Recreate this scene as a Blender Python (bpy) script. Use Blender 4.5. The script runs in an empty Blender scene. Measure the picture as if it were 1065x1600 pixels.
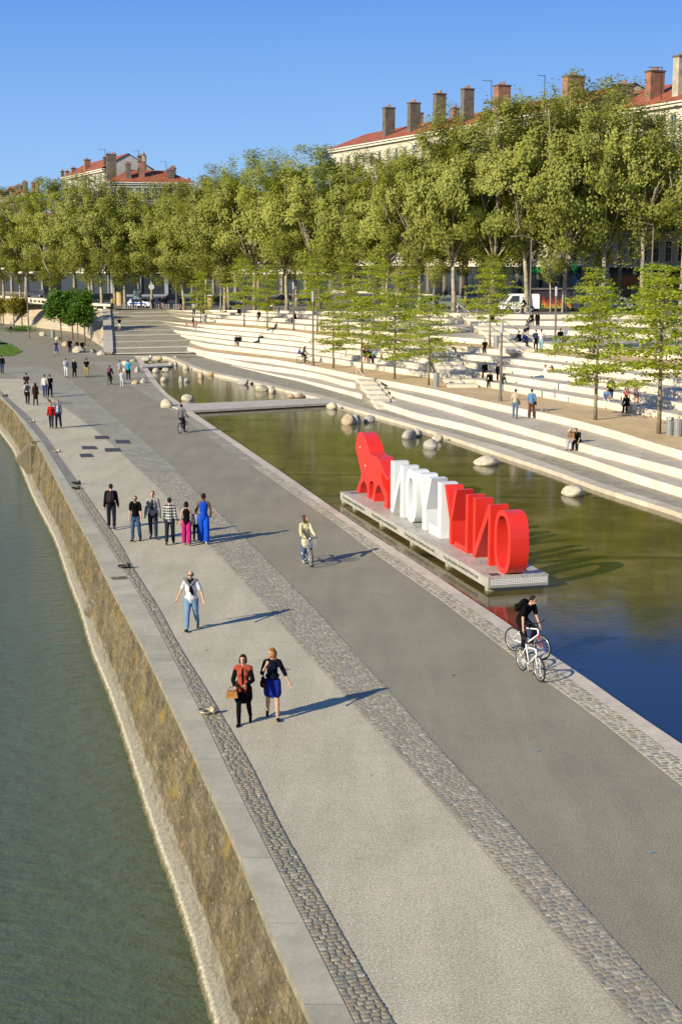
import bpy, bmesh, math, random
import numpy as np
from mathutils import Vector, Matrix
R=math.radians; pi=math.pi
scn=bpy.context.scene; C=scn.collection
# ------------------------------------------------------------ camera
CAM_H=10.4; PITCH=10.0; FPX=2222.0
cd=bpy.data.cameras.new('camera'); cam=bpy.data.objects.new('camera',cd); C.objects.link(cam); scn.camera=cam
cam.location=(0,0,CAM_H); cam.rotation_euler=(R(90-PITCH),0,0)
cd.sensor_fit='VERTICAL'; cd.sensor_height=36; cd.lens=36*FPX/1600; cd.clip_end=6000; cd.clip_start=.5
# ------------------------------------------------------------ sky + sun
SAZ=R(222.0); SEL=R(25)      # direction towards the sun, azimuth from +X counter-clockwise
w=bpy.data.worlds.new('World'); scn.world=w; w.use_nodes=True
nt=w.node_tree; bg=nt.nodes['Background']; sk=nt.nodes.new('ShaderNodeTexSky'); sk.sky_type='NISHITA'; sk.sun_disc=False
sk.sun_elevation=SEL; sk.sun_rotation=R(90)-SAZ; sk.altitude=200; sk.air_density=1.0; sk.dust_density=.3; sk.ozone_density=2.5
# clear spring sky: the physical sky, pulled towards the even polarised blue of the photograph
_tc=nt.nodes.new('ShaderNodeTexCoord'); _sx=nt.nodes.new('ShaderNodeSeparateXYZ'); nt.links.new(_tc.outputs['Generated'],_sx.inputs[0])
_rp=nt.nodes.new('ShaderNodeValToRGB'); nt.links.new(_sx.outputs[2],_rp.inputs[0])
while len(_rp.color_ramp.elements)>1: _rp.color_ramp.elements.remove(_rp.color_ramp.elements[-1])
_rp.color_ramp.elements[0].position=0; _rp.color_ramp.elements[0].color=(.38,.60,.90,1)
for _p,_k in ((.055,(.24,.47,.86)),(.17,(.105,.285,.76)),(1.,(.045,.12,.40))):
    _e=_rp.color_ramp.elements.new(_p); _e.color=(*_k,1)
_ml=nt.nodes.new('ShaderNodeMix'); _ml.data_type='RGBA'; _ml.blend_type='MIX'; _ml.inputs[0].default_value=.88
_sc=nt.nodes.new('ShaderNodeVectorMath'); _sc.operation='SCALE'; _sc.inputs['Scale'].default_value=6.9; nt.links.new(_rp.outputs[0],_sc.inputs[0])
nt.links.new(sk.outputs[0],_ml.inputs[6]); nt.links.new(_sc.outputs[0],_ml.inputs[7])
nt.links.new(_ml.outputs[2],bg.inputs[0]); bg.inputs[1].default_value=.1
sd=bpy.data.lights.new('sun','SUN'); so=bpy.data.objects.new('sun',sd); C.objects.link(so)
sd.energy=5.0; sd.angle=R(.5); sd.color=(1,.90,.68)
sv=Vector((math.cos(SAZ)*math.cos(SEL),math.sin(SAZ)*math.cos(SEL),math.sin(SEL)))
so.rotation_euler=sv.to_track_quat('Z','Y').to_euler(); so.location=(-60,-60,60)
scn.view_settings.view_transform='Standard'; scn.view_settings.look='None'; scn.view_settings.exposure=0.66; scn.view_settings.gamma=1
scn.cycles.max_bounces=6; scn.cycles.transparent_max_bounces=6
# ------------------------------------------------------------ survey helpers: a photo pixel looked up on a real level plane
_c,_s=math.cos(R(PITCH)),math.sin(R(PITCH))
def px(x,y,z=0.0):
    a=(x-532.5)/FPX; b=(800-y)/FPX
    t=(z-CAM_H)/(b*_c-_s)
    return Vector((a*t,(_c+b*_s)*t,z))
def pxd(x,y,Y):
    a=(x-532.5)/FPX; b=(800-y)/FPX; t=Y/(_c+b*_s)
    return Vector((a*t,Y,CAM_H+(b*_c-_s)*t))
def lt(X): return max(0,min(1,(X+22)/26))
ZL=[-.65,-.3,.1,.5,1.0,1.4,1.8,2.15,2.5,2.9,3.25,3.4,3.55]
def zlev(i,X):                        # terrace level i (12 = street), terraces sink gently to the left
    zl=ZL[i]; zr=.42*i; return zl+(zr-zl)*lt(X)
def pxl(x,y,i):
    z=.42*i
    for _ in range(8):
        p=px(x,y,z); z=.5*z+.5*zlev(i,p.x)
    p=px(x,y,z); return p
def zst(X): return zlev(12,X)
def pxs(x,y): return pxl(x,y,12)
# ------------------------------------------------------------ object helpers
def tag(o,label=None,cat=None,group=None,kind=None):
    if label: o['label']=label
    if cat: o['category']=cat
    if group: o['group']=group
    if kind: o['kind']=kind
    return o
def empty(name,loc,rz=0,label=None,cat=None,group=None):
    o=bpy.data.objects.new(name,None); C.objects.link(o); o.location=loc; o.rotation_euler=(0,0,rz); o.empty_display_size=.3
    return tag(o,label,cat,group)
def mesh_obj(name,me,parent=None):
    o=bpy.data.objects.new(name,me); C.objects.link(o)
    if parent: o.parent=parent
    return o
class MB:
    def __init__(s): s.v=[]; s.f=[]; s.m=[]; s.uv=None
    def add(s,vs,fs,m=0,M=None):
        b=len(s.v)
        for v in vs:
            v=Vector(v)
            if M is not None: v=M@v
            s.v.append(tuple(v))
        for f in fs: s.f.append(tuple(b+i for i in f)); s.m.append(m)
    def box(s,x0,y0,z0,x1,y1,z1,m=0,M=None):
        s.add([(x0,y0,z0),(x1,y0,z0),(x1,y1,z0),(x0,y1,z0),(x0,y0,z1),(x1,y0,z1),(x1,y1,z1),(x0,y1,z1)],
              [(0,3,2,1),(4,5,6,7),(0,1,5,4),(1,2,6,5),(2,3,7,6),(3,0,4,7)],m,M)
    def cbox(s,c,sz,m=0,M=None):
        s.box(c[0]-sz[0]/2,c[1]-sz[1]/2,c[2]-sz[2]/2,c[0]+sz[0]/2,c[1]+sz[1]/2,c[2]+sz[2]/2,m,M)
    def tube(s,pts,rad,n=8,m=0,cap=True,M=None):
        pts=[Vector(p) for p in pts]
        if not hasattr(rad,'__len__'): rad=[rad]*len(pts)
        vs=[];fs=[]; up=None
        for i,p in enumerate(pts):
            d=(pts[min(i+1,len(pts)-1)]-pts[max(i-1,0)]).normalized()
            if up is None: up=Vector((1,0,0)) if abs(d.x)<.8 else Vector((0,1,0))
            a=d.cross(up)
            if a.length<1e-5: up=Vector((0,0,1)); a=d.cross(up)
            a.normalize(); b=d.cross(a).normalized(); up=b.cross(d) if False else up
            for k in range(n):
                t=2*pi*k/n; vs.append(p+(a*math.cos(t)+b*math.sin(t))*rad[i])
        for i in range(len(pts)-1):
            for k in range(n):
                k2=(k+1)%n; fs.append((i*n+k,i*n+k2,(i+1)*n+k2,(i+1)*n+k))
        if cap:
            fs.append(tuple(range(n-1,-1,-1))); e=(len(pts)-1)*n; fs.append(tuple(range(e,e+n)))
        s.add(vs,fs,m,M)
    def torus(s,R0,r,n=24,k=6,m=0,M=None):
        vs=[];fs=[]
        for i in range(n):
            t=2*pi*i/n
            for j in range(k):
                q=2*pi*j/k; rr=R0+r*math.cos(q); vs.append((rr*math.cos(t),rr*math.sin(t),r*math.sin(q)))
        for i in range(n):
            for j in range(k):
                fs.append((i*k+j,((i+1)%n)*k+j,((i+1)%n)*k+(j+1)%k,i*k+(j+1)%k))
        s.add(vs,fs,m,M)
    def prism(s,pts,z0,z1,m=0,M=None,ms=None):     # outline in XY extruded in Z
        n=len(pts)
        s.add([(p[0],p[1],z0) for p in pts]+[(p[0],p[1],z1) for p in pts],[tuple(range(n-1,-1,-1)),tuple(range(n,2*n))],m,M)
        s.add([(p[0],p[1],z0) for p in pts]+[(p[0],p[1],z1) for p in pts],[(i,(i+1)%n,n+(i+1)%n,n+i) for i in range(n)],m if ms is None else ms,M)
    def build(s,name,mats,parent=None,smooth=False):
        me=bpy.data.meshes.new(name); me.from_pydata(s.v,[],s.f)
        if not isinstance(mats,(list,tuple)): mats=[mats]
        for m in mats: me.materials.append(m)
        if len(mats)>1: me.polygons.foreach_set('material_index',s.m)
        if smooth: me.polygons.foreach_set('use_smooth',[True]*len(me.polygons))
        if s.uv:
            l=me.uv_layers.new(name='UVMap'); 
            for li,lo in enumerate(me.loops): l.data[li].uv=s.uv[lo.vertex_index]
        me.update(); return mesh_obj(name,me,parent)
def struct(o): o['kind']='structure'; return o
def copy_thing(root,label=None,parts=True):
    r=root.copy(); C.objects.link(r)
    if label: r['label']=label
    for ch in root.children:
        c=ch.copy(); C.objects.link(c); c.parent=r
        for g in ch.children:
            d=g.copy(); C.objects.link(d); d.parent=c
    return r
# ------------------------------------------------------------ materials
MATS={}
def _hex(c):
    if isinstance(c,str):
        c=c.lstrip('#'); v=[int(c[i:i+2],16)/255 for i in (0,2,4)]
        return tuple((x/12.92 if x<=.04045 else ((x+.055)/1.055)**2.4) for x in v)
    return tuple(c)
def mat(name,col,rough=.8,metal=0,noise=0,scale=4,bump=0,bscale=30,spec=.3,coord='Object'):
    if name in MATS: return MATS[name]
    m=bpy.data.materials.new(name); m.use_nodes=True; N=m.node_tree.nodes; L=m.node_tree.links
    b=N['Principled BSDF']; col=_hex(col); b.inputs['Base Color'].default_value=(*col,1); b.inputs['Roughness'].default_value=rough
    b.inputs['Metallic'].default_value=metal; b.inputs['Specular IOR Level'].default_value=spec
    tc=N.new('ShaderNodeTexCoord')
    if noise:
        n=N.new('ShaderNodeTexNoise'); n.inputs['Scale'].default_value=scale; n.inputs['Detail'].default_value=5; L.new(tc.outputs[coord],n.inputs['Vector'])
        r=N.new('ShaderNodeValToRGB'); L.new(n.outputs['Fac'],r.inputs[0])
        r.color_ramp.elements[0].position=.3; r.color_ramp.elements[1].position=.7
        r.color_ramp.elements[0].color=(*[c*(1-noise) for c in col],1); r.color_ramp.elements[1].color=(*[min(1,c*(1+noise)) for c in col],1)
        L.new(r.outputs[0],b.inputs['Base Color'])
    if bump:
        n2=N.new('ShaderNodeTexNoise'); n2.inputs['Scale'].default_value=bscale; n2.inputs['Detail'].default_value=4; L.new(tc.outputs[coord],n2.inputs['Vector'])
        bp=N.new('ShaderNodeBump'); bp.inputs['Strength'].default_value=bump; bp.inputs['Distance'].default_value=.02; L.new(n2.outputs['Fac'],bp.inputs['Height']); L.new(bp.outputs[0],b.inputs['Normal'])
    MATS[name]=m; return m
def cloth(c):                       # cloth by hex colour
    return mat('cloth_'+c,tuple(x*.74 for x in _hex(c)),rough=.9,noise=.2,scale=7,spec=.1,bump=.9,bscale=7)
class NT:
    """tiny node-graph helper"""
    def __init__(s,name):
        s.m=bpy.data.materials.new(name); s.m.use_nodes=True; s.N=s.m.node_tree.nodes; s.L=s.m.node_tree.links
        s.b=s.N['Principled BSDF']; s.out=s.N['Material Output']; s.tc=s.N.new('ShaderNodeTexCoord')
    def n(s,t,**k):
        o=s.N.new('ShaderNode'+t)
        for a,v in k.items():
            if a in o.inputs.keys(): 
                if hasattr(v,'is_output') or isinstance(v,bpy.types.NodeSocket): s.L.new(v,o.inputs[a])
                else: o.inputs[a].default_value=v
            else: setattr(o,a,v)
        return o
    def noise(s,vec,scale,detail=4,rough=.5):
        o=s.n('TexNoise',Scale=scale,Detail=detail,Roughness=rough); s.L.new(vec,o.inputs['Vector']); return o.outputs['Fac']
    def ramp(s,fac,els):
        o=s.N.new('ShaderNodeValToRGB'); s.L.new(fac,o.inputs[0]); cr=o.color_ramp
        while len(cr.elements)<len(els): cr.elements.new(.5)
        for e,(p,c) in zip(cr.elements,els): e.position=p; e.color=(*_hex(c),1) if not isinstance(c,(int,float)) else (c,c,c,1)
        return o.outputs[0]
    def mix(s,fac,a,b,mode='MIX'):
        o=s.N.new('ShaderNodeMix'); o.data_type='RGBA'; o.blend_type=mode
        for sock,v in ((o.inputs[0],fac),(o.inputs[6],a),(o.inputs[7],b)):
            if isinstance(v,bpy.types.NodeSocket): s.L.new(v,sock)
            elif isinstance(v,(int,float)): sock.default_value=v
            else: sock.default_value=(*_hex(v),1)
        return o.outputs[2]
    def bump(s,h,strength=.3,dist=.02,normal=None):
        o=s.n('Bump',Strength=strength,Distance=dist); s.L.new(h,o.inputs['Height'])
        if normal is not None: s.L.new(normal,o.inputs['Normal'])
        return o.outputs[0]
    def math(s,op,a,b=0):
        o=s.N.new('ShaderNodeMath'); o.operation=op
        for i,v in enumerate((a,b)):
            if isinstance(v,bpy.types.NodeSocket): s.L.new(v,o.inputs[i])
            else: o.inputs[i].default_value=v
        return o.outputs[0]
    def sep(s,vec):
        o=s.N.new('ShaderNodeSeparateXYZ'); s.L.new(vec,o.inputs[0]); return o.outputs
    def scale(s,vec,sc):
        o=s.N.new('ShaderNodeMapping'); s.L.new(vec,o.inputs[0]); o.inputs['Scale'].default_value=sc; return o.outputs[0]
    def col(s,c): s.L.new(c,s.b.inputs['Base Color'])
    def nor(s,c): s.L.new(c,s.b.inputs['Normal'])
def gravel(name,c1,c2,c3,rough=.85,sc=60,patch=.12):
    g=NT(name); o=g.tc.outputs['Object']
    base=g.ramp(g.noise(o,sc,2,.6),[(.32,c1),(.5,c2),(.68,c3)])
    big=g.ramp(g.noise(o,.35,6,.6),[(.3,1-patch),(.7,1+patch*.3)])
    mid=g.ramp(g.noise(o,3.1,4,.6),[(.3,.93),(.7,1.03)])
    c=g.mix(1.0,base,big,'MULTIPLY'); c=g.mix(1.0,c,mid,'MULTIPLY')
    spots=g.ramp(g.noise(g.scale(o,(1,.6,1)),2.6,2,.4),[(.21,.5),(.25,1.)])
    wear=g.ramp(g.noise(g.scale(o,(1.2,.18,1)),1.1,5,.6),[(.35,.9),(.65,1.05)]); c=g.mix(1.0,c,wear,'MULTIPLY')
    c=g.mix(1.0,c,spots,'MULTIPLY')
    g.col(c); g.b.inputs['Roughness'].default_value=rough; g.b.inputs['Specular IOR Level'].default_value=.25
    g.nor(g.bump(g.noise(o,sc*1.3,2),.25,.01)); return g.m
m_light=gravel('light_aggregate',(.30,.265,.175),(.44,.395,.275),(.60,.55,.41),sc=27)
m_grey=gravel('grey_asphalt',(.165,.145,.098),(.25,.224,.155),(.36,.328,.24),sc=32)
m_sand=gravel('sand_gravel',(.40,.285,.15),(.55,.395,.215),(.67,.51,.31),sc=30,patch=.2)
def concrete(name,c,joint=3.0,off=0,dark=.75,axis=0,useuv=True,rough=.75):
    g=NT(name); uv=g.tc.outputs['UV'] if useuv else g.tc.outputs['Object']; o=g.tc.outputs['Object']
    n1=g.ramp(g.noise(o,1.3,6,.65),[(.3,tuple(x*.8 for x in c)),(.7,tuple(min(1,x*1.1) for x in c))])
    n2=g.ramp(g.noise(o,14,4,.6),[(.3,.9),(.7,1.05)])
    c2=g.mix(1,n1,n2,'MULTIPLY')
    st=g.ramp(g.noise(o,5,6,.7),[(.62,1.),(.75,dark)])
    c2=g.mix(1,c2,st,'MULTIPLY')
    if joint:
        u=g.sep(uv)[axis]; fr=g.math('FRACT',g.math('DIVIDE',u,joint)); 
        j=g.ramp(fr,[(0.0,.45),(.012,1.)]); c2=g.mix(1,c2,j,'MULTIPLY')
        o2=g.N.new('ShaderNodeTexWhiteNoise'); o2.noise_dimensions='1D'; g.L.new(g.math('FLOOR',g.math('DIVIDE',u,joint)),o2.inputs['W'])
        c2=g.mix(1,c2,g.ramp(o2.outputs['Value'],[(0.,.86),(1.,1.04)]),'MULTIPLY')
    g.col(c2); g.b.inputs['Roughness'].default_value=rough; g.b.inputs['Specular IOR Level'].default_value=.3
    g.nor(g.bump(g.noise(o,25,4),.2,.01)); return g.m
m_coping=concrete('grey_coping_stone',(.42,.385,.28),joint=2.6,axis=1)
m_poolcop=concrete('pale_pool_coping',(.54,.465,.36),joint=3.0,axis=1)
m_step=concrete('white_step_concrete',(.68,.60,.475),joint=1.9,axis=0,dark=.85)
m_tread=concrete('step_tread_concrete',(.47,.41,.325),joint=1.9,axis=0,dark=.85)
m_pale=concrete('pale_cast_stone',(.64,.565,.445),joint=0,useuv=False)
m_slab=concrete('plain_concrete',(.44,.40,.33),joint=0,useuv=False)
def cobbles(name,c1,c2,mortar,sx=.19,sy=.15,useuv=True):
    g=NT(name); uv=g.tc.outputs['UV'] if useuv else g.tc.outputs['Object']
    nz=g.N.new('ShaderNodeTexNoise'); nz.inputs['Scale'].default_value=4.0; g.L.new(uv,nz.inputs['Vector'])
    mx=g.N.new('ShaderNodeVectorMath'); mx.operation='MULTIPLY_ADD'; g.L.new(nz.outputs['Color'],mx.inputs[0]); mx.inputs[1].default_value=(.07,.07,0); g.L.new(uv,mx.inputs[2])
    br=g.N.new('ShaderNodeTexBrick'); g.L.new(mx.outputs[0],br.inputs['Vector'])
    br.inputs['Scale'].default_value=1; br.inputs['Brick Width'].default_value=sx; br.inputs['Row Height'].default_value=sy; br.inputs['Mortar Size'].default_value=.012; br.inputs['Mortar Smooth'].default_value=.6
    br.inputs['Color1'].default_value=(*c1,1); br.inputs['Color2'].default_value=(*c2,1); br.inputs['Mortar'].default_value=(*mortar,1); br.offset=.5
    big=g.ramp(g.noise(g.tc.outputs['Object'],.5,5),[(.3,.88),(.7,1.06)])
    g.col(g.mix(1,br.outputs['Color'],big,'MULTIPLY')); g.b.inputs['Roughness'].default_value=.7
    inv=g.math('SUBTRACT',1.0,br.outputs['Fac']); g.nor(g.bump(inv,.6,.015)); return g.m
m_cob=cobbles('granite_setts',(.14,.12,.085),(.24,.21,.165),(.27,.25,.20))
m_cobp=cobbles('path_setts',(.23,.205,.145),(.34,.305,.22),(.26,.23,.165),sx=.3,sy=.3)
m_ramp=cobbles('ramp_setts',(.23,.205,.145),(.33,.295,.215),(.27,.24,.175),sx=.25,sy=.2,useuv=False)
m_mortar_d=gravel('joint_sand_dark',(.10,.092,.07),(.17,.155,.12),(.24,.22,.18),sc=30)
m_mortar_l=gravel('joint_mortar_pale',(.25,.22,.165),(.35,.31,.24),(.44,.40,.32),sc=30)
m_mortar_p=gravel('joint_mortar_cream',(.42,.37,.26),(.54,.48,.35),(.62,.56,.42),sc=30)
m_stones=[mat('sett_stone_%s'%n,c,rough=.6,noise=.2,scale=20,bump=.3,bscale=40,spec=.35) for n,c in (('brown',(.235,.20,.125)),('grey',(.235,.215,.15)),('bluegrey',(.19,.185,.145)),('sand',(.29,.25,.165)),('pale',(.34,.31,.225)),('rust',(.25,.195,.125)))]
# masonry river wall
g=NT('mossy_masonry'); uv=g.tc.outputs['UV']; o=g.tc.outputs['Object']
nz=g.N.new('ShaderNodeTexNoise'); nz.inputs['Scale'].default_value=2.5; g.L.new(uv,nz.inputs['Vector'])
mx=g.N.new('ShaderNodeVectorMath'); mx.operation='MULTIPLY_ADD'; g.L.new(nz.outputs['Color'],mx.inputs[0]); mx.inputs[1].default_value=(.10,.07,0); g.L.new(uv,mx.inputs[2])
br=g.N.new('ShaderNodeTexBrick'); g.L.new(mx.outputs[0],br.inputs['Vector']); br.inputs['Scale'].default_value=1; br.inputs['Brick Width'].default_value=.62; br.inputs['Row Height'].default_value=.3
br.inputs['Mortar Size'].default_value=.012; br.inputs['Mortar Smooth'].default_value=.5; br.inputs['Color1'].default_value=(.135,.11,.066,1); br.inputs['Color2'].default_value=(.19,.155,.095,1); br.inputs['Mortar'].default_value=(.125,.104,.066,1)
big=g.ramp(g.noise(o,.7,7,.7),[(.3,.5),(.52,.9),(.7,1.15)])
c=g.mix(1,br.outputs['Color'],big,'MULTIPLY')
fine=g.mix(1,g.ramp(g.noise(g.scale(uv,(1.6,.8,1)),9,9,.85),[(.35,.3),(.5,1.),(.66,1.8)]),g.ramp(g.noise(g.scale(uv,(.9,.5,1)),3,6,.7),[(.32,.6),(.66,1.3)]),'MULTIPLY'); c=g.mix(1,c,fine,'MULTIPLY')
moss=g.ramp(g.math('MULTIPLY',g.noise(g.scale(uv,(1,1,1)),.9,3,.5),g.noise(uv,8,7,.8)),[(.30,0.),(.35,.75)])
c=g.mix(moss,c,(.27,.18,.025))
vv=g.sep(uv)[1]; c=g.mix(g.ramp(g.math('ADD',g.math('DIVIDE',vv,3.4),g.math('MULTIPLY',g.noise(o,6,4),.06)),[(.80,0.),(.84,.8)]),c,g.mix(1,(.24,.22,.17),fine,'MULTIPLY'))
wh=g.ramp(g.noise(o,11,1.5,.5),[(.71,0.),(.75,1.)]); c=g.mix(wh,c,(.5,.48,.40))
g.col(c); g.b.inputs['Roughness'].default_value=.95; g.b.inputs['Specular IOR Level'].default_value=.1
g.nor(g.bump(g.math('ADD',g.noise(o,12,7,.7),g.math('MULTIPLY',br.outputs['Fac'],-.4)),.8,.06)); m_wall=g.m
g=NT('pale_waterline_course'); o=g.tc.outputs['Object']
zz_=g.math('ADD',g.sep(o)[2],g.math('MULTIPLY',g.noise(o,5,7,.8),.16)); g.col(g.mix(1,g.ramp(g.math('ADD',zz_,3.0),[(.53,(.10,.085,.04)),(.60,(.22,.19,.12)),(.635,(.42,.39,.29)),(.70,(.24,.22,.165))]),g.ramp(g.noise(o,14,6,.75),[(.35,.55),(.6,1.15)]),'MULTIPLY')); g.b.inputs['Roughness'].default_value=.9
g.nor(g.bump(g.noise(o,12,6,.7),.7,.04)); m_course=g.m
# river
g=NT('river_water'); o=g.tc.outputs['Object']
g.col(g.ramp(g.noise(o,.05,4),[(.3,(.066,.088,.042)),(.7,(.086,.108,.052))])); g.b.inputs['Roughness'].default_value=.1; g.b.inputs['IOR'].default_value=1.33
h1=g.noise(g.scale(o,(1.1,1.9,1)),1.1,5,.62); h2=g.noise(g.scale(o,(1,1.5,1)),5.5,3,.6)
g.nor(g.bump(h2,.2,.08,g.bump(h1,.42,.45))); m_river=g.m
# pool water : shallow pool, algae-coloured floor; deeper and blue-black towards the near end
g=NT('pool_water'); o=g.tc.outputs['Object']; xyz=g.sep(o)
olive=g.ramp(g.noise(o,.35,6,.65),[(.3,(.045,.035,.008)),(.5,(.092,.070,.022)),(.68,(.155,.122,.052))])
pale=g.ramp(g.noise(o,2.8,6,.7),[(.35,(.10,.10,.05)),(.65,(.2,.19,.11))])
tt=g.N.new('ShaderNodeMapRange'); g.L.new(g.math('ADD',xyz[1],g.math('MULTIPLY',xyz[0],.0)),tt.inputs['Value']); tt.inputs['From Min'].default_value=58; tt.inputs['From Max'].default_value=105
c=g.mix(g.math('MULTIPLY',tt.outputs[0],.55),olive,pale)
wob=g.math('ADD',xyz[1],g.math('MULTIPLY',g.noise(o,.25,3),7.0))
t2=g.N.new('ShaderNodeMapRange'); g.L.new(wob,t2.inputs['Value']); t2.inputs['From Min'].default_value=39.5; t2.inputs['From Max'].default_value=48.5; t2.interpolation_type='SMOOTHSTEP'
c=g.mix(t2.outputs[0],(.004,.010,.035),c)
# thin dark cross joints of the basin floor
for yy,ww in ((50.8,.5),(64.0,.45),(70.5,.4),(36.5,.3),(78,.3),(95,.5),(118,.6),(128,.6)):
    d=g.math('ABSOLUTE',g.math('SUBTRACT',g.math('ADD',xyz[1],g.math('MULTIPLY',xyz[0],.05)),yy)); k=g.ramp(g.math('DIVIDE',d,ww),[(.3,.45 if yy>40 else 1.35),(1.,1.)]); c=g.mix(1,c,k,'MULTIPLY')
g.col(c); g.b.inputs['Roughness'].default_value=.045; g.b.inputs['IOR'].default_value=1.33
g.nor(g.bump(g.noise(g.scale(o,(1,1.2,1)),2.6,5,.6),.12,.05)); m_pool=g.m
# generic
m_rock=[mat('boulder_%s'%n,c,rough=.85,noise=.3,scale=3.5,bump=.6,bscale=9) for n,c in (('cream',(.42,.37,.28)),('grey',(.31,.29,.25)),('tan',(.38,.29,.18)))]
m_trunk=mat('mottled_plane_bark',(.27,.235,.165),noise=.45,scale=2.2,bump=.4,bscale=6)
m_bark=mat('young_bark',(.20,.165,.11),noise=.25,scale=6)
m_metal=mat('galvanised_steel',(.30,.31,.31),rough=.45,metal=.4,noise=.1)
m_post=mat('brown_grey_post',(.13,.115,.10),rough=.5,noise=.15)
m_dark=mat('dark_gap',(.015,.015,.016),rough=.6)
m_black=mat('black_rubber',(.012,.012,.012),rough=.7)
m_skin=mat('skin',(.44,.25,.165),rough=.6,noise=.06,scale=12)
m_skin2=mat('skin_brown',(.10,.05,.03),rough=.6,noise=.06,scale=12)
m_red=mat('red_lacquer',(.62,.026,.014),rough=.32,spec=.5,noise=.05,scale=1.3)
m_white=mat('white_lacquer',(.66,.66,.64),rough=.35,spec=.5,noise=.04,scale=1.3)
m_tile=mat('red_roof_tile',(.27,.078,.038),rough=.85,noise=.3,scale=1.2,bump=.5,bscale=5)
m_glass=mat('window_glass',(.03,.038,.045),rough=.15,spec=.6)
m_frame=mat('window_frame_paint',(.42,.42,.40),rough=.6)
m_iron=mat('balcony_iron',(.02,.02,.022),rough=.6)
def leafmat(name,c1,c2,c3,trans=.35):
    g=NT(name); o=g.tc.outputs['Object']; inf=g.N.new('ShaderNodeObjectInfo'); ge=g.N.new('ShaderNodeNewGeometry')
    r=g.ramp(g.noise(o,.55,3,.6),[(.3,c1),(.55,c2),(.75,c3)])
    v=g.ramp(ge.outputs['Random Per Island'],[(0.,.7),(1.,1.25)]); c=g.mix(1,r,v,'MULTIPLY')
    v2=g.ramp(inf.outputs['Random'],[(0.,.85),(1.,1.12)]); c=g.mix(1,c,v2,'MULTIPLY')
    g.col(c); g.b.inputs['Roughness'].default_value=.6; g.b.inputs['Specular IOR Level'].default_value=.25
    tr=g.N.new('ShaderNodeBsdfTranslucent'); g.L.new(g.mix(1,c,(1.0,1.0,.45),'MULTIPLY'),tr.inputs[0]); ms=g.N.new('ShaderNodeMixShader'); ms.inputs[0].default_value=trans
    g.L.new(g.b.outputs[0],ms.inputs[1]); g.L.new(tr.outputs[0],ms.inputs[2]); g.L.new(ms.outputs[0],g.out.inputs[0]); return g.m
m_leaf=leafmat('plane_leaves',(.26,.29,.06),(.37,.39,.09),(.44,.41,.13),.52)
m_leaf2=leafmat('fresh_leaves',(.30,.36,.03),(.41,.47,.035),(.50,.52,.06),.5)
m_leaf3=leafmat('dark_green_leaves',(.06,.13,.012),(.09,.19,.016),(.12,.23,.022),.35)
m_leaf4=leafmat('yellow_leaves',(.20,.19,.02),(.30,.26,.03),(.26,.2,.05),.35)
# ============================================================ SETTING: quay lines surveyed as X(Y)
class Line:
    def __init__(s,pts,z=0,smooth=1,world=None):
        P=world if world else [px(x,y,z) for x,y in pts]
        P=sorted([(p[1],p[0]) for p in P]); ys=np.array([p[0] for p in P]); xs=np.array([p[1] for p in P])
        # linear extrapolation
        k0=(xs[1]-xs[0])/(ys[1]-ys[0]); k1=(xs[-1]-xs[-2])/(ys[-1]-ys[-2])
        ys=np.concatenate([[0],ys,[ys[-1]+200]]); xs=np.concatenate([[xs[0]-k0*ys[1]],xs,[xs[-1]+k1*200]])
        g=np.arange(0,ys[-1],.5); v=np.interp(g,ys,xs)
        for _ in range(smooth):
            w=np.array([1,2,3,4,5,4,3,2,1.]);w/=w.sum(); vp=np.pad(v,4,mode='reflect',reflect_type='odd'); v=np.convolve(vp,w,'valid')
        s.g=g; s.v=v
    def __call__(s,y): return float(np.interp(y,s.g,s.v))
ZR=-2.6
L_wall=Line([(490,1600),(476,1566),(429,1482),(400,1397),(353,1284),(332,1244),(306,1182),(279,1126),(250,1064),(223,1008),(197,962),(171,912),(143,850),(104,780),(80,732),(64,700),(38,662),(22,640),(0,620)])
L_cop=Line([(553,1600),(522,1538),(478,1449),(445,1383),(407,1308),(350,1192),(317,1119),(296,1080),(260,1008),(223,939),(194,893),(168,850),(123,780),(109,758),(83,716),(64,687),(41,659),(19,636),(0,616)])
L_s1=Line([(607,1585),(569,1524),(522,1435),(476,1355),(447,1310),(396,1200),(350,1123),(329,1087),(279,1008),(250,952),(209,889),(189,850),(140,780),(121,751),(96,716),(77,687),(48,652),(19,627),(0,609)])
L_lt=Line([(990,1600),(917,1518),(840,1430),(768,1343),(695,1261),(603,1160),(534,1082),(486,1028),(441,980),(427,960),(377,906),(329,855),(268,784),(239,755),(192,710),(150,672),(96,633),(48,598),(10,582),(0,577)],smooth=2)
L_c2=Line([(1065,1585),(961,1472),(864,1363),(768,1256),(666,1150),(620,1091),(564,1034),(519,980),(461,919),(410,868),(356,814),(309,770),(271,729),(223,688),(160,636),(128,608),(96,585),(48,557)],smooth=2)
L_gr=Line([(1065,1230),(1021,1196),(969,1153),(923,1113),(853,1068),(789,1016),(740,979),(698,945),(591,870),(520,815),(470,781),(402,733),(340,694),(303,666),(265,640),(223,614),(200,600)],smooth=2)
L_po=Line([(1065,1190),(984,1129),(923,1085),(862,1042),(789,989),(748,960),(591,853),(520,803),(429,740),(352,686),(284,641),(254,615),(235,596),(220,571),(212,558)])
L_pi=Line([(1065,1164),(984,1110),(905,1052),(853,1020),(796,976),(740,940),(663,888),(591,842),(520,794),(439,737),(304,646),(261,615),(243,594),(227,569),(221,558)])
L_ri=Line([(1048,799),(941,766),(860,736),(780,710),(727,692),(643,665),(592,651),(531,634),(504,624),(456,613),(409,601),(358,590),(329,584),(295,573),(262,559)])
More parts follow.
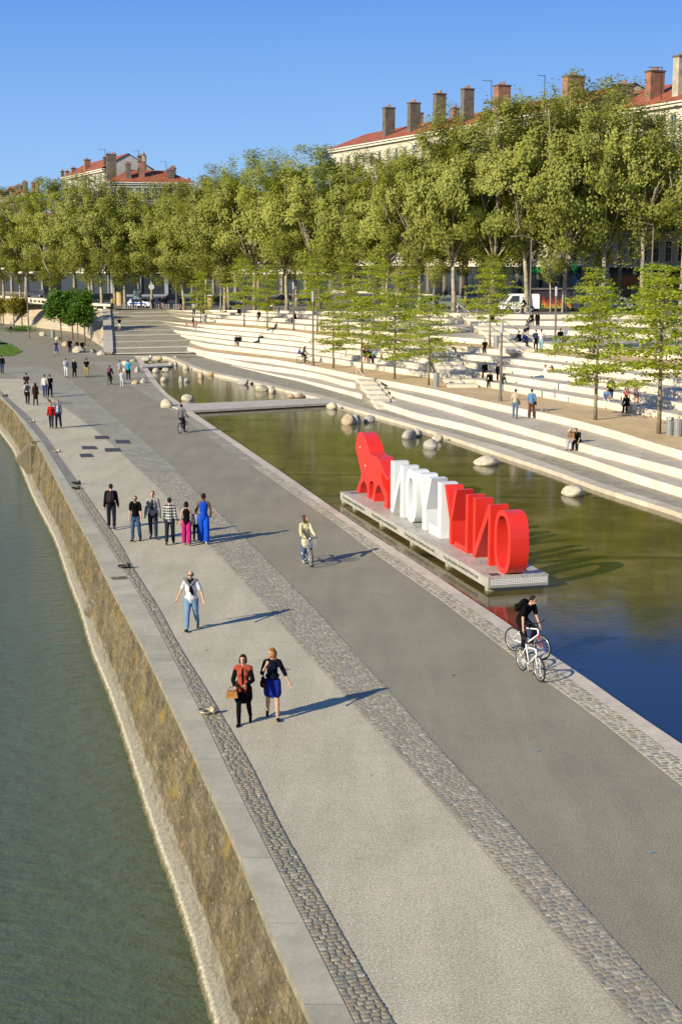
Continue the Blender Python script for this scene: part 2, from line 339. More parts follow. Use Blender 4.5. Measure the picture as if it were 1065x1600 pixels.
L_ro=Line([(1065,797),(1007,779),(941,758),(860,728),(780,699),(744,690),(683,672),(609,651),(528,626),(504,619),(456,609),(409,597),(358,587),(329,581),(295,569),(266,556)])
L_wb=Line([(330,1600),(302,1491),(274,1402),(241,1317),(206,1200),(184,1129),(164,1073),(141,1021),(127,964),(108,916),(87,850),(51,780),(32,732),(19,703),(0,678)],z=ZR,smooth=2)
def frange(a,b,st):
    n=max(1,int(round((b-a)/st))); return [a+(b-a)*i/n for i in range(n+1)]
def strip(name,LA,LB,y0,y1,z,m,nx=1,step=1.5,uvoff=None):
    """sheet between two surveyed lines; UV = metres across / along"""
    if not callable(z): zz=lambda y,t:z
    else: zz=z
    b=MB(); b.uv=[]
    ys=frange(y0,y1,step); s=0; prev=None
    for y in ys:
        a=LA(y) if callable(LA) else LA; c=LB(y) if callable(LB) else LB
        if prev is not None: s+=math.hypot(y-prev[0],a-prev[1])
        prev=(y,a)
        for k in range(nx+1):
            t=k/nx; b.v.append((a+(c-a)*t,y,zz(y,t))); b.uv.append(((c-a)*t,s))
    for i in range(len(ys)-1):
        for k in range(nx):
            q=i*(nx+1)+k; b.f.append((q,q+1,q+nx+2,q+nx+1)); b.m.append(0)
    return struct(b.build(name,m))
YN=6.0; PEND=157.0            # near limit, upper end of the pools
# base promenade sheet (left of the pools, then all the way round their upper end)
strip('promenade',L_cop,L_po,YN,PEND,0,m_grey,nx=4)
bb=MB(); pts=[]
for y in frange(PEND,300,6): pts.append((L_cop(min(y,110))-(max(0,y-110))*1.0,y))
n=len(pts); bb.v=[(x,y,0) for x,y in pts]+[(60,y,0) for x,y in pts]; bb.f=[(i,n+i,n+i+1,i+1) for i in range(n-1)]; bb.m=[0]*len(bb.f)
struct(bb.build('quay_ground',m_grey))
strip('light_path',L_s1,L_lt,YN,128,.004,m_light,nx=2)
strip('sett_band_river',L_cop,L_s1,YN,112,.006,m_cob)
strip('sett_band_middle',L_lt,L_c2,YN,142,.006,m_cobp)
strip('sett_band_pool',L_gr,L_po,YN,150,.008,m_cobp)
struct(strip('river_coping',L_wall,L_cop,YN,118,.02,m_coping))
# lip of the coping
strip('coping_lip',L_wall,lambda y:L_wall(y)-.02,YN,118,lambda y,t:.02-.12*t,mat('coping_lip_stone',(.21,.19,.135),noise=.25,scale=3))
# the ground sheet far out behind the town
gb=MB(); gb.add([(-25,240,-.3),(900,120,-.3),(900,3000,-.3),(-1500,3000,-.3),(-1500,300,-.3)],[(0,1,2,3,4)]); struct(gb.build('ground',m_grey))
gb=MB(); gb.add([(15,-5,-.06),(400,-5,-.06),(400,160,-.06),(15,160,-.06)],[(0,1,2,3)]); struct(gb.build('quay_ground',m_grey))
rb=MB(); rb.add([(-900,-60,ZR),(40,-60,ZR),(40,420,ZR),(-900,420,ZR)],[(0,1,2,3)]); struct(rb.build('river',m_river))
# ---- river wall: lofted slope with a pale course at the waterline
rng=random.Random(3)
def wall_loft():
    b=MB(); b.uv=[]; ys=frange(YN,118,.25); NV=10; s=0
    for i,y in enumerate(ys):
        xt=L_wall(y)-.02; xb=L_wb(y)+.2; s+=.27
        for k in range(NV+1):
            t=k/NV; zt=-.10+( ZR+.16+.10)*t
            rough=.02*math.sin(y*3.1+k*1.7)+.018*math.sin(y*7.7-k*2.3) if 0<k<NV else 0
            b.v.append((xt+(xb-xt)*t-rough,y,zt)); b.uv.append((s,t*3.4))
    for i in range(len(ys)-1):
        for k in range(NV):
            q=i*(NV+1)+k; b.f.append((q,q+1,q+NV+2,q+NV+1)); b.m.append(0)
    o=b.build('river_wall',m_wall,smooth=True)
    # course
    b=MB(); r2=random.Random(5); ys=frange(YN,118,.06); off=[r2.uniform(-.09,.09) for _ in ys]
    off2=[.035*math.sin(y*2.3)+.03*math.sin(y*5.9+1) for y in ys]
    for i,y in enumerate(ys):
        xb=L_wb(y)+.15; j=(off[i]+off2[i])*.35
        b.v+= [(xb+.12,y,ZR+.34),(xb-.05+.2*j,y,ZR+.22),(xb-.12+.6*j,y,ZR+.12+.2*j),(xb-.17+.9*j,y,ZR-.02),(xb-.20+1.2*j,y,ZR-.25)]
    for i in range(len(ys)-1):
        for k in range(4):
            q=i*5+k; b.f.append((q,q+1,q+6,q+5)); b.m.append(0)
    c=b.build('waterline_course',m_course,parent=o)
    tag(o,'sloping mossy brown masonry river wall beside the green water','river wall')
    return o
wall_loft()
# stairs cut obliquely down the river wall
def wall_stairs(px_top,px_bot,label,wd=.75):
    A=px(*px_top,0); B=px(*px_bot,ZR+.1)
    root=empty('wall_stairs',(A.x,A.y,0),0,label,'stairs')
    d=Vector((B.x-A.x,B.y-A.y,0)); Lh=d.length; d.normalize(); nrm=Vector((d.y,-d.x,0));
    if nrm.x>0: nrm=-nrm
    n=8
    M=Matrix(((d.x,nrm.x,0,0),(d.y,nrm.y,0,0),(0,0,1,0),(0,0,0,1)))
    e=MB(); dz=(-ZR-.1)/n
    for k in range(n):
        b=MB(); b.box(Lh*k/n,-.45,ZR-.3,Lh*(k+1)/n,.16,-.10-dz*(k+.5),M=M); s_=b.build('step',m_wall,root)
        b=MB(); b.box(Lh*k/n+.01,-.44,-.10-dz*(k+.5),Lh*(k+1)/n-.01,.17,-.085-dz*(k+.5),M=M); b.build('tread',mat('worn_tread',(.27,.25,.19),noise=.2,scale=5),s_)
    # edge string beams either side
    for s0,s1 in ((-.5,-.42),):
        p=[(0,s0,.0),(Lh,s0,ZR+.15),(Lh,s1,ZR+.15),(0,s1,.0)]
        e.add(p+[(a,b_,c-.45) for a,b_,c in p],[(0,1,2,3),(7,6,5,4),(0,4,5,1),(1,5,6,2),(2,6,7,3),(3,7,4,0)],M=M)
    e.build('edge_beam',m_slab,root)
    c=MB(); c.box(-.42,-.42,-.1,.02,.1,.026,M=M); c.build('landing_recess',m_wall,root)
    return root
wall_stairs((177,903),(134,958),'stone stairs cut down the river wall, nearer of the two flights')
wall_stairs((52,690),(28,716),'narrow stone stairs down the river wall, farther of the two flights')
# ---- real setts on the nearer part of the three bands
def setts(name,LA,LB,y0,y1,su,sv,h,mortar,seed,base_z,weights):
    r=random.Random(seed); V=[];F=[];Mi=[]
    # walk along with rows across the band
    y=y0; row=0
    while y<y1:
        a=LA(y); c=LB(y); a2=LA(y+.5); sl=(a2-a)/.5; wd=(c-a)/math.sqrt(1+sl*sl)   # perpendicular width
        tdir=Vector((sl,1,0)).normalized(); ndir=Vector((tdir.y,-tdir.x,0))
        rh=sv*r.uniform(.9,1.12); u=0.01
        while u<wd-.05:
            l=min(su*r.uniform(.65,1.3),wd-u); 
            if wd-(u+l)<su*.4: l=wd-u
            gx=.010; c0=Vector((a,y,0))+ndir*(u+l/2)+tdir*(rh/2)
            hx=l/2-gx; hy=rh/2-gx*.9; cut=min(hx,hy)*.32; hh=h*r.uniform(.7,1.1); tlt=r.uniform(-.006,.006); tl2=r.uniform(-.006,.006)
            ring=[(-hx+cut,-hy),(hx-cut,-hy),(hx,-hy+cut),(hx,hy-cut),(hx-cut,hy),(-hx+cut,hy),(-hx,hy-cut),(-hx,-hy+cut)]
            ring=[(p[0]*r.uniform(.93,1.04),p[1]*r.uniform(.9,1.04)) for p in ring]
            b=len(V)
            for sc,zz in ((1,0),(.97,hh*.7),(.84,hh)):
                for p in ring:
                    q=c0+ndir*p[0]*sc+tdir*p[1]*sc; V.append((q.x,q.y,base_z+zz+(tlt*p[0]/hx+tl2*p[1]/hy if zz else 0)))
            for k in range(8):
                k2=(k+1)%8
                F.append((b+k,b+k2,b+8+k2,b+8+k)); F.append((b+8+k,b+8+k2,b+16+k2,b+16+k))
            F.append(tuple(b+16+k for k in range(8)))
            mi=r.choices(range(6),weights)[0]; Mi+= [mi]*17
            u+=l
        y+=rh*tdir.y; row+=1
    me=bpy.data.meshes.new(name); me.from_pydata(V,[],F)
    for m in m_stones: me.materials.append(m)
    me.polygons.foreach_set('material_index',Mi); me.polygons.foreach_set('use_smooth',[True]*len(F)); me.update()
    o=mesh_obj(name,me); tag(o,kind='stuff')
    strip(name+'_joints',LA,LB,y0,y1+.3,base_z+.003,mortar,step=.7)
    return o
s=setts('river_setts',L_cop,L_s1,16,66,.150,.115,.013,m_mortar_d,1,.010,(4,4,3,2,.5,1)); s['label']='dark grey brown granite setts beside the river coping'; s['category']='setts'
s=setts('middle_setts',L_lt,L_c2,16,70,.15,.125,.008,m_mortar_l,2,.010,(2.5,4.5,2.5,2,2,.6)); s['label']='band of irregular grey setts in pale mortar between the two paths'; s['category']='setts'
s=setts('pool_setts',L_gr,L_po,22,72,.19,.15,.008,m_mortar_p,4,.012,(2,4,1,4,4,.4)); s['label']='pale jointed setts beside the pool coping'; s['category']='setts'
# steel plates let into the light path
pl=MB()
for q in (((148,681),(169,681),(171,685.5),(149,685.5)),((180,687.3),(201,687.3),(204,692.5),(182,692.5)),((127.5,697),(149,697),(153,701.5),(129,701.5)),((163.5,700),(187,700),(189,705),(165,705.5)),((124,709),(142,708.5),(147,713.5),(127,714))):
    P=[px(x,y,.03) for x,y in q]; n0=len(pl.v)
    pl.v+=[tuple(p) for p in P]; pl.f.append((n0,n0+3,n0+2,n0+1)); pl.m.append(0)
# plates as individual hatch covers
for i in range(5):
    h=MB(); vs=pl.v[i*4:i*4+4]; h.v=[(v[0],v[1],.03) for v in vs]+[(v[0],v[1],.0) for v in vs]
    h.f=[(0,3,2,1),(0,1,5,4),(1,2,6,5),(2,3,7,6),(3,0,4,7)]; h.m=[0]*5
    o=h.build('hatch_cover',mat('dark_hatch',(.055,.05,.045),rough=.6,noise=.2)); tag(o,['dark rectangular cover nearest the striding couple, at the top of the cluster','dark rectangular cover at the right end of the cluster, on the setts','dark rectangular cover at the left, above the lowest one','dark rectangular cover in the middle of the cluster','lowest dark cover of the cluster on the light path'][i],'cover','dark covers let into the light path')
# ---- pool : copings, water
ZC=.016; ZW=-.14
strip('pool_coping_left',L_po,L_pi,YN,PEND,ZC,m_poolcop); strip('pool_kerb_face',L_po,lambda y:L_po(y),YN,PEND,lambda y,t:ZC*t,m_poolcop)
strip('pool_inner_face',L_pi,lambda y:L_pi(y)+.001,YN,PEND,lambda y,t:ZC-(ZC-ZW+.05)*t,m_poolcop)
L_ri2=lambda y:L_ri(y) if y>60 else L_ri(60)+(60-y)*.28
L_ro2=lambda y:L_ro(y)+.0 if y>60 else L_ri2(y)+max(.35,L_ro(60)-L_ri(60))
rcz=lambda y,t:ZC+.06
strip('pool_coping_right',L_ri2,L_ro2,YN,PEND+1,rcz,m_poolcop,step=1.0)
strip('pool_inner_face',L_ri2,lambda y:L_ri2(y)+.02,YN,PEND+1,lambda y,t:ZW-.05+(ZC+.06-ZW+.05)*t,m_poolcop)
strip('coping_back_face',L_ro2,lambda y:L_ro2(y),YN,PEND+1,lambda y,t:ZC+.06-(ZC+.06)*t,m_poolcop)
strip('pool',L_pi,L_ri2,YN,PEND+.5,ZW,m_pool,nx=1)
b=MB(); b.box(L_po(PEND)-.1,PEND,-.2,L_ro(PEND)+.3,PEND+.6,ZC+.06); struct(b.build('pool_end_coping',m_pale))
# low slab bridges over the pool
def slab_bridge(pa,pb,pc,pd,z,label):
    P=[px(*p,z) for p in (pa,pb,pc,pd)]; c=sum(P,Vector())/4
    rt=empty('footbridge',(c.x,c.y,0),0,label,'footbridge')
    b=MB(); b.prism([(p.x-c.x,p.y-c.y) for p in P],z-.16,z); b.build('deck',m_slab,rt)
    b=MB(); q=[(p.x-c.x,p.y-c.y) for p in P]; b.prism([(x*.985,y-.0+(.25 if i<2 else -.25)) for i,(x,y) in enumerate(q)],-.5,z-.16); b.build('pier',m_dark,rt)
    return rt
slab_bridge((288,642),(524,629),(512,621.5),(262,632),.10,'low concrete slab footbridge crossing the middle of the pool')
slab_bridge((222,574),(268,571),(262,567),(219,569.5),.12,'short concrete slab footbridge at the far end of the pool')
# ---- cobbled path right of pool
# ============================================================ TERRACES
LV={1:[(360,571),(400,579),(423,584),(467,592),(520,605),(565,616),(605,632),(658,648),(719,661.4),(780,678),(834,692),(914,715),(994,742),(1065,763)],
 2:[(307,551),(345,559.6),(400,569.7),(459,577.3),(501,585),(540,596),(585,603.5),(611,611),(684,629),(719,639),(780,657.5),(860,680),(925,698),(1065,734)],
 3:[(292.5,542.4),(324.6,549.5),(375,556),(419,560.5),(459,567),(484.6,571.5),(535,581.6),(579,591),(631.4,599.8),(675.4,608),(719.4,618.4),(787.7,633.6),(855,646.5),(899.5,657),(960,673),(1003,687),(1065,705)],
 4:[(297,532),(323,537),(419,548),(491.5,556.5),(547,564.5),(610,574),(655,580),(720,590.5),(754,595),(820,606.5),(865.6,614.5),(899.5,620),(961,630),(1020.5,641),(1065,650)],
 8:[(251,501.4),(307.7,506.4),(419,514.4),(457.6,517.4),(501.6,524.2),(600,532),(695,539.5),(739,542.8),(804.7,548.8),(872,555.5),(911,560.5),(969.7,567),(1065,578)],
 9:[(270,493.7),(289,496.5),(334.7,498.5),(419,504),(484.6,510),(560,515.5),(640,521.5),(712,527.4),(739,529),(792.7,532.5),(899.5,541),(1003,549),(1065,555)],
 12:[(265,484),(341,484.5),(434,485.2),(560,487),(726,489.5),(815,491.6),(902,491.6),(1065,492)]}
def resample(P,n):
    d=[0]
    for a,b in zip(P[:-1],P[1:]): d.append(d[-1]+math.hypot(b[0]-a[0],b[1]-a[1]))
    d=np.array(d)/d[-1]; t=np.linspace(0,1,n)
    xs=np.interp(t,d,[p[0] for p in P]); ys=np.interp(t,d,[p[1] for p in P])
    for _ in range(2):
        xs[1:-1]=(xs[:-2]+2*xs[1:-1]+xs[2:])/4; ys[1:-1]=(ys[:-2]+2*ys[1:-1]+ys[2:])/4
    return list(zip(xs,ys))
TP={}
for i,P in LV.items():
    W=[pxl(x,y,i) for x,y in P]; W=[(p.x,p.y) for p in W]
    a,b_=W[-2],W[-1]; dx,dy=b_[0]-a[0],b_[1]-a[1]; l=math.hypot(dx,dy)
    if i!=12: W.append((b_[0]+dx/l*50,b_[1]+dy/l*50))
    else: W.append((110,b_[1]-14))
    TP[i]=resample(W,140)
for i in (5,6,7):
    f=(i-4)/4; TP[i]=[(a[0]*(1-f)+b[0]*f,a[1]*(1-f)+b[1]*f) for a,b in zip(TP[4],TP[8])]
for i in (10,11):
    f=(i-9)/3; TP[i]=[(a[0]*(1-f)+b[0]*f,a[1]*(1-f)+b[1]*f) for a,b in zip(TP[9],TP[12])]
RST={5:(282,523),6:(271,516),7:(261,508),10:(264,488),11:(262,485.5)}
for i,(x,y) in RST.items():
    p=pxl(x,y,i); P=TP[i]; k0=max(1,int(140*.06)); tgt=P[k0*2]
    for k in range(k0*2): f=k/(k0*2); TP[i][k]=(p.x*(1-f)+tgt[0]*f,p.y*(1-f)+tgt[1]*f)
def tread_z(i,x): return zlev(i,x)
# risers (each with a drop of its full height) and treads between one edge and the next
def terrace(i):
    P=TP[i]; n=len(P); b=MB(); b.uv=[]; s=0
    nxt=TP.get(i+1)
    for k,(x,y) in enumerate(P):
        if k: s+=math.hypot(x-P[k-1][0],y-P[k-1][1])
        z=zlev(i,x); z0=max(-.05,zlev(i-1,x)-.03)
        b.v+=[(x,y,z0),(x,y,z),(x+.04,y+.32,z+.001)]; b.uv+=[(s,0),(s,.4),(s,.7)]
    for k in range(n-1):
        q=k*3; b.f.append((q,q+3,q+4,q+1)); b.m.append(0); b.f.append((q+1,q+4,q+5,q+2)); b.m.append(0)
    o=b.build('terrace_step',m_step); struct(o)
    if nxt is None: return
    t=MB(); t.uv=[]; s=0
    # tread from this edge to the foot of the next (kept behind it by going a little past)
    for k,(x,y) in enumerate(P):
        if k: s+=math.hypot(x-P[k-1][0],y-P[k-1][1])
        j=min(range(max(0,0),len(nxt)),key=lambda q:(nxt[q][0]-x)**2+(nxt[q][1]-y)**2) if False else k
        x2,y2=nxt[j]; dx,dy=x2-x,y2-y; l=math.hypot(dx,dy)+1e-6
        ex=.25/l; x2+=dx*ex; y2+=dy*ex
        z=zlev(i,x); z2=zlev(i,x2)
        t.v+=[(x+.03,y+.3,z-.003),(x2,y2,z2-.003)]; t.uv+=[(s,0),(s,l)]
    for k in range(n-1):
        q=k*2; t.f.append((q,q+2,q+3,q+1)); t.m.append(0)
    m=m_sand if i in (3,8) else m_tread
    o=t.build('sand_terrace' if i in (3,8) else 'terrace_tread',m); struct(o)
for i in range(1,12): terrace(i)
terrace(12)
# setts path between pool coping and first step (and under the terraces)
b=MB(); b.uv=[]; ys=frange(YN,PEND+34,2)
for y in ys:
    a=L_ro2(y)
    b.v+=[(a,y,.0),(a+3.5,y,0.0),(a+27,y,.0)]; b.uv+=[(0,y),(3.5,y),(26,y)]
for k in range(len(ys)-1):
    for j in (0,1): b.f.append((k*3+j,k*3+j+1,k*3+j+4,k*3+j+3)); b.m.append(0)
struct(b.build('poolside_path',m_cobp))
b=MB(); b.add([(-30,PEND+.7,.004),(6,PEND+.7,.004),(6,PEND+14,.004),(-30,PEND+14,.004)],[(0,1,2,3)]); struct(b.build('ramp_foot',m_ramp))
# ---- street: sheet behind the street edge
b=MB(); P=TP[12]; 
P2=[(-140,330),(-100,292),(-62,246),(-46,228),(-33,209.5)]+P
for (x,y) in P2: b.v+=[(x,y,zst(x)-.002),(x if x>-20 else x*1.0,y+6,zst(x)+.0),(x*2.2-5,y+300,zst(x))]
for k in range(len(P2)-1):
    for j in (0,1): b.f.append((k*3+j,(k+1)*3+j,(k+1)*3+j+1,k*3+j+1)); b.m.append(0)
m_street=gravel('street_surface',(.13,.125,.12),(.17,.165,.155),(.22,.21,.2),sc=14)
struct(b.build('street',m_street))
# ---- ramp with pale cross lines: cells between contours
RC=[(2,177,553.5,306.8,551,323,553),(3,177,545,292.5,542.4,323,540),(4,176.5,535,297,532,335,531),(5,176,525,282,523,310,524),(6,175,517,271,516,300,516),(7,174.5,509.5,261,508,290,508.5),(8,174.2,502.5,251,501.4,289,500),(9,173.3,495,270,493.7,285,493.5),(10,172.6,489.5,264,488,280,488),(12,172,485,258,483.8,265,484)]
def zc(i): return ZL[i]
zs_prev=None; cells=MB(); lines=MB()
rows=[]
for (i,xl,yl,xs_,ys_,xe,ye) in RC:
    z=zc(i); Lp=px(xl,yl,z); S=px(xs_,ys_,z); rows.append((z,Lp,S))
for k in range(len(rows)-1):
    z,Lp,S=rows[k]; z2,L2,S2=rows[k+1]
    i=RC[k][0]
    E=TP[min(i+1,12)][16]           # tip under the next riser
    Ez=zlev(i,E[0])
    n=len(cells.v)
    cells.v+=[(Lp.x,Lp.y,z),(S.x,S.y,z+.004),(E[0],E[1]-.02,Ez+.006),(S2.x,S2.y,z2+.002),(L2.x,L2.y,z2)]
    cells.f+=[(n,n+1,n+3,n+4),(n+1,n+2,n+3)]; cells.m+=[0,0]
    d=Vector((0,.22,.0)); n=len(lines.v); sl=(z2-z)/max(.5,(L2.y-Lp.y))
    lines.v+=[(Lp.x,Lp.y,z+.012),(S.x,S.y,z+.014),(S.x,S.y+.6,z+.016+.6*sl),(Lp.x,Lp.y+.6,z+.016+.6*sl)]; lines.f.append((n,n+1,n+2,n+3)); lines.m.append(0)
struct(cells.build('ramp',m_ramp)); struct(lines.build('ramp_lines',m_pale))
# left edge wall strip of the ramp
b=MB(); 
for z,Lp,S in rows: b.v+=[(Lp.x-1.1,Lp.y,z+.22),(Lp.x,Lp.y,z+.22),(Lp.x,Lp.y,z-.1)]
for k in range(len(rows)-1):
    for j in (0,1): b.f.append((k*3+j,k*3+j+1,k*3+j+4,k*3+j+3)); b.m.append(0)
struct(b.build('ramp_kerb',m_slab))
# stone embankment left of the ramp
g=NT('embankment_paving'); o=g.tc.outputs['UV']; br=g.N.new('ShaderNodeTexBrick'); g.L.new(o,br.inputs['Vector']); br.inputs['Scale'].default_value=1; br.inputs['Brick Width'].default_value=2.4; br.inputs['Row Height'].default_value=.9; br.inputs['Mortar Size'].default_value=.04
br.inputs['Color1'].default_value=(.42,.345,.24,1); br.inputs['Color2'].default_value=(.50,.42,.30,1); br.inputs['Mortar'].default_value=(.25,.2,.14,1)
g.col(g.mix(1,br.outputs['Color'],g.ramp(g.noise(g.tc.outputs['Object'],.8,5),[(.3,.85),(.7,1.05)]),'MULTIPLY')); m_emb=g.m
EB=[px(x,y,0) for x,y in ((176,553),(157,540),(131,523),(110,518),(75,514),(0,505))]; EB.append(EB[-1]+(EB[-1]-EB[-2]))
ET=[px(x,y,3.55) for x,y in ((171,485),(160,484),(131,482),(110,480),(76,475),(5,470))]; ET.append(ET[-1]+(ET[-1]-ET[-2]))
b=MB(); b.uv=[]; s=0
for k,(a,c) in enumerate(zip(EB,ET)):
    if k: s+=(EB[k]-EB[k-1]).length
    b.v+=[tuple(a),tuple(c)]; b.uv+=[(s,0),(s,10)]
for k in range(len(EB)-1): b.f.append((2*k,2*k+1,2*k+3,2*k+2)); b.m.append(0)
struct(b.build('embankment',m_emb))
# pale foot kerb of the embankment
def wallrun(name,P,z0,h,t,m,parent=None):
    b=MB(); V=[Vector((p[0],p[1],0)) for p in P]
    for k,p in enumerate(V):
        d=(V[min(k+1,len(V)-1)]-V[max(k-1,0)]).normalized(); nn=Vector((-d.y,d.x,0))*t/2
        zb=z0(p) if callable(z0) else z0
        for q in (p-nn,p+nn): b.v+=[(q.x,q.y,zb),(q.x,q.y,zb+h)]
    for k in range(len(V)-1):
        a=4*k; c=a+4
        b.f+=[(a,c,c+1,a+1),(a+2,a+3,c+3,c+2),(a+1,c+1,c+3,a+3)]; b.m+=[0]*3
    b.f+=[(0,1,3,2),(4*len(V)-4,4*len(V)-2,4*len(V)-1,4*len(V)-3)]; b.m+=[0,0]
    return b.build(name,m,parent)
o=wallrun('kerb_wall',[px(x,y,0)[:] for x,y in ((130,521),(110,517),(78,513),(60,511))],0,.55,.6,m_pale); tag(o,'low pale kerb wall at the foot of the sloping stone embankment','kerb wall')
o=wallrun('kerb_wall',[px(x,y,0)[:] for x,y in ((46,508),(20,506),(-10,503))],0,.55,.6,m_pale); tag(o,'low pale kerb wall behind the yellow-green saplings at the far left','kerb wall')
# slotted parapet bench along the street
def parapet(P,label):
    rt=empty('parapet_bench',P[0],0,label,'parapet')
    Q=[(p-P[0]) for p in P]; 
    wallrun('top_slab',Q,.55,.32,.9,m_pale,rt)
    wallrun('plinth',Q,-.05,.2,.9,m_pale,rt)
    b=MB()
    for a,c in zip(Q[:-1],Q[1:]):
        l=(c-a).length; n=max(1,int(l/1.9)); ang=math.atan2((c-a).y,(c-a).x)
        for k in range(n):
            p=a+(c-a)*(k+.5)/n; M=Matrix.Translation((p.x,p.y,.35))@Matrix.Rotation(ang,4,'Z'); b=MB(); b.cbox((0,0,0),(.55,.8,.45),0,M); b.build('support_block',m_pale,rt)
        bb_=wallrun('shadow_gap',[q for q in Q],.1,.46,.12,m_dark,rt)
parapet([px(x,y,3.55) for x,y in ((78,475.5),(40,472.5),(5,470),(-30,467))],'long pale slotted stone parapet above the embankment, far left')
parapet([px(x,y,3.55) for x,y in ((177,485),(158,484),(146,483))],'short pale slotted parapet beside the top of the ramp')
# lawn
lw=[px(x,y,.03) for x,y in ((-60,558),(20,556),(36,549),(16,537),(0,532),(-60,522))]
b=MB(); b.add([tuple(p) for p in lw],[tuple(range(6))])
g=NT('lawn'); g.col(g.ramp(g.noise(g.tc.outputs['Object'],3,5),[(.3,(.05,.10,.015)),(.7,(.10,.17,.03))])); struct(b.build('lawn',g.m))
r=random.Random(8); b=MB()
xs=[p.x for p in lw]; ysl=[p.y for p in lw]
from mathutils.geometry import intersect_point_line
def inpoly(x,y,P):
    c=False; j=len(P)-1
    for i in range(len(P)):
        if ((P[i][1]>y)!=(P[j][1]>y)) and (x<(P[j][0]-P[i][0])*(y-P[i][1])/(P[j][1]-P[i][1])+P[i][0]): c=not c
        j=i
    return c
lp=[(p.x,p.y) for p in lw]
for _ in range(26000):
    x=r.uniform(-42,max(xs)); y=r.uniform(min(ysl),max(ysl))
    if not inpoly(x,y,lp): continue
    a=r.uniform(0,pi); h=r.uniform(.06,.14); dx,dy=math.cos(a)*.03,math.sin(a)*.03
    n=len(b.v); b.v+=[(x-dx,y-dy,.03),(x+dx,y+dy,.03),(x+r.uniform(-.04,.04),y+r.uniform(-.04,.04),.03+h)]; b.f.append((n,n+1,n+2)); b.m.append(0)
o=b.build('grass',mat('grass_blades',(.09,.16,.025),noise=.3,scale=5)); tag(o,'short green lawn grass at the left edge of the quay','grass',kind='stuff')
# ============================================================ BUILDINGS
def facade_frame(A,B):
    A=Vector(A);B=Vector(B); d=(B-A); L=d.length; d.normalize(); n=Vector((d.y,-d.x,0))
    if n.y>0: n=-n           # outward = towards the camera
    # local x along facade, y inwards, z up
    return Matrix(((d.x,-n.x,0,A.x),(d.y,-n.y,0,A.y),(0,0,1,A.z),(0,0,0,1))),L
def brick(name,c1,c2,mo,w=.5,h=.18):
    g=NT(name); o=g.tc.outputs['Object']; x=g.sep(o)
    cb=g.N.new('ShaderNodeCombineXYZ'); g.L.new(g.math('ADD',x[0],x[1]),cb.inputs[0]); g.L.new(x[2],cb.inputs[1])
    br=g.N.new('ShaderNodeTexBrick'); g.L.new(cb.outputs[0],br.inputs['Vector']); br.inputs['Scale'].default_value=1; br.inputs['Brick Width'].default_value=w; br.inputs['Row Height'].default_value=h; br.inputs['Mortar Size'].default_value=.03
    br.inputs['Color1'].default_value=(*c1,1); br.inputs['Color2'].default_value=(*c2,1); br.inputs['Mortar'].default_value=(*mo,1)
    g.col(g.mix(1,br.outputs['Color'],g.ramp(g.noise(o,.9,5),[(.3,.6),(.7,1.15)]),'MULTIPLY')); g.b.inputs['Roughness'].default_value=.9; return g.m
m_chb=brick('sooty_chimney_brick',(.085,.066,.046),(.14,.108,.075),(.17,.15,.12)); m_chr=brick('orange_chimney_brick',(.25,.085,.045),(.32,.125,.065),(.24,.17,.13)); m_chd=brick('dark_chimney_brick',(.07,.055,.045),(.11,.09,.07),(.16,.14,.12)); m_chp=mat('chimney_render',(.36,.32,.24),noise=.3,scale=1)
def wallmat(n,c,dirt=.25):
    g=NT(n); o=g.tc.outputs['Object']
    g.col(g.mix(1,g.ramp(g.noise(o,.35,6,.6),[(.3,tuple(v*(1-dirt) for v in c)),(.65,c)]),g.ramp(g.noise(g.scale(o,(2,2,.35)),1.2,5,.6),[(.3,.86),(.65,1.04)]),'MULTIPLY')); g.b.inputs['Roughness'].default_value=.85; return g.m
m_wa=wallmat('cream_stone_facade',(.60,.54,.43)); m_wb_=wallmat('pale_ochre_facade',(.56,.50,.38)); m_wd=wallmat('shade_dark_facade',(.20,.17,.13)); m_wc=wallmat('grey_white_render',(.50,.49,.46)); m_wbl=wallmat('shade_blue_facade',(.30,.34,.40)); m_shop=mat('shop_front_dark',(.035,.035,.035),noise=.3,scale=.5); m_trim=mat('stone_trim',(.60,.55,.45),noise=.12,scale=2)  # dark facade colour holds the tree shade, blue one the shaded side
def win_protos():
    d={}
    for kind,(wd,hg) in {'tall':(1.15,2.3),'short':(1.1,1.9)}.items():
        b=MB(); t=.16
        b.box(-wd/2-t,-.07,-.1,-wd/2,.1,hg+.12); b.box(wd/2,-.07,-.1,wd/2+t,.1,hg+.12); b.box(-wd/2,-.07,hg,wd/2,.1,hg+.12); b.box(-wd/2-.25,-.16,-.2,wd/2+.25,.1,-.1); b.box(-wd/2-.3,-.2,hg+.12,wd/2+.3,.08,hg+.3)
        d[kind]=(b,wd,hg)
    return d
WP=win_protos(); WM={}
for k,(b,wd,hg) in WP.items():
    o=b.build('window',m_trim); WM[k]=[o.data]; bpy.data.objects.remove(o)
    b=MB(); b.box(-wd/2,.045,0,wd/2,.07,hg); o=b.build('pane',m_glass); WM[k].append(o.data); bpy.data.objects.remove(o)
    b=MB(); f=.06
    for x in (-wd/2,-f/2,wd/2-f): b.box(x,.02,0,x+f,.044,hg)
    for z in (0,hg*.36,hg*.7,hg-f): 
        b.box(-wd/2+f,.02,z,-f/2,.044,z+f); b.box(f/2,.02,z,wd/2-f,.044,z+f)
    o=b.build('casement',m_frame); WM[k].append(o.data); bpy.data.objects.remove(o)
def window(par,kind,x,z,shut=False):
    o=bpy.data.objects.new('window',WM[kind][0]); C.objects.link(o); o.parent=par; o.location=(x,0,z)
    for n,i in (('pane',1),('casement',2)):
        q=bpy.data.objects.new(n,WM[kind][i]); C.objects.link(q); q.parent=o
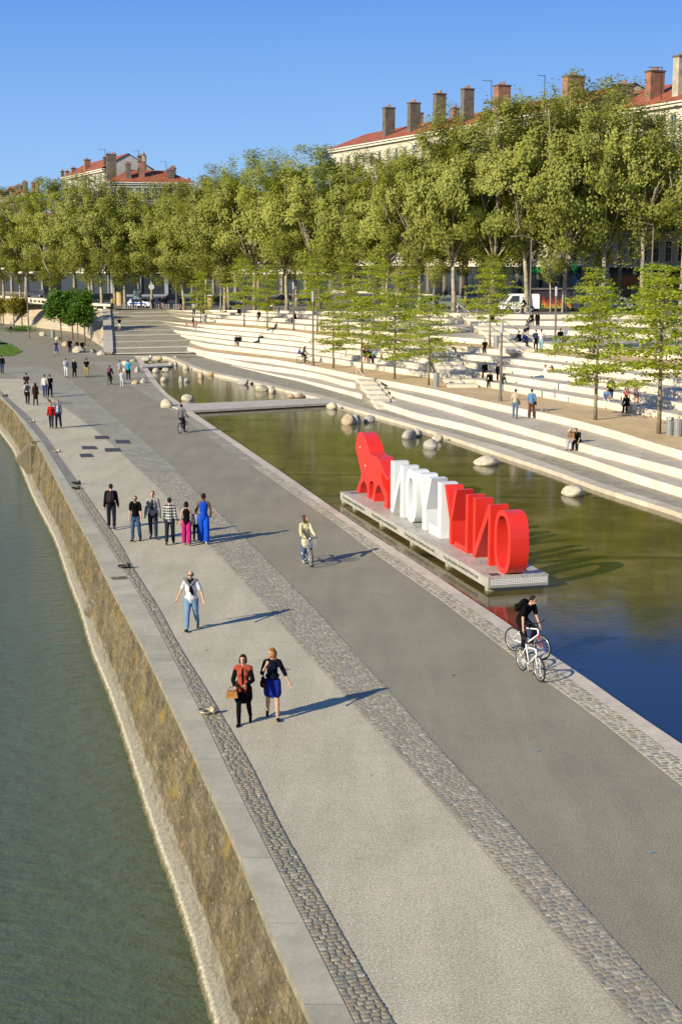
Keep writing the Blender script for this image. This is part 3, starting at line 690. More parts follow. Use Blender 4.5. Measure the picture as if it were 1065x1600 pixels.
def chimney(par,x,y,z,w,d,h,m,pots=5,cap=True):
    b=MB(); b.box(x-w/2,y-d/2,z,x+w/2,y+d/2,z+h)
    o=b.build('chimney',m,par)
    c=MB(); c.box(x-w/2-.1,y-d/2-.1,z+h,x+w/2+.1,y+d/2+.1,z+h+.18); c.build('cap',m_chd,o)
    for k in range(pots):
        p=MB(); xx=x-w/2+w*(k+.5)/pots; p.tube([(xx,y,z+h+.18),(xx,y,z+h+.62)],[.14,.11],6); p.build('chimney_pot',m_chr,o)
    return o
def building(name,A,B,zb,ze,depth,wm,label,bays,floors,roofh=3.0,roof='gable',over=.5,chim=(),gf=4.2,gfm=None,winskip=(),balc=(),kind='tall',eavem=None,setb=0):
    M,L=facade_frame((A[0],A[1],zb),(B[0],B[1],zb))
    rt=empty(name,(A[0],A[1],zb),0,label,'building'); rt.matrix_world=M
    H=ze-zb
    # main wall with real window openings on the front
    b=MB(); fh=(H-gf-.8)/floors; hg=WP[kind][2]; wd=WP[kind][1]; bw=L/bays
    zs=[(gf+f*fh+.75,gf+f*fh+.75+hg) for f in range(floors)]
    xs=[((k+.5)*bw-wd/2,(k+.5)*bw+wd/2) for k in range(bays)]
    zc=gf; t=.12
    b.box(0,.4,0,L,depth,H-.02)                       # core
    for f,(z0,z1) in enumerate(zs):
        b.box(0,0,zc,L,.4,z0)
        xx=0
        for k,(x0,x1) in enumerate(xs):
            b.box(xx,0,z0,x0,.4,z1); xx=x1
        b.box(xx,0,z0,L,.4,z1)
        zc=z1
    b.box(0,0,zc,L,.4,H)
    b.box(0,0,-1,L,.4,0.3)
    b.build('wall',wm,rt)
    # recess backs are the panes themselves
    for f,(z0,z1) in enumerate(zs):
        for k in range(bays):
            if (f,k) in winskip: continue
            window(rt,kind,(k+.5)*bw,z0)
    # ground floor: piers, dark shop openings, lintel
    n=max(2,int(L/5.2)); pw=.7
    for k in range(n+1):
        x=L*k/n; g_=MB(); g_.box(max(0,x-pw/2),-.06,0.3,min(L,x+pw/2),.4,gf); g_.build('pier',gfm or wm,rt)
    for k in range(n):
        x0=L*k/n+pw/2; x1=L*(k+1)/n-pw/2; s=MB(); s.box(x0,.22,.3,x1,.4,gf-.6,0); s.build('shop_window',m_glass,rt)
        s=MB(); s.box(x0,.05,gf-.6,x1,.4,gf,0); s.build('fascia',m_shop,rt)
    c=MB(); c.box(-.1,-.28,gf,L+.1,.0,gf+.28); c.box(-.25,-.5,H-.55,L+.25,0,H-.2); c.box(-.4,-.75,H-.2,L+.4,.0,H+.02); 
    for f in range(1,floors): c.box(0,-.1,gf+f*fh-.05,L,0,gf+f*fh+.12)
    c.build('cornice',eavem or m_trim,rt)
    for (f,k0,k1) in balc:
        z=gf+f*fh+.6; q=MB(); q.box(k0*bw,-1.0,z-.18,k1*bw,-.1,z); o=q.build('balcony',m_trim,rt)
        q=MB(); x=k0*bw
        while x<k1*bw: q.box(x,-.97,z,x+.03,-.94,z+1.0); x+=.16
        q.box(k0*bw,-.99,z+1.0,k1*bw,-.92,z+1.06); q.build('railing',m_iron,o)
    r=MB(); D=depth; e=over; z0=H+.02
    if roof=='gable': e2=.25; r.add([(-e2,-e-.3,z0),(L+e2,-e-.3,z0),(L+e2,D*.5,z0+roofh),(-e2,D*.5,z0+roofh),(L+e2,D+e,z0),(-e2,D+e,z0)],[(0,1,2,3),(3,2,4,5)])
    else: r.add([(-e,-e-.3,z0),(L+e,-e-.3,z0),(L+e,D+e,z0),(-e,D+e,z0),(D*.45,D*.5,z0+roofh),(L-D*.45,D*.5,z0+roofh)],[(0,1,5,4),(1,2,5),(2,3,4,5),(3,0,4)])
    rf=r.build('roof',m_tile,rt)
    if roof=='gable':
        for x_ in (-.02,L+.02-.2):
            t=MB(); t.add([(x_,-.02,H-.3),(x_,D,H-.3),(x_,D,z0),(x_,D*.5,z0+roofh-.12),(x_,-.02,z0),(x_+.2,-.02,H-.3),(x_+.2,D,H-.3),(x_+.2,D,z0),(x_+.2,D*.5,z0+roofh-.12),(x_+.2,-.02,z0)],[(0,1,2,3,4),(9,8,7,6,5)]); t.build('gable_wall',wm,rt)
    for ch in chim: chimney(rt,*ch)
    return rt,M,L
zS=zst(20)
Mi=None
def on_facade(M,x,y):         # metres along the facade where a photo column crosses it
    Mi=M.inverted(); o=Mi@Vector((0,0,CAM_H)); d=Mi.to_3x3()@(px(x,y,-50)-Vector((0,0,CAM_H))); t=-o.y/d.y; return o.x+d.x*t
# A : pale stone block at the right
dA=Vector((-.407,.914,0)); P1=Vector((.2143*172,172,0))
PA1=P1-dA*14; PA0=P1+dA*14.5; PB0=PA0; PB1=P1+dA*95
def chx(A,B,xp): 
    M,L=facade_frame((A[0],A[1],0),(B[0],B[1],0)); return on_facade(M,xp,700)
aM,aL=facade_frame((PA0.x,PA0.y,0),(PA1.x,PA1.y,0))
cA=[(chx(PA0,PA1,978),2.2,.0,2.0,2.0,5.6,m_chr,5),(chx(PA0,PA1,1014),2.0,.0,1.5,1.6,5.6,m_chb,4),(chx(PA0,PA1,1022),2.0,.0,1.6,1.9,8.6,m_chp,4),(chx(PA0,PA1,1064),1.8,.0,1.6,1.9,8.6,m_chb,4)]
HA=28.4-zS
cA=[(chx(PA0,PA1,978),2.2,HA,1.2,2.0,4.2,m_chr,5),(chx(PA0,PA1,1012),3.2,HA,.8,1.0,4.2,m_chb,3),(chx(PA0,PA1,1021),1.9,HA,1.1,1.8,5.2,m_chp,5),(chx(PA0,PA1,1062),2.0,HA,1.1,2.0,6.0,m_chb,5),(chx(PA0,PA1,928),2.6,HA,1.2,2.4,3.4,m_chb,5)]
bA,MA,LA_=building('apartment_building',PA0,PA1,zS,28.4,14,m_wa,'cream stone apartment building with a long iron balcony at the right edge',12,5,3.4,'gable',chim=cA,balc=[(1,2,11)],gf=4.6,winskip=())
zB=zst(5); HB=29.8-zB
cB=[(chx(PB0,PB1,586),2.2,HB,1.1,1.8,5.4,m_chb,6),(chx(PB0,PB1,623),2.2,HB,1.1,1.8,5.3,m_chb,6),(chx(PB0,PB1,661),2.2,HB,1.05,1.7,5.8,m_chb,6),(chx(PB0,PB1,702),2.2,HB,1.05,1.7,5.6,m_chb,6),(chx(PB0,PB1,753),2.2,HB,1.4,2.0,5.0,m_chr,7),(chx(PB0,PB1,858),2.2,HB,1.3,2.6,4.2,m_chr,5),(chx(PB0,PB1,648),6.5,HB+1.5,1.1,1.0,2.6,m_chr,2),(chx(PB0,PB1,596),6.5,HB+1.5,1.2,1.0,3,m_chr,2),(chx(PB0,PB1,716),6.5,HB+1.5,1.5,1.2,1.8,m_chr,3)]
bB,MB_,LB_=building('apartment_building',PB0,PB1,zB,29.8,14,m_wb_,'long ochre stone apartment building under a row of tall brick chimneys',26,5,3.0,'gable',chim=cB,balc=[(1,3,20)],gf=4.6,gfm=m_wd)
# pharmacy front below the long building, tree shade put into its dark colour : signs belong to it
def text_mesh(name,txt,size,ext,m,parent,Mx,align='CENTER',bold=.0):
    cu=bpy.data.curves.new(name,'FONT'); cu.body=txt; cu.size=size; cu.extrude=ext; cu.align_x=align; cu.offset=bold; cu.resolution_u=2
    o=bpy.data.objects.new('tmp',cu); C.objects.link(o); dg=bpy.context.evaluated_depsgraph_get(); me=bpy.data.meshes.new_from_object(o.evaluated_get(dg)); bpy.data.objects.remove(o)
    me.name=name; me.materials.clear(); me.materials.append(m)
    q=bpy.data.objects.new(name,me); C.objects.link(q); q.parent=parent; q.matrix_local=Mx; return q
m_green=mat('pharmacy_green',(.02,.42,.10),rough=.5); m_teal=mat('teal_enamel',(.02,.16,.24),rough=.4); m_greend=mat('green_fascia',(.012,.03,.018),rough=.5)
up=Matrix.Rotation(R(90),4,'X')
for k,(xp,tw) in enumerate(((838,'PHARMACIE'),(772,'PHARMACIE'))):
    x=on_facade(MB_,xp,430); o=MB(); o.box(x-5.3,-.16,3.7,x+5.3,-.08,4.5); f=o.build('sign_fascia',m_greend,bB)
    text_mesh('lettering',tw,.95,.03,m_green,f,Matrix.Translation((x,-.2,3.82))@up)
x=on_facade(MB_,900,430); sg=empty('pharmacy_cross',(0,0,0),0,'green pharmacy cross sign hanging from the dark facade','sign'); sg.matrix_world=MB_@Matrix.Translation((x-1.0,-.9,4.5))
b=MB(); b.cbox((0,0,0),(1.5,.2,.5)); b.cbox((0,0,.5),(.5,.2,.5)); b.cbox((0,0,-.5),(.5,.2,.5)); b.build('cross_panel',m_green,sg); b=MB(); b.tube([(0,.1,.0),(0,.9,0)],.04,6); b.build('bracket',m_iron,sg)
sg=empty('lozenge_sign',(0,0,0),0,'teal lozenge sign below the green pharmacy cross','sign'); sg.matrix_world=MB_@Matrix.Translation((x-1.2,-.9,2.6))
b=MB(); b.prism([(0,-1.25),(1,0),(0,1.25),(-1,0)],-.1,.1,M=Matrix.Rotation(R(90),4,'X')); b.build('panel',m_teal,sg); b=MB(); b.tube([(0,.1,0),(0,.9,0)],.04,6); b.build('bracket',m_iron,sg)
b=MB(); b.tube([(-.35,-.13,0),(-.1,-.13,.14),(.1,-.13,-.05),(.35,-.13,.1)],.03,5); b.build('scroll_mark',m_frame,sg)
m_awn=mat('maroon_awning',(.06,.012,.016),rough=.8)
def awning(M,xp,w,z,m,label,txt=None,tm=None,dep=1.8):
    x=on_facade(M,xp,440); rt=empty('shop_awning',(0,0,0),0,label,'awning'); rt.matrix_world=M@Matrix.Translation((x,0,z))
    b=MB(); b.add([(-w/2,-.08,0),(w/2,-.08,0),(w/2,-dep,-.8),(-w/2,-dep,-.8),(-w/2,-dep,-1.25),(w/2,-dep,-1.25)],[(0,3,2,1),(3,4,5,2)]); b.add([(-w/2,-.08,-.04),(w/2,-.08,-.04),(w/2,-dep+.03,-.84),(-w/2,-dep+.03,-.84)],[(0,1,2,3)]); b.build('canvas',m,rt)
    b=MB()
    for sx in (-w/2+.05,w/2-.05): b.tube([(sx,-.05,-1.3),(sx,-dep+.05,-.9)],.025,5)
    b.build('arm',m_iron,rt)
    if txt: text_mesh('lettering',txt,.5,.01,tm,rt,Matrix.Translation((0,-dep-.02,-1.2))@up)
    return rt
awning(MB_,641,9.5,4.5,m_awn,'dark maroon awning with pale lettering over a shop between two trunks','LE CLAIR-TOMATE' if False else 'CLAIR - TOMATE',m_frame)
awning(MA,1058,5,3.9,mat('red_awning',(.42,.02,.02),rough=.8),'small red awning at the right edge behind the feathery tree')
awning(MA,990,5.5,3.7,mat('orange_panel',(.45,.12,.02),rough=.8),'orange-brown shop awning behind the feathery trees at right')
# lower grey blocks that show between the trunks, and the far left block with many chimneys
Pl=lambda x,Y: Vector(((x-532.5)/FPX*Y*.992,Y,0))
building('apartment_building',Pl(516,262),Pl(300,285),3.6,19,12,m_wc,'grey rendered building behind the trees between the two tall roofs',18,3,2.5,'gable',gf=4.4,gfm=m_wd)
building('apartment_building',Pl(172,288),Pl(-90,330),3.6,18,12,m_wd,'dark low row of shops behind the trunks at the left',20,3,2.5,'gable',gf=4.4)
c1=building('apartment_building',Pl(170,296),Pl(108,328),3.6,28.9,10,m_wc,'cream corner block with an orange roof and white gable end at the left skyline',7,6,3.15,'gable',gf=4.4)
for xs_,yt,wd_,mm,yy,base in ((93.5,267,6,m_chb,1.2,24),(101.5,267,7,m_chr,1.0,24),(111.5,262,9,m_chr,1.0,24),(133,249,12,m_chr,1.0,24.6),(162,245,11,m_chd,1.0,24.6),(201,241,5,m_chp,4.5,26)):
    q=on_facade(c1[1],xs_-yy*2.2,300); Yw=(c1[1]@Vector((q,yy,0))).y; w_=wd_*Yw/FPX*.62; chimney(c1[0],q,yy,base,w_,w_*1.2,pxd(xs_,yt,Yw).z-3.6-base-.2,mm,3)
c2=building('apartment_building',Pl(303,289),Pl(177,285),3.6,25.7,9.5,m_wbl,'hipped building with shade-tinted blue-grey wall at the left skyline, in front of the white gable',10,5,2.6,'hip',gf=4.4)
for xs_,yt,wd_,mm,yy in ((178,241,17,m_chd,3.2),(202.5,256,9,m_chd,1.2),(223.5,251,11,m_chr,2.0),(231,243,15,m_chd,8.6),(269,264,12,m_chd,1.5),(276,261,9,m_chd,4.5),(298,280,5,m_chd,2.0)):
    q=on_facade(c2[1],xs_,300); w_=wd_*290/FPX*.85; chimney(c2[0],q,yy,21.6,w_,1.2,pxd(xs_,yt,286+yy).z-3.6-21.6-.2,mm,4)
M=Matrix.Rotation(R(90),4,'X')
def gable_house(x0,x1,ya,yb,Y,label,cols):
    cx=Pl((x0+x1)/2,Y).x; r_=empty('gabled_house',(cx,Y,3.6),0,label,'building'); Z=lambda y:pxd(30,y,Y).z-3.6; X=lambda x:Pl(x,Y).x-cx
    xm=(x0+x1)/2; b=MB(); b.prism([(X(x0),0),(X(x1),0),(X(x1),Z(yb)),(X(xm),Z(ya)),(X(x0),Z(yb))],-12,0,M=M); b.build('wall',m_wc,r_)
    b=MB()
    for a,c in (((x0-1.5,yb+1),(xm,ya-1)),((xm,ya-1),(x1+1.5,yb+1))):
        q0,z0,q1,z1=X(a[0]),Z(a[1]),X(c[0]),Z(c[1]); b.add([(q0,-.4,z0),(q1,-.4,z1),(q1,13,z1),(q0,13,z0),(q0,-.4,z0+.3),(q1,-.4,z1+.3),(q1,13,z1+.3),(q0,13,z0+.3)],[(0,1,5,4),(4,5,6,7),(0,3,2,1),(3,7,6,2)])
    b.build('roof',m_tile,r_)
    for (xc,yt,w_,m_) in cols: chimney(r_,X(xc),3,Z(yb)-1,w_*Y/FPX,1.3,Z(yt)-Z(yb)+1,m_,4)
    b=MB(); b.cbox((X(xm-2),-.02,Z(ya+5)),(.7,.1,.9)); b.build('attic_window',m_glass,r_)
gable_house(-22,16,299,308,345,'grey gabled house at the left skyline edge',[(4,299,5,m_chd),(-10,298,5,m_chr)])
gable_house(16,29,297,303,342,'narrow pale gable beside the grey gabled house',[(20,294,4,m_chr),(24,294,3,m_chr),(28,293,3,m_chd)])
gable_house(29,52,300,305,338,'low pale building with two dark chimneys at the left skyline',[(34,290,8,m_chd),(43,285,6.5,m_chb),(56,286,4,m_chr),(62,285,5,m_chr)])
# low orange lean-to roof at the frame edge
a=pxd(-25,335,330); c=pxd(18,313,330); r_=empty('tiled_roof_shed',(a.x,330,3.6),0,'low orange tiled roof at the left edge below the gables','building')
b=MB(); b.box(0,0,0,c.x-a.x,8,a.z-3.6); b.build('wall',m_wc,r_)
b=MB(); b.add([(-.5,-.4,a.z-3.6),(c.x-a.x+.5,-.4,c.z-3.6),(c.x-a.x+.5,8,c.z-3.0),(-.5,8,a.z-3.0),(-.5,-.4,a.z-3.2),(c.x-a.x+.5,-.4,c.z-3.2),(c.x-a.x+.5,8,c.z-2.6),(-.5,8,a.z-2.6)],[(0,1,5,4),(4,5,6,7),(0,3,2,1),(1,2,6,5)]); b.build('roof',m_tile,r_)
# roof aerials
def aerial(x,y0,y1,Y,arm,label):
    p=pxd(x,y1,Y); q=pxd(x,y0,Y); r_=empty('roof_aerial',(p.x,Y,p.z),0,label,'aerial'); h=q.z-p.z; s=1 if arm>0 else -1
    b=MB(); b.tube([(0,0,-2.5),(0,0,h)],.05,5); b.build('mast',m_iron,r_)
    b=MB(); b.tube([(0,0,h-.15),(arm,0,h-.05)],.035,5)
    for k in range(5): xx=arm*(k+1)/5.5; b.tube([(xx,-.35,h-.1),(xx,.35,h-.1)],.02,4)
    b.build('antenna',m_iron,r_)
aerial(767,125,170,212,-1.4,'thin roof aerial right of the orange-topped chimney'); aerial(850,117,150,196,-1.0,'thin roof aerial behind the highest treetops'); aerial(1032,104,150,172,-1.6,'roof aerial on the right building between its tall chimneys')
aerial(165,233,262,306,-1.5,'roof aerial beside the twin dark chimneys at left'); aerial(218,235,262,305,-1.2,'roof aerial left of the white gable chimney'); aerial(260,252,275,302,-1.2,'roof aerial above the hipped blue-grey building')
# ============================================================ TREES
def leaf_quads(P,sz,r,up=.35,aspect=.75,out=None):
    n=len(P); P=np.asarray(P); u=r.normal(size=(n,3)); u/=np.linalg.norm(u,axis=1)[:,None]
    nrm=r.normal(size=(n,3)); nrm[:,2]=np.abs(nrm[:,2])+up; nrm/=np.linalg.norm(nrm,axis=1)[:,None]
    if out is not None: nrm=nrm+out*1.7; nrm/=np.linalg.norm(nrm,axis=1)[:,None]
    a=np.cross(nrm,u); a/=np.linalg.norm(a,axis=1)[:,None]+1e-9; b=np.cross(nrm,a)
    s=r.uniform(.6,1.3,size=(n,1))*sz
    a=a*s; b=b*s*aspect
    V=np.stack([P-a,P-b*.9,P+a*.9,P+b],axis=1).reshape(-1,3); F=np.arange(n*4).reshape(-1,4); return V,F
def fast_mesh(name,V,F,m):
    me=bpy.data.meshes.new(name); me.vertices.add(len(V)); me.vertices.foreach_set('co',np.asarray(V,dtype=np.float32).ravel())
    k=F.shape[1]; me.loops.add(F.size); me.loops.foreach_set('vertex_index',F.ravel().astype(np.int32)); me.polygons.add(len(F)); me.polygons.foreach_set('loop_start',(np.arange(len(F))*k).astype(np.int32))
    me.polygons.foreach_set('loop_total',np.full(len(F),k,dtype=np.int32)); me.materials.append(m); me.update(calc_edges=True); me.validate(); return me
def plane_tree_mesh(seed,H=18.0,Rc=4.3,lo=.24,nl=21000,sz=.135,slim=.8):
    r=np.random.RandomState(seed); rr=random.Random(seed)
    tb=MB(); lean=rr.uniform(-.5,.5); th=H*(lo+.08)*1.15
    tb.tube([(0,0,-.3),(.02,0,1),(lean*.4,0,th*.55),(lean,.1,th)],[.38*slim,.30*slim,.25*slim,.21*slim],9,m=0)
    tips=[]; nb=8
    for k in range(nb):
        a=2*pi*k/nb+rr.uniform(-.4,.4); z0=th*rr.uniform(.75,1.0); ro=Rc*rr.uniform(.45,.8); z1=H*rr.uniform(.5,.86)
        p0=Vector((lean*z0/th,0,z0)); p3=Vector((lean+math.cos(a)*ro,math.sin(a)*ro,z1)); p1=p0+Vector((math.cos(a)*ro*.35,math.sin(a)*ro*.35,(z1-z0)*.3)); p2=p0+Vector((math.cos(a)*ro*.75,math.sin(a)*ro*.75,(z1-z0)*.65))
        tb.tube([p0,p1,p2,p3],[.15*slim,.11*slim,.075*slim,.03],6); tips.append(p3)
        for q in range(3):
            s=p1.lerp(p3,rr.uniform(.1,.8)); e=s+Vector((rr.uniform(-1.8,1.8),rr.uniform(-1.8,1.8),rr.uniform(.6,2.6))); tb.tube([s,s.lerp(e,.5)+Vector((0,0,.2)),e],[.05,.035,.015],5); tips.append(e)
    tb.tube([(lean,.1,th),(lean*1.1,0,H*.6),(lean,.1,H*.94)],[.18*slim,.1*slim,.02],6)
    # crown lobes
    cz=H*(lo+1)/2; hz=H*(1-lo)/2; lobes=[]
    while len(lobes)<72:
        v=r.normal(size=3); v/=np.linalg.norm(v); q=r.uniform(.45,1.0)**.6
        zz=v[2]*q; env=(1-.22*max(0,zz)**2) if zz>0 else (1-.35*zz*zz)
        p=np.array([v[0]*Rc*q*env*1.05+lean,v[1]*Rc*q*env*1.05,cz+zz*hz*.95]); lobes.append((p,r.uniform(.75,1.5)))
    P=[]
    per=int(nl*.86/len(lobes))
    for p,rad in lobes:
        d=r.normal(size=(per,3)); d/=np.linalg.norm(d,axis=1)[:,None]; q=r.uniform(.35,1.12,size=(per,1))**.8
        d[:,2]*=.72; P.append(p+d*q*rad)
    # loose outer sprays and top shoots
    for k in range(34):
        v=r.normal(size=3); v/=np.linalg.norm(v); v[2]=abs(v[2])*1.0-.25; p=np.array([v[0]*Rc*1.02+lean,v[1]*Rc*1.02,cz+v[2]*hz*1.02]); m=int(nl*.14/34)
        st=r.uniform(0,1,size=(m,1)); dr=np.array([v[0]*.6,v[1]*.6,.9]); P.append(p+st*dr*r.uniform(.8,1.8)+r.normal(size=(m,3))*.25)
    P=np.concatenate(P); od=P-np.array([lean,0,cz]); od/=np.linalg.norm(od,axis=1)[:,None]+1e-9
    V,F=leaf_quads(P,sz,r,out=od)
    return tb,V,F
PT=[]
for sdd in range(6):
    tb,V,F=plane_tree_mesh(sdd+11,nl=21000 if sdd!=5 else 9500,Rc=[5.2,5.6,5.0,5.4,5.8,5.0][sdd],lo=[.15,.18,.16,.13,.19,.3][sdd])
    o=tb.build('trunk',m_trunk,smooth=True); tm=o.data; bpy.data.objects.remove(o); PT.append((tm,fast_mesh('crown',V,F,m_leaf)))
def put_tree(name,loc,scale,rz,tm,cm,label,group,cat='tree',sz=None):
    rt=empty(name,loc,rz,label,cat,group); rt.scale=(scale,scale,sz or scale)
    for n,me in (('trunk',tm),('crown',cm)):
        q=bpy.data.objects.new(n,me); C.objects.link(q); q.parent=rt
    return rt
rt_=random.Random(21)
FR=[(-22,300),(8,297),(42,294),(80,280),(118,270),(160,270),(196,296),(238,286),(288,285),(322,276),(352,262),(398,240),(448,242),(498,230),(552,236),(604,240),(655,212),(708,172),(765,158),(822,150),(880,122),(940,130),(1000,168),(1062,172),(1125,180)]
GRP='plane trees along the street'
def street_Y(x):          # street edge distance under a photo column
    return float(np.interp(x,[-60,5,76,131,172,265,434,726,815,1065,1200],[252,240,226,209,207,206,176,152,150,147,143]))
words=['broad','narrow','rounded','ragged','leaning']
def side(x):
    a=[(30,'at the far left edge'),(100,'above the slotted parapet'),(160,'behind the dark green trees'),(215,'beside the top of the ramp'),(262,'above the white patrol car'),(310,'right of the white patrol car'),(380,'at the left end of the terraces'),(470,'behind the wheelchair on the terraces'),(530,'left of the long building'),(590,'under the first brick chimneys'),(640,'beside the maroon awning'),(690,'right of the maroon awning'),(740,'under the orange-topped chimney'),(800,'behind the white van'),(850,'behind the graffiti-painted van'),(915,'at the pharmacy cross'),(975,'in front of the cream building'),(1040,'before the iron balcony'),(1200,'at the right edge')]
    for q,t in a:
        if x<q: return t
tree_labels={}
for k,(x,yt) in enumerate(FR):
    Y=street_Y(x)+rt_.uniform(3.5,6); p=pxd(x,500,Y); zb=zst(p.x) if x>172 else 3.55
    top=pxd(x,yt,Y).z; h=(top-zb)*1.045; v=k%5 if x<970 else 5; s=h/18.0
    put_tree('plane_tree',(p.x,Y,zb),s*rt_.uniform(.92,1.05)*(1.0 if x<500 else .86),rt_.uniform(0,6.28),PT[v][0],PT[v][1],'tall %s plane tree in the front row %s'%(words[(k*2)%5],side(x)),GRP,sz=s)
for k in range(23):       # second row nearer the houses
    x=-5+k*46+rt_.uniform(-9,9); Y=street_Y(x)+rt_.uniform(15,19); p=pxd(x,500,Y); zb=zst(p.x) if x>172 else 3.55
    yt=float(np.interp(x,[f[0] for f in FR],[f[1] for f in FR]))+rt_.uniform(2,14); h=pxd(x,yt,Y).z-zb; s=h/18.0; v=(k*3+2)%5 if x<930 else 5
    put_tree('plane_tree',(p.x,Y,zb),s*.95*(1.0 if x<500 else .88),rt_.uniform(0,6.28),PT[v][0],PT[v][1],'%s back-row plane tree, near the houses, %s'%(words[(k*3+1)%5],side(x)),'plane trees of the back row',sz=s)
# slim young plane trees with a visible trunk on the pavement edge
tb,V,F=plane_tree_mesh(77,H=13,Rc=2.0,lo=.42,nl=2600,sz=.15,slim=.6); o=tb.build('trunk',m_trunk,smooth=True); SL=(o.data,fast_mesh('crown',V,F,m_leaf)); bpy.data.objects.remove(o)
for x,yb,yt,lb in ((859,491,380,'slim young plane tree in front of the graffiti-painted van'),(676,484,400,'slim young plane tree right of the maroon awning'),(622,483,412,'slim young plane tree left of the maroon awning'),(345,483,400,'slim young plane tree behind the left end of the terraces')):
    Y=street_Y(x)+1.5; p=pxd(x,500,Y); zb=zst(p.x); s=(pxd(x,yt,Y).z-zb)/13; put_tree('plane_tree',(p.x,Y,zb),s,rt_.uniform(0,6),SL[0],SL[1],lb,'slim young street trees')
# feathery trees on the terraces
def feather_tree(seed,H=7.5,Rm=2.3,lo=.3,n_leaf=6800,sz=.08):
    r=np.random.RandomState(seed); rr=random.Random(seed); tb=MB(); tb.tube([(0,0,-.2),(.0,0,1.2),(rr.uniform(-.06,.06),0,H*.55),(0,0,H)],[.095,.075,.05,.012],8)
    P=[]; z=H*lo; tiers=[]
    while z<H*.98:
        t=(z/H-lo)/(1-lo); Rz=Rm*(.75+.5*t if t<.25 else 1.0-(t-.25)*.95)*1.0
        tiers.append((z,Rz)); z+=rr.uniform(.28,.50)
    tot=sum(q for _,q in tiers); 
    for z,Rz in tiers:
        nb=rr.randint(3,6); a0=rr.uniform(0,6.28)
        for k in range(nb):
            a=a0+2*pi*k/nb+rr.uniform(-.35,.35); L=Rz*rr.uniform(.45,1.3); rise=rr.uniform(-.15,.55)*L*.6
            d=Vector((math.cos(a),math.sin(a),0)); p0=Vector((0,0,z)); p1=p0+d*L*.5+Vector((0,0,rise)); p2=p0+d*L+Vector((0,0,rise*.8-.08*L))
            tb.tube([p0,p1,p2],[.022,.014,.005],4)
            m=int(n_leaf*(Rz/tot)/nb); t=r.uniform(.22,1.05,size=(m,1)); pts=np.array(p0)+(np.array(p2)-np.array(p0))*t; pts[:,2]+=np.sin(t[:,0]*3.14)*rise*.5
            wid=(.10+.40*np.sin(np.clip(t,0,1)*3.0))*.8; sd=np.array([-d.y,d.x,0]); pts+=sd*r.normal(size=(m,1))*wid+r.normal(size=(m,3))*np.array([.05,.05,.075]); P.append(pts)
    V,F=leaf_quads(np.concatenate(P),sz,r,up=.9,aspect=.6); return tb,V,F
FT=[]
for sdd in range(4):
    tb,V,F=feather_tree(sdd+5,lo=[.28,.32,.25,.30][sdd],Rm=[2.3,2.6,2.2,2.7][sdd]); o=tb.build('trunk',m_bark,smooth=True); FT.append((o.data,fast_mesh('crown',V,F,m_leaf2))); bpy.data.objects.remove(o)
G2='feathery saplings planted on the terraces'
ft=[(520.5,575,470,3,'feathery sapling beside the tall post on the lower terrace'),(565,583.6,462,3,'feathery sapling above the seated group, lower terrace'),(616,592,455,3,'feathery sapling nearest the lower stairs handrail'),(669,602,462,3,'feathery sapling beside the single grey bin on the lower terrace'),
 (929,656,443,3,'feathery sapling left of the two grey bins, in front of the seated group'),(1028,677.5,412,3,'largest feathery sapling, beside the two grey bins at right'),
 (314,504.6,423,8,'feathery sapling at the left end of the upper terrace beside the bin'),(381.6,509.7,405,8,'feathery sapling behind the slumped figure on the upper terrace'),(417.5,512,412,8,'feathery sapling in front of the wheelchair on the upper terrace'),(495.5,518,402,8,'feathery sapling right of the left dark post, upper terrace'),(543,521,408,8,'feathery sapling in the middle of the upper terrace clump, left'),(583.7,525,402,8,'feathery sapling in the middle of the upper terrace clump, right'),(640,530,420,8,'feathery sapling at the right end of the upper terrace clump'),(764.3,542.7,408,8,'feathery sapling beside the bin on the upper terrace'),(925,552,415,8,'feathery sapling on the upper terrace directly behind another sapling'),(1023,563,412,8,'feathery sapling at the right end of the upper terrace')]
for k,(x,yb,yt,lv,lb) in enumerate(ft):
    p=pxl(x,yb,lv); h=pxd(x,yt,p.y).z-p.z; s=h/7.5; v=k%4
    put_tree('feathery_tree',p,s*(1.32 if lv==3 else 1.12),rt_.uniform(0,6.28),FT[v][0],FT[v][1],lb,G2,sz=s)
# small broadleaf trees at the left
def small_tree(seed,H,Rc,n,sz,lo=.38):
    r=np.random.RandomState(seed); rr=random.Random(seed); tb=MB(); th=H*lo*1.2; tb.tube([(0,0,-.2),(0,0,th),(0,.05,H*.9)],[.11,.09,.02],7)
    for k in range(7):
        a=k*.9+rr.uniform(-.3,.3); z=th*rr.uniform(.85,1.2); tb.tube([(0,0,z),(math.cos(a)*Rc*.4,math.sin(a)*Rc*.4,z+Rc*.35),(math.cos(a)*Rc*.75,math.sin(a)*Rc*.75,z+Rc*.8)],[.05,.035,.012],5)
    P=[]; cz=H*(lo+1)/2; hz=H*(1-lo)/2
    for k in range(24):
        v=r.normal(size=3); v/=np.linalg.norm(v); q=r.uniform(.4,.9); p=np.array([v[0]*Rc*q,v[1]*Rc*q,cz+v[2]*hz*q]); m=n//24; d=r.normal(size=(m,3)); d/=np.linalg.norm(d,axis=1)[:,None]; P.append(p+d*(r.uniform(.3,1.1,size=(m,1))*Rc*.38))
    V,F=leaf_quads(np.concatenate(P),sz,r); return tb,V,F
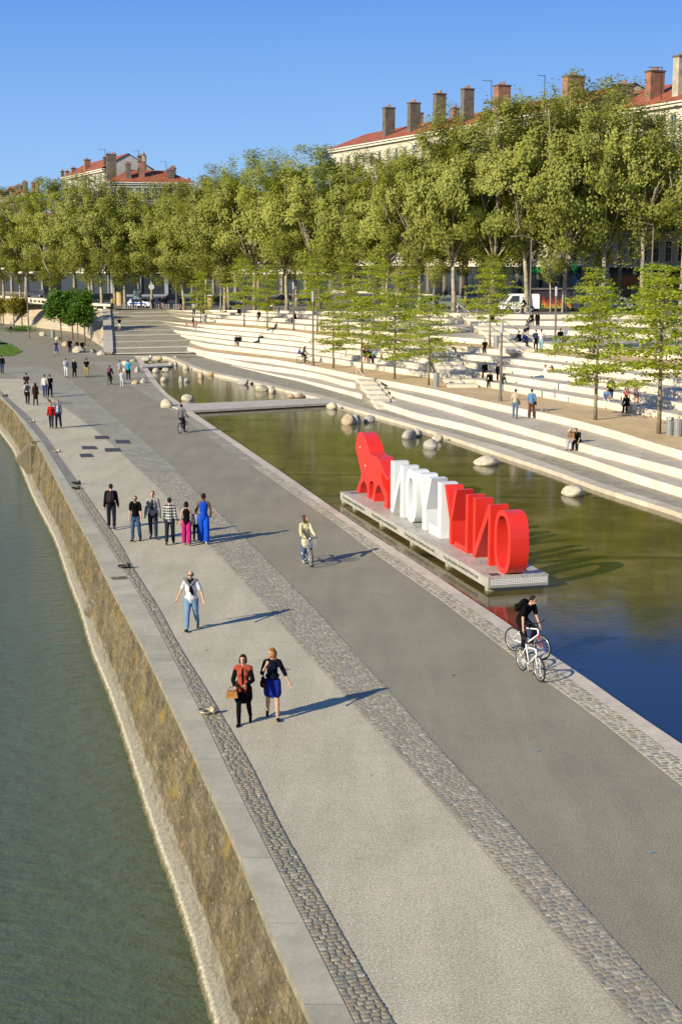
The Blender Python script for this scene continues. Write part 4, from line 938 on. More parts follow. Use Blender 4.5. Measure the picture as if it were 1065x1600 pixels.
for nm,lm,sd_,arr,grp in (('broadleaf_tree',m_leaf3,3,((96,533,457,'dark green tree at the left of the clump by the boulders'),(114,531,455,'dark green tree in the middle of the clump by the boulders'),(133,540,457,'dark green tree at the right of the clump, widest crown'),(122,528,470,'dark green tree at the back of the clump')),'dark green trees by the boulders'),('yellow_sapling',m_leaf4,9,((6,508,466,'yellow-green sapling at the left frame edge'),(22.5,512,461,'yellow-green sapling nearest the lamp post, taller'),(35,511,464,'yellow-green sapling right beside the lamp post')),'yellow-green saplings by the kerb wall')):
    tb,V,F=small_tree(sd_,6.5 if sd_==3 else 4.5,2.4 if sd_==3 else 1.5,5200 if sd_==3 else 2200,.17 if sd_==3 else .13,.33 if sd_==3 else .36); o=tb.build('trunk',m_bark,smooth=True); tmm=o.data; cm=fast_mesh('crown',V,F,lm); bpy.data.objects.remove(o)
    for x,yb,yt,lb in arr:
        p=px(x,yb,0); s=(pxd(x,yt,p.y).z)/(6.5 if sd_==3 else 4.5); put_tree(nm,p,s,rt_.uniform(0,6),tmm,cm,lb,grp)
# low shrubs
r=np.random.RandomState(4)
for x,y,w_,lb in ((27,518,2.2,'low dark shrub beside the standing cyclist, far left'),(40,517,1.6,'low dark shrub right of the lamp post base')):
    p=px(x,y,0); P=r.normal(size=(700,3))*np.array([w_*.5,.5,.22])+np.array([0,0,.35]); V,F=leaf_quads(P,.1,r); o=mesh_obj('low_shrub',fast_mesh('low_shrub',V,F,m_leaf3)); o.location=p; tag(o,lb,'shrub')
# ============================================================ THE SIGN : platform, eight letters, lion
U=Vector((-.2635,.9646,0)); Nn=Vector((.9646,.2635,0)); PO=Vector((4.73,44.76,0))
MS=Matrix(((U.x,Nn.x,0,PO.x),(U.y,Nn.y,0,PO.y),(0,0,1,0),(0,0,0,1)))     # x = along, y = across (away from the promenade), z up
g=NT('speckled_deck_plate'); o=g.tc.outputs['Object']; vz=g.N.new('ShaderNodeTexVoronoi'); vz.inputs['Scale'].default_value=9; g.L.new(o,vz.inputs['Vector'])
g.col(g.mix(1,g.ramp(vz.outputs['Distance'],[(.28,(.22,.21,.17)),(.36,(.40,.38,.33))]),g.ramp(g.noise(o,1.1,5),[(.3,.8),(.7,1.08)]),'MULTIPLY')); g.b.inputs['Roughness'].default_value=.45; m_deck=g.m
pf=empty('floating_platform',(0,0,0),0,'long perforated metal platform standing in the pool under the letters','platform'); pf.matrix_world=MS
b=MB(); b.box(0,0,.30,18.1,2.1,.35); b.build('deck',m_deck,pf)
b=MB(); b.box(0,0.01,.0,18.1,.05,.298); b.build('long_skirt',mat('pale_skirt',(.33,.31,.27),noise=.15,scale=2),pf)
b=MB(); b.box(0.0,.052,.0,.05,2.1,.298); e=b.build('end_skirt',mat('end_skirt_metal',(.33,.32,.29),rough=.4,metal=.3),pf)
b=MB(); rr=random.Random(3)
for k in range(30):
    for q in range(4):
        b.cbox((-.006,.12+k*.066,.11+q*.052),(.008,.042,.032))
b.build('dot_perforation',mat('white_dots',(.72,.71,.67),rough=.5),e)
for sx in (0.15,4.0,8.0,12.0,16.0,17.8):
    b=MB(); b.box(sx,.06,-.45,sx+.28,2.0,.02); b.build('support_leg',mat('concrete_leg',(.28,.27,.2),noise=.3,scale=3),pf)
m_ink=mat('dark_grey_print',(.05,.05,.05),rough=.7)
TX='Post your pictures on www.lyon-france.com'
Rt=Matrix(((-1,0,0,0),(0,0,-1,0),(0,1,0,0),(0,0,0,1)))     # text reads from far to near when seen from the promenade
for k in range(4):
    text_mesh('lettering',TX,.19,.002,m_ink,pf,Matrix.Translation((2.6+k*4.45,.004,.125))@Rt)
b=MB(); 
for (x0,y0,w_,h_) in ((.25,.22,.34,.34),(17.4,.3,.3,.4)): b.box(x0,y0,.351,x0+w_,y0+h_,.355)
b.build('printed_panel',m_ink,pf)
DT=.64
def sign_piece(name,polys,m,label,group,holes=None):
    xs=[p[0] for P in polys for p in P]; cx=sum(xs)/len(xs)
    rt=MB(); bm=bmesh.new()
    for P in polys:
        a=[bm.verts.new((x-cx,0,z)) for x,z in P]; bm.faces.new(a)
    bm.normal_update(); bmesh.ops.triangulate(bm,faces=bm.faces[:],quad_method='BEAUTY',ngon_method='EAR_CLIP')
    r_=bmesh.ops.extrude_face_region(bm,geom=bm.faces[:]); vs=[g for g in r_['geom'] if isinstance(g,bmesh.types.BMVert)]; bmesh.ops.translate(bm,verts=vs,vec=(0,DT,0)); bmesh.ops.recalc_face_normals(bm,faces=bm.faces[:])
    me=bpy.data.meshes.new(name); bm.to_mesh(me); bm.free(); me.materials.append(m); o=mesh_obj(name,me); o.matrix_world=MS@Matrix.Translation((cx,.7,.351)); tag(o,label,'letter' if name.startswith('letter') else 'lion sign',group); return o
H_=2.07
def let_N(a,c,t):        # seen from behind: diagonal from the far bottom to the near top is mirrored
    return [(a,0),(a+t,0),(a+t,H_*.80) ,(c-t,0),(c,0),(c,H_),(c-t,H_),(c-t,H_*.20),(a+t,H_),(a,H_)]
def let_N2(a,c,t): return [(a,0),(a+t,0),(a+t,H_*.72),(c-t*.85,0),(c,0),(c,H_),(c-t,H_),(c-t,H_*.28),(a+t*.85,H_),(a,H_)]
def let_O(a,c,t,n=22,sq=2.6):
    out=[];inn=[]; cx=(a+c)/2; rx=(c-a)/2; rz=H_/2
    def sp(q,rx,rz):
        x=math.cos(q);z=math.sin(q); return cx+rx*math.copysign(abs(x)**(2/sq),x), rz*math.copysign(abs(z)**(2/sq),z)
    R_=[]; 
    for k in range(n*2):
        q0=2*pi*k/(n*2); q1=2*pi*(k+1)/(n*2); o0=sp(q0,rx,rz);o1=sp(q1,rx,rz);i0=sp(q0,rx-t,rz-t*.9);i1=sp(q1,rx-t,rz-t*.9)
        R_.append([(p[0],p[1]+H_/2) for p in (o0,o1,i1,i0)])
    return R_
def ring_piece(a,c,t,m,label,group):
    quads=let_O(a,c,t); cx=(a+c)/2; b=MB(); n=len(quads)
    for q in quads:
        (x0,z0),(x1,z1),(x2,z2),(x3,z3)=q; V=[(x0-cx,0,z0),(x1-cx,0,z1),(x2-cx,0,z2),(x3-cx,0,z3)]; V+= [(v[0],DT,v[2]) for v in V]
        b.add(V,[(0,1,2,3),(7,6,5,4),(0,4,5,1),(2,6,7,3)])
    me_=b.build('letter_o',m); me_.matrix_world=MS@Matrix.Translation((cx,.7,.351)); tag(me_,label,'letter',group)
    bm=bmesh.new(); bm.from_mesh(me_.data); bmesh.ops.remove_doubles(bm,verts=bm.verts,dist=1e-4); bmesh.ops.recalc_face_normals(bm,faces=bm.faces[:]); bm.to_mesh(me_.data); bm.free(); return me_
GR='red letters of the pool sign'; GW='white letters of the pool sign'
ring_piece(-.12,1.30,.20,m_red,'big red letter O, nearest to the camera end of the platform',GR)
sign_piece('letter_n',[let_N(1.68,3.28,.19)],m_red,'big red letter N, behind the red O',GR)
sign_piece('letter_l',[[(3.82,0),(5.12,0),(5.12,.20),(4.03,.20),(4.03,H_),(3.82,H_)]],m_red,'big red letter L, between the red N and red Y',GR)
sign_piece('letter_y',[[(5.46,0),(5.70,0),(5.70,.86),(6.28,H_),(6.05,H_),(5.58,1.12),(5.18,H_),(4.96,H_),(5.46,.86)]],m_red,'big red letter Y, last red one before the white letters',GR)
sign_piece('letter_l',[[(6.62,0),(7.96,0),(7.96,.36),(7.0,.36),(7.0,H_),(6.62,H_)]],m_white,'big white letter L, beside the red Y',GW)
sign_piece('letter_y',[[(8.34,0),(8.76,0),(8.76,.80),(9.30,H_),(8.88,H_),(8.55,1.22),(8.14,H_),(7.72,H_),(8.34,.80)]],m_white,'big white letter Y, between white L and white O',GW)
ring_piece(9.50,10.88,.38,m_white,'big white letter O, beside the white N',GW)
sign_piece('letter_n',[let_N2(11.14,12.82,.40)],m_white,'big white letter N, touching the red lion',GW)
LI=[(17.93,.35),(17.77,.57),(17.31,.98),(17.13,1.3),(17.32,1.49),(17.55,1.71),(17.75,1.99),(17.97,2.06),(17.86,2.14),(18.05,2.25),(18.08,2.42),(17.93,2.65),(17.82,2.87),(17.55,3.04),(17.1,3.06),(16.73,2.97),(16.36,2.79),(16.06,2.58),(15.88,2.38),(15.55,2.29),(15.12,2.31),(14.7,2.30),(14.35,2.2),(14.05,2.03),(13.72,1.83),(13.4,1.69),(13.15,1.68),(13.02,1.78),(12.95,1.92),(12.88,1.92),(12.90,1.72),(13.02,1.58),(13.31,1.53),(13.65,1.60),(13.98,1.72),(14.2,1.78),(14.1,1.45),(13.88,1.24),(13.58,1.09),(13.34,1.02),(13.27,.66),(13.32,.35),(13.84,.35),(13.66,.56),(13.71,.79),(14.09,.97),(14.51,1.19),(14.82,1.02),(15.08,.73),(15.12,.35),(15.71,.35),(15.56,.49),(15.36,.65),(15.29,.91),(15.25,1.12),(15.54,1.18),(15.9,1.06),(15.95,.8),(15.94,.35),(16.44,.35),(16.2,.6),(16.32,.83),(16.71,1.04),(17.08,.84),(17.31,.64),(17.46,.35)]
ln=sign_piece('lion_sign',[[(x,z-.35) for x,z in LI]],m_red,'tall red lion silhouette at the far end of the platform',None)
for sx,sz in ((1.95,2.05),(1.1,1.35)):
    b=MB(); b.cbox((sx,-.004,sz),(.07,.012,.07)); b.build('rivet',m_white,ln)
# ============================================================ BOULDERS
def boulder_mesh(seed):
    r_=random.Random(seed); bm=bmesh.new(); bmesh.ops.create_icosphere(bm,subdivisions=3,radius=1)
    offs=[(Vector((r_.uniform(-1,1),r_.uniform(-1,1),r_.uniform(-.3,1))).normalized(),r_.uniform(.62,.88)) for _ in range(9)]
    from mathutils import noise as mn
    for v in bm.verts:
        n=v.co.normalized(); rad=1+.14*mn.noise(n*1.3+Vector((seed,0,0)))+.06*mn.noise(n*3.5+Vector((0,seed,0)))
        p=n*rad
        for d,h in offs:
            e=p.dot(d)-h
            if e>0: p-=d*e*.72
        v.co=p
    me=bpy.data.meshes.new('boulder'); bm.to_mesh(me); bm.free(); me.polygons.foreach_set('use_smooth',[True]*len(me.polygons)); return me
BMs=[boulder_mesh(k) for k in range(7)]
def boulder(x,y,w_,h_,label,mi=0,k=0,z=0.0,grp='boulders along the pools'):
    p=px(x,y,z); sc=p.y/FPX; ww=w_*sc/2*(1.22 if p.y<100 else 1.08); hh=max(.25,h_*sc*(.92 if p.y<100 else .8))
    key=('b',k%7,mi); 
    if key not in MATS: me=BMs[k%7].copy(); me.materials.append(m_rock[mi]); MATS[key]=me
    o=mesh_obj('boulder',MATS[key]); o.location=(p.x,p.y+ww*.55,z+hh*.33); o.scale=(ww,ww*.85,hh*.68); o.rotation_euler=(0,0,k*1.3); tag(o,label,'boulder',grp)
zw=-.12
BL=[(228.5,563.5,14,8,'boulder at the far pool end, left of three in a row',0,ZC),(235,560,8,7,'small boulder behind the row at the far pool end',0,ZC),(248,562.5,12,8.5,'rounded boulder at the far pool end, right of three in a row',2,ZC),
(266.5,573,11,9,'boulder in shallow water just right of the short far footbridge, left of a touching pair',0,zw),(274,571,8,8,'smaller boulder of the touching pair by the far footbridge',1,zw),(291,577,10,9,'lone boulder against the right coping of the far pool',0,zw),
(243,582,12,9,'left boulder of the middle pair in the far pool',0,zw),(258,581,11,9,'right boulder of the middle pair in the far pool',0,zw),(257,596,14,10,'pale boulder in the far pool nearest the left coping',0,zw),(283,597,11,13,'tall split boulder in the middle of the far pool',1,zw),(291,597,9,8,'low dark boulder leaning on the tall split one',1,zw),
(314,590.5,11,12,'upright tan boulder in the far pool, left of a pair',2,zw),(328,587,12,8.5,'rounded tan boulder in the far pool, right of a pair',2,zw),(293,626,21.5,12,'big low white boulder just behind the middle footbridge',0,zw),
(196,571,12,10,'pale boulder behind the man in the cyan shirt',0,0),(194,581,10,8,'boulder between the plaid shirt and the cyan shirt',0,0),(214,582,11,12,'upright boulder right of the cyan shirt',1,0),(211,600.5,12,8.5,'tan boulder right of the child in light clothes',2,0),(224,599,12,10.5,'pale boulder against the coping, right of the tan one',0,0),(260,637,20,17,'big cream boulder at the left end of the middle footbridge',0,0),(207,565,11,4,'flat grey slab-like boulder behind the cyan shirt',1,0),
(379.5,601,18.5,13,'lone boulder by the right coping halfway along the far pool',1,zw),(410,611,21,13,'wide boulder right of the lone one, left of a touching pair',0,zw),(425.5,614,14,13,'smaller boulder of the touching pair in the far pool',0,zw),(454,621,11,7,'small low boulder in the narrow corner before the footbridge',2,zw),(468,621,17,8,'low tan boulder in the narrow corner before the footbridge',2,zw),
(518,639,19,13.5,'smooth white boulder at the right end of the middle footbridge',0,zw),(545,663,21,18,'brown boulder of a close pair above the lion',2,zw),(556,662,15,18,'grey boulder of the close pair above the lion',1,zw),(575.5,660,17,12.5,'small grey boulder right of the close pair above the lion',1,zw),
(638.5,685.5,24,16,'grey domed boulder of a pair against the right coping, behind the white letters',1,zw),(651,682,15,14,'smaller boulder tucked behind the grey domed one',1,zw),(683,689.5,18,13.5,'boulder touching the right coping, farther of the near pair',0,zw),(673,701,24,16,'boulder in front of the one touching the coping',1,zw),(760,727,36,16,'wide low two-humped boulder in the open pool',0,zw),(897,775,36,19,'smooth beige boulder farthest right in the pool',0,zw),
(67,525,11,9,'square cut pale stone by the lamp post',0,0),(90,531.5,8.5,7.5,'round boulder between the bin and the dark green trees',0,0),(102,541,12,10,'tan leaning boulder under the dark green trees',2,0),(123,551,20,12,'big boulder under the sitting pair beside the trees',0,0),(144.5,551,11,9,'grey boulder between the sitting pair and the ramp',1,0),(158,555,15.5,9,'pale boulder nearest the foot of the ramp kerb',0,0),(52,515,8,7,'dark boulder behind the lamp post',1,0),(144.5,528,8,6,'white boulder on the embankment foot under the resting person',0,0)]
for k,(x,y,w_,h_,lb,mi,z) in enumerate(BL): boulder(x,y,w_,h_,lb,mi,k,z)
# ============================================================ STREET FURNITURE
def lamp(x,yb,yt,z,label,kind='post',lev=None):
    p=pxl(x,yb,lev) if lev is not None else px(x,yb,z); h=pxd(x,yt,p.y).z-p.z; rt=empty('lamp_post',p,0,label,'lamp post')
    b=MB(); b.tube([(0,0,-.1),(0,0,h*.98)],[.095,.075],10); b.build('post',m_post,rt,smooth=False)
    b=MB(); b.tube([(0,0,0),(0,0,.28)],[.15,.13],10); b.build('base_collar',m_post,rt)
    if kind=='post': b=MB(); b.tube([(0,0,h*.86),(0,0,h)],[.1,.1],10); b.build('light_head',mat('lamp_diffuser',(.35,.37,.38),rough=.3),rt)
    elif kind=='street':
        b=MB(); b.tube([(0,0,h),(-.9,0,h+.25),(-1.6,0,h+.2)],[.05,.04,.03],6); b.build('bracket_arm',m_post,rt); b=MB(); b.cbox((-1.8,0,h+.18),(.7,.28,.12)); b.build('light_head',m_post,rt)
    else:
        for sx in (-.75,.75):
            b=MB(); b.tube([(0,0,h*.97),(sx,0,h*.995)],[.04,.03],6); b.build('arm',m_post,rt); b=MB(); b.tube([(sx,0,h*.97),(sx,0,h*.99),(sx,0,h)],[.38,.34,.1],10); b.build('light_head',mat('lamp_shade_pale',(.55,.5,.38)),rt)
    return rt
lamp(781,627,502.5,0,'dark brown lamp post in the middle of the lower terrace','post',3); lamp(489,571.5,455,0,'slim dark lamp post behind the cyclist with a child','post',3); lamp(866,551.5,448,0,'dark lamp post on the upper terrace by the standing group','post',8); lamp(458.6,516.5,441,0,'slim lamp post on the upper terrace left of the middle','post',8)
lamp(45.6,528.7,424,0,'tall double-armed lamp post by the yellow-green saplings','double'); lamp(2,508,418,0,'tall lamp post cut by the left frame edge','double'); lamp(827,490.5,372,0,'tall street lamp behind the pink-wheeled bicycle','street',12)
lamp(1015,489.5,352,0,'tall street lamp before the balcony building','street',12); lamp(276,482,430,0,'dark street post right of the patrol car','street',12)
def bin_(x,yb,w_,h_,label,lev,grp='grey cylinder bins'):
    p=pxl(x,yb,lev) if lev is not None else px(x,yb,0); sc=p.y/FPX; r0=w_*sc/2; h=h_*sc*1.03; rt=empty('litter_bin',p,0,label,'bin',grp)
    b=MB(); b.tube([(0,0,0),(0,0,h*.88)],[r0*.95,r0],16); b.build('drum',m_metal,rt); b=MB(); b.torus(r0*.97,.03,18,6,M=Matrix.Translation((0,0,h*.9))); b.build('rim',m_metal,rt)
    b=MB(); b.tube([(0,0,h*.87),(0,0,h*.885)],[r0*.85,r0*.85],14); b.build('opening',m_dark,rt)
    b=MB()
    for q in range(12): a=q*pi/6; b.cbox((math.cos(a)*r0*1.0,math.sin(a)*r0*1.0,h*.45),(.02,.02,h*.8),M=None)
    b.build('slats',m_metal,rt); return rt
bin_(680.7,604.8,8.5,23,'grey cylinder bin beside a sapling left of the brown lamp post',3); bin_(775,544,8.5,20,'grey cylinder bin on the upper terrace beside a sapling',8); bin_(319.5,504.7,6,13,'small grey bin at the left end of the upper terrace',8); bin_(83,527.5,6,12,'grey bin beside the dark green trees',None)
n1=bin_(1045,680,11,30,'left of the two grey bins at the right edge, with a white plaque',3); bin_(1057.5,681.5,12,28,'right of the two grey bins, cut by the frame edge',3)
p=n1.location; b=MB(); b.cbox((-.08,-.255,.95),(.16,.01,.18)); b.build('plaque',m_white,n1); b=MB(); b.tube([(-.12,-.265,.9),(-.08,-.265,.98),(-.04,-.265,.91)],.014,5); b.tube([(-.1,-.265,1.01),(-.06,-.265,1.02)],.02,5); b.build('pictogram',m_ink,n1)
# mooring rings
def ring(x,y,label,m,s=1.0,a=0):
    p=px(x,y,.03); rt=empty('mooring_ring',p,a,label,'mooring ring','iron mooring rings'); rt.scale=(s,s,s)
    b=MB(); b.torus(.16,.028,20,8,M=Matrix.Translation((-.12,0,.05))@Matrix.Rotation(.12,4,'Y')); b.build('ring',m,rt,smooth=True)
    b=MB(); b.tube([(.05,0,-.03),(.06,0,.06),(.08,0,.12),(.1,0,.15)],[.085,.085,.07,.03],10); b.torus(.06,.022,12,6,M=Matrix.Translation((.05,0,.09))@Matrix.Rotation(R(90),4,'X')); b.build('eye_bolt',m,rt,smooth=True)
m_irn=mat('pale_worn_iron',(.36,.30,.20),rough=.5,metal=.5,noise=.25); m_irn2=mat('dark_iron',(.03,.028,.025),rough=.5,metal=.5)
ring(329,1114,'pale worn mooring ring, nearest to the camera',m_irn); ring(198,887,'black mooring ring beside the nearer wall stairs',m_irn2); ring(122,756,'black mooring ring, upper of the close pair',m_irn2); ring(121,764,'black mooring ring, lower of the close pair',m_irn2,.9); ring(91,706,'pale mooring ring beside the dark covers',m_irn); ring(52,659,'pale mooring ring nearest the couple in red and plaid',m_irn); ring(10,619,'dark mooring ring farthest away at the left edge',m_irn2)
# short stairs with handrails through the terraces
def stairs(xa,ya,lev0,n,w_,label,rail=True,slant=0):
    p=pxl(xa,ya,lev0); z0=max(0,zlev(lev0-1,p.x)); z1=zlev(lev0-1+n,p.x); st=n*2; rt=empty('terrace_stairs',(p.x,p.y,0),0,label,'stairs'); 
    P=TP[lev0-1+n]; q=min(P,key=lambda t:abs(t[0]-p.x)); run=(q[1]-p.y)+.9; run=max(run,st*.3)
    ang=math.atan2(p.x,p.y); rt.rotation_euler=(0,0,-ang*.6+slant)
    for k in range(st):
        b=MB(); b.box(-w_/2,-.35+run*k/st,z0-.1,w_/2,run+.5,z0+(z1-z0)*(k+1)/st+.004*(k+1)); b.build('step',m_pale,rt)
    if rail:
        for sx in (-w_/2+.08,w_/2-.08)[:1 if rail==1 else 2]:
            b=MB(); zt=.95; b.tube([(sx,-.5,z0+zt-.15),(sx,-.35,z0+zt),(sx,run+.1,z1+zt),(sx,run+.7,z1+zt)],.032,7)
            for yy,zz in ((-.2,z0),(run*.5,(z0+z1)/2),(run+.5,z1)): b.tube([(sx,yy,zz),(sx,yy,zz+zt)],.022,6)
            b.build('handrail',mat('cream_rail_paint',(.55,.50,.40),rough=.4),rt)
stairs(606,630,1,3,1.6,'short stairs with a cream handrail between path and lower terrace',1,.15)
stairs(722,596,4,5,2.2,'stairs with handrail up to the upper terrace beside the woman in black',1,.1)
stairs(812,541,9,4,2.2,'stairs with handrail to the street beside the standing pair',2,.1)
# small steel hoops
for x,y,lb,lv in ((848,655,'thin steel hoop rail beside the man in blue and brown',2),(866,620,'slim grey marker post at the step left of the seated group',4)):
    p=pxl(x,y,lv); b=MB(); 
    if lv==2: b.tube([(-.22,0,0),(-.1,0,.62),(.18,0,.62),(.3,0,0)],.025,6)
    else: b.box(-.04,-.04,-.1,.04,.04,.55)
    b.build('x',m_metal); o=C.objects[-1] if False else bpy.data.objects['x']; o.name='hoop_rail' if lv==2 else 'marker_post'; o.data.name=o.name; o.location=p; tag(o,lb,'rail' if lv==2 else 'post')
# ============================================================ PEOPLE
def cap(b,p0,p1,r0,r1=None,n=10):
    if r1 is None: r1=r0
    p0=Vector(p0);p1=Vector(p1); d=(p1-p0); L=d.length
    if L<1e-5: d=Vector((0,0,1))
    d=d.normalized(); pts=[];rad=[]
    for a in (-85,-45): pts.append(p0+d*r0*math.sin(R(a))); rad.append(r0*math.cos(R(a)))
    pts.append(p0); rad.append(r0); pts.append(p1); rad.append(r1)
    for a in (45,85): pts.append(p1+d*r1*math.sin(R(a))); rad.append(r1*math.cos(R(a)))
    b.tube(pts,rad,n)
def ell(b,c,rx,ry,rz,M=None,n=12,k=8):
    vs=[];fs=[]
    for i in range(k+1):
        t=pi*(i+.0)/k; zz=math.cos(t); rr=max(.02,math.sin(t))
        for j in range(n): a=2*pi*j/n; v=Vector((rx*rr*math.cos(a),ry*rr*math.sin(a),rz*zz)); vs.append(Vector(c)+((M@v) if M is not None else v))
    for i in range(k):
        for j in range(n): fs.append((i*n+j,(i+1)*n+j,(i+1)*n+(j+1)%n,i*n+(j+1)%n))
    fs.append(tuple(range(n))); fs.append(tuple(range(k*n+n-1,k*n-1,-1))); b.add(vs,fs)
REM=[]
def remesh(b,name,m,parent,vox):
    o=b.build(name,m,parent,smooth=True); md=o.modifiers.new('r','REMESH'); md.mode='VOXEL'; md.voxel_size=vox; md.use_smooth_shade=True
    sm=o.modifiers.new('s','SMOOTH'); sm.factor=.5; sm.iterations=2; REM.append(o); return o
def Rx(a): return Matrix.Rotation(R(a),3,'X')
def Ry(a): return Matrix.Rotation(R(a),3,'Y')
def Rz(a): return Matrix.Rotation(R(a),3,'Z')
def skeleton(P):
    """joints for a 1.75 m figure facing +Y; angles in degrees; side -1 = left, +1 = right"""
    J={}; lean=P.get('lean',2); tw=P.get('twist',0)
    hz=.94; J['hip']=Vector((0,0,hz)); T=Rx(-lean)@Rz(tw)
    J['waist']=J['hip']+T@Vector((0,0,.16)); bend=Rx(-lean-P.get('curl',0))@Rz(tw)
    J['chest']=J['waist']+bend@Vector((0,0.0,.23)); J['neck']=J['chest']+bend@Vector((0,-.01,.145))
    hd=Rx(-(lean+P.get('curl',0))*.35-P.get('nod',0))@Rz(P.get('look',0)); J['hd']=hd
    J['head']=J['neck']+bend@Vector((0,.01,.06))+hd@Vector((0,.015,.105)); J['T']=bend
    for s,n in ((-1,'L'),(1,'R')):
        h=J['hip']+Vector((s*.092,0,-.02)); J['h'+n]=h
        t=P.get('t'+n,0); k=P.get('k'+n,0); sp=P.get('s'+n,2)
        Mt=Ry(-s*sp)@Rx(t); kn=h+Mt@Vector((0,0,-.44)); J['k'+n]=kn
        Ms=Ry(-s*sp*.5)@Rx(t-k); an=kn+Ms@Vector((0,0,-.41)); J['a'+n]=an; 
        fp=P.get('f'+n,None); fa=Rx(t-k if fp is None else fp); J['f'+n]=an+fa@Vector((s*.015,.15,-.045)); J['e'+n]=an+fa@Vector((0,-.05,-.035))
        sh=J['chest']+bend@Vector((s*(.158 if P.get('fem') else .172),0,.085)); J['s'+n]=sh
        ua=bend@Ry(-s*P.get('b'+n,9))@Rx(P.get('u'+n,0)); el=sh+ua@Vector((0,0,-.29)); J['l'+n]=el
        fo=ua@Rz(s*P.get('w'+n,0))@Rx(P.get('e'+n,14)); wr=el+fo@Vector((0,0,-.25)); J['w'+n]=wr; J['M'+n]=fo
    return J
def person(name_label,x,y,z=0.0,h=1.75,face=0,pose=None,o=None,lev=None,cat='person',group=None,seat=None,yoff=0,obj_loc=None):
    P=dict(pose or {}); o=o or {}; P['fem']=o.get('fem',0)
    loc=obj_loc if obj_loc is not None else (pxl(x,y,lev) if lev is not None else px(x,y,z))
    J=skeleton(P); sc=h/1.75; near=loc.y<75; vx=.0125 if loc.y<60 else (.018 if loc.y<95 else .03)
    f=o.get('fem',0); fat=o.get('fat',1.0)
    low=min(J['fL'].z,J['fR'].z,J['eL'].z,J['eR'].z)-.03
    dz=-low if seat is None else -(J['hip'].z-.11)
    if o.get('zfix') is not None: dz=o['zfix']
    rt=empty('person',(loc.x,loc.y,loc.z),R(face),name_label,cat,group); rt.scale=(sc,sc,sc)
    off=Vector((0,yoff,dz))
    for k,v in list(J.items()):
        if isinstance(v,Vector): J[k]=v+off
    T=J['T']; skin=o.get('skin',m_skin); wr_=.86 if f else 1.0
    # ---- body : one surface
    b=MB(); t_=fat
    ell(b,J['hip']+Vector((0,0,.0)),.155*t_,.105*t_,.13); cap(b,J['hip'],J['waist'],.118*t_,.105*t_*wr_); ell(b,(J['waist']+J['chest'])/2,.135*wr_*t_,.10*t_,.16,T)
    ell(b,J['chest']+T@Vector((0,0,.01)),.158*wr_*(1+.3*(t_-1)),.108*t_,.15,T); 
    if f: 
        for s in (-1,1): ell(b,J['chest']+T@Vector((s*.062,.072,-.03)),.055,.045,.052)
    cap(b,J['chest']+T@Vector((0,0,.08)),J['neck'],.085,.052); cap(b,J['neck'],J['head']-J['hd']@Vector((0,.01,.05)),.05,.05)
    hd=J['hd']; H_c=J['head']; ell(b,H_c+hd@Vector((0,-.008,.018)),.076,.095,.1,hd); ell(b,H_c+hd@Vector((0,.018,-.045)),.056,.066,.072,hd)
    if near:
        cap(b,H_c+hd@Vector((0,.088,.008)),H_c+hd@Vector((0,.108,-.028)),.011,.016,6)
        cap(b,H_c+hd@Vector((-.02,.078,-.065)),H_c+hd@Vector((.02,.078,-.065)),.012,.012,6)
        for s in (-1,1): ell(b,H_c+hd@Vector((s*.08,-.008,-.008)),.014,.022,.033,hd,8,6)
    for n,s in (('L',-1),('R',1)):
        cap(b,J['h'+n],J['k'+n],.085*t_,.054); cap(b,J['k'+n],J['k'+n].lerp(J['a'+n],.35),.053,.056); cap(b,J['k'+n].lerp(J['a'+n],.35),J['a'+n],.056,.035)
        cap(b,J['e'+n],J['f'+n],.036,.03); cap(b,J['a'+n],J['e'+n],.036,.036)
        cap(b,J['chest']+T@Vector((s*.09,0,.10)),J['s'+n],.06*wr_,.052*wr_); cap(b,J['s'+n],J['l'+n],.05*wr_*(t_*.5+.5),.038*wr_); cap(b,J['l'+n],J['w'+n],.039*wr_,.026*wr_)
        Mh=J['M'+n]; w_=J['w'+n]
        if near:
            cap(b,w_,w_+Mh@Vector((0,.004,-.075)),.026,.03)
            for q,(dx,l) in enumerate(((-.026,.062),(-.009,.073),(.009,.068),(.025,.052))):
                a=w_+Mh@Vector((dx*.9,.004,-.085)); c1=a+Mh@Vector((dx*.25,.006+.004*q,-l*.55)); c2=c1+Mh@Vector((0,.02+.004*q,-l*.42)); cap(b,a,c1,.0098,.009,6); cap(b,c1,c2,.009,.008,6)
            a=w_+Mh@Vector((-s*.024,.01,-.03)); c1=a+Mh@Vector((-s*.03,.02,-.028)); cap(b,a,c1,.012,.011,6); cap(b,c1,c1+Mh@Vector((-s*.004,.012,-.026)),.0105,.009,6)
        else: cap(b,w_,w_+Mh@Vector((0,.01,-.10)),.027,.03)
    remesh(b,'body',skin,rt,vx)
    if near:
        for s in (-1,1):
            q=MB(); ell(q,H_c+hd@Vector((s*.03,.083,.012)),.012,.007,.007,hd,8,6); q.build('eye',m_dark if not o.get('shades') else m_black,rt,smooth=True)
    if o.get('shades'):
        q=MB(); 
        for s in (-1,1): q.cbox((s*.034,.098,.012),(.05,.012,.032),0,Matrix.Translation(H_c)@hd.to_4x4())
        q.box(-.012,.094,.014,.012,.102,.022,0,Matrix.Translation(H_c)@hd.to_4x4())
        for s in (-1,1): q.cbox((s*.077,.04,.016),(.006,.1,.008),0,Matrix.Translation(H_c)@hd.to_4x4())
        q.build('sunglasses',m_black,rt)
    # ---- trousers / shorts / skirt
    bt=o.get('bottom','trousers'); g=o.get('gap',.016)
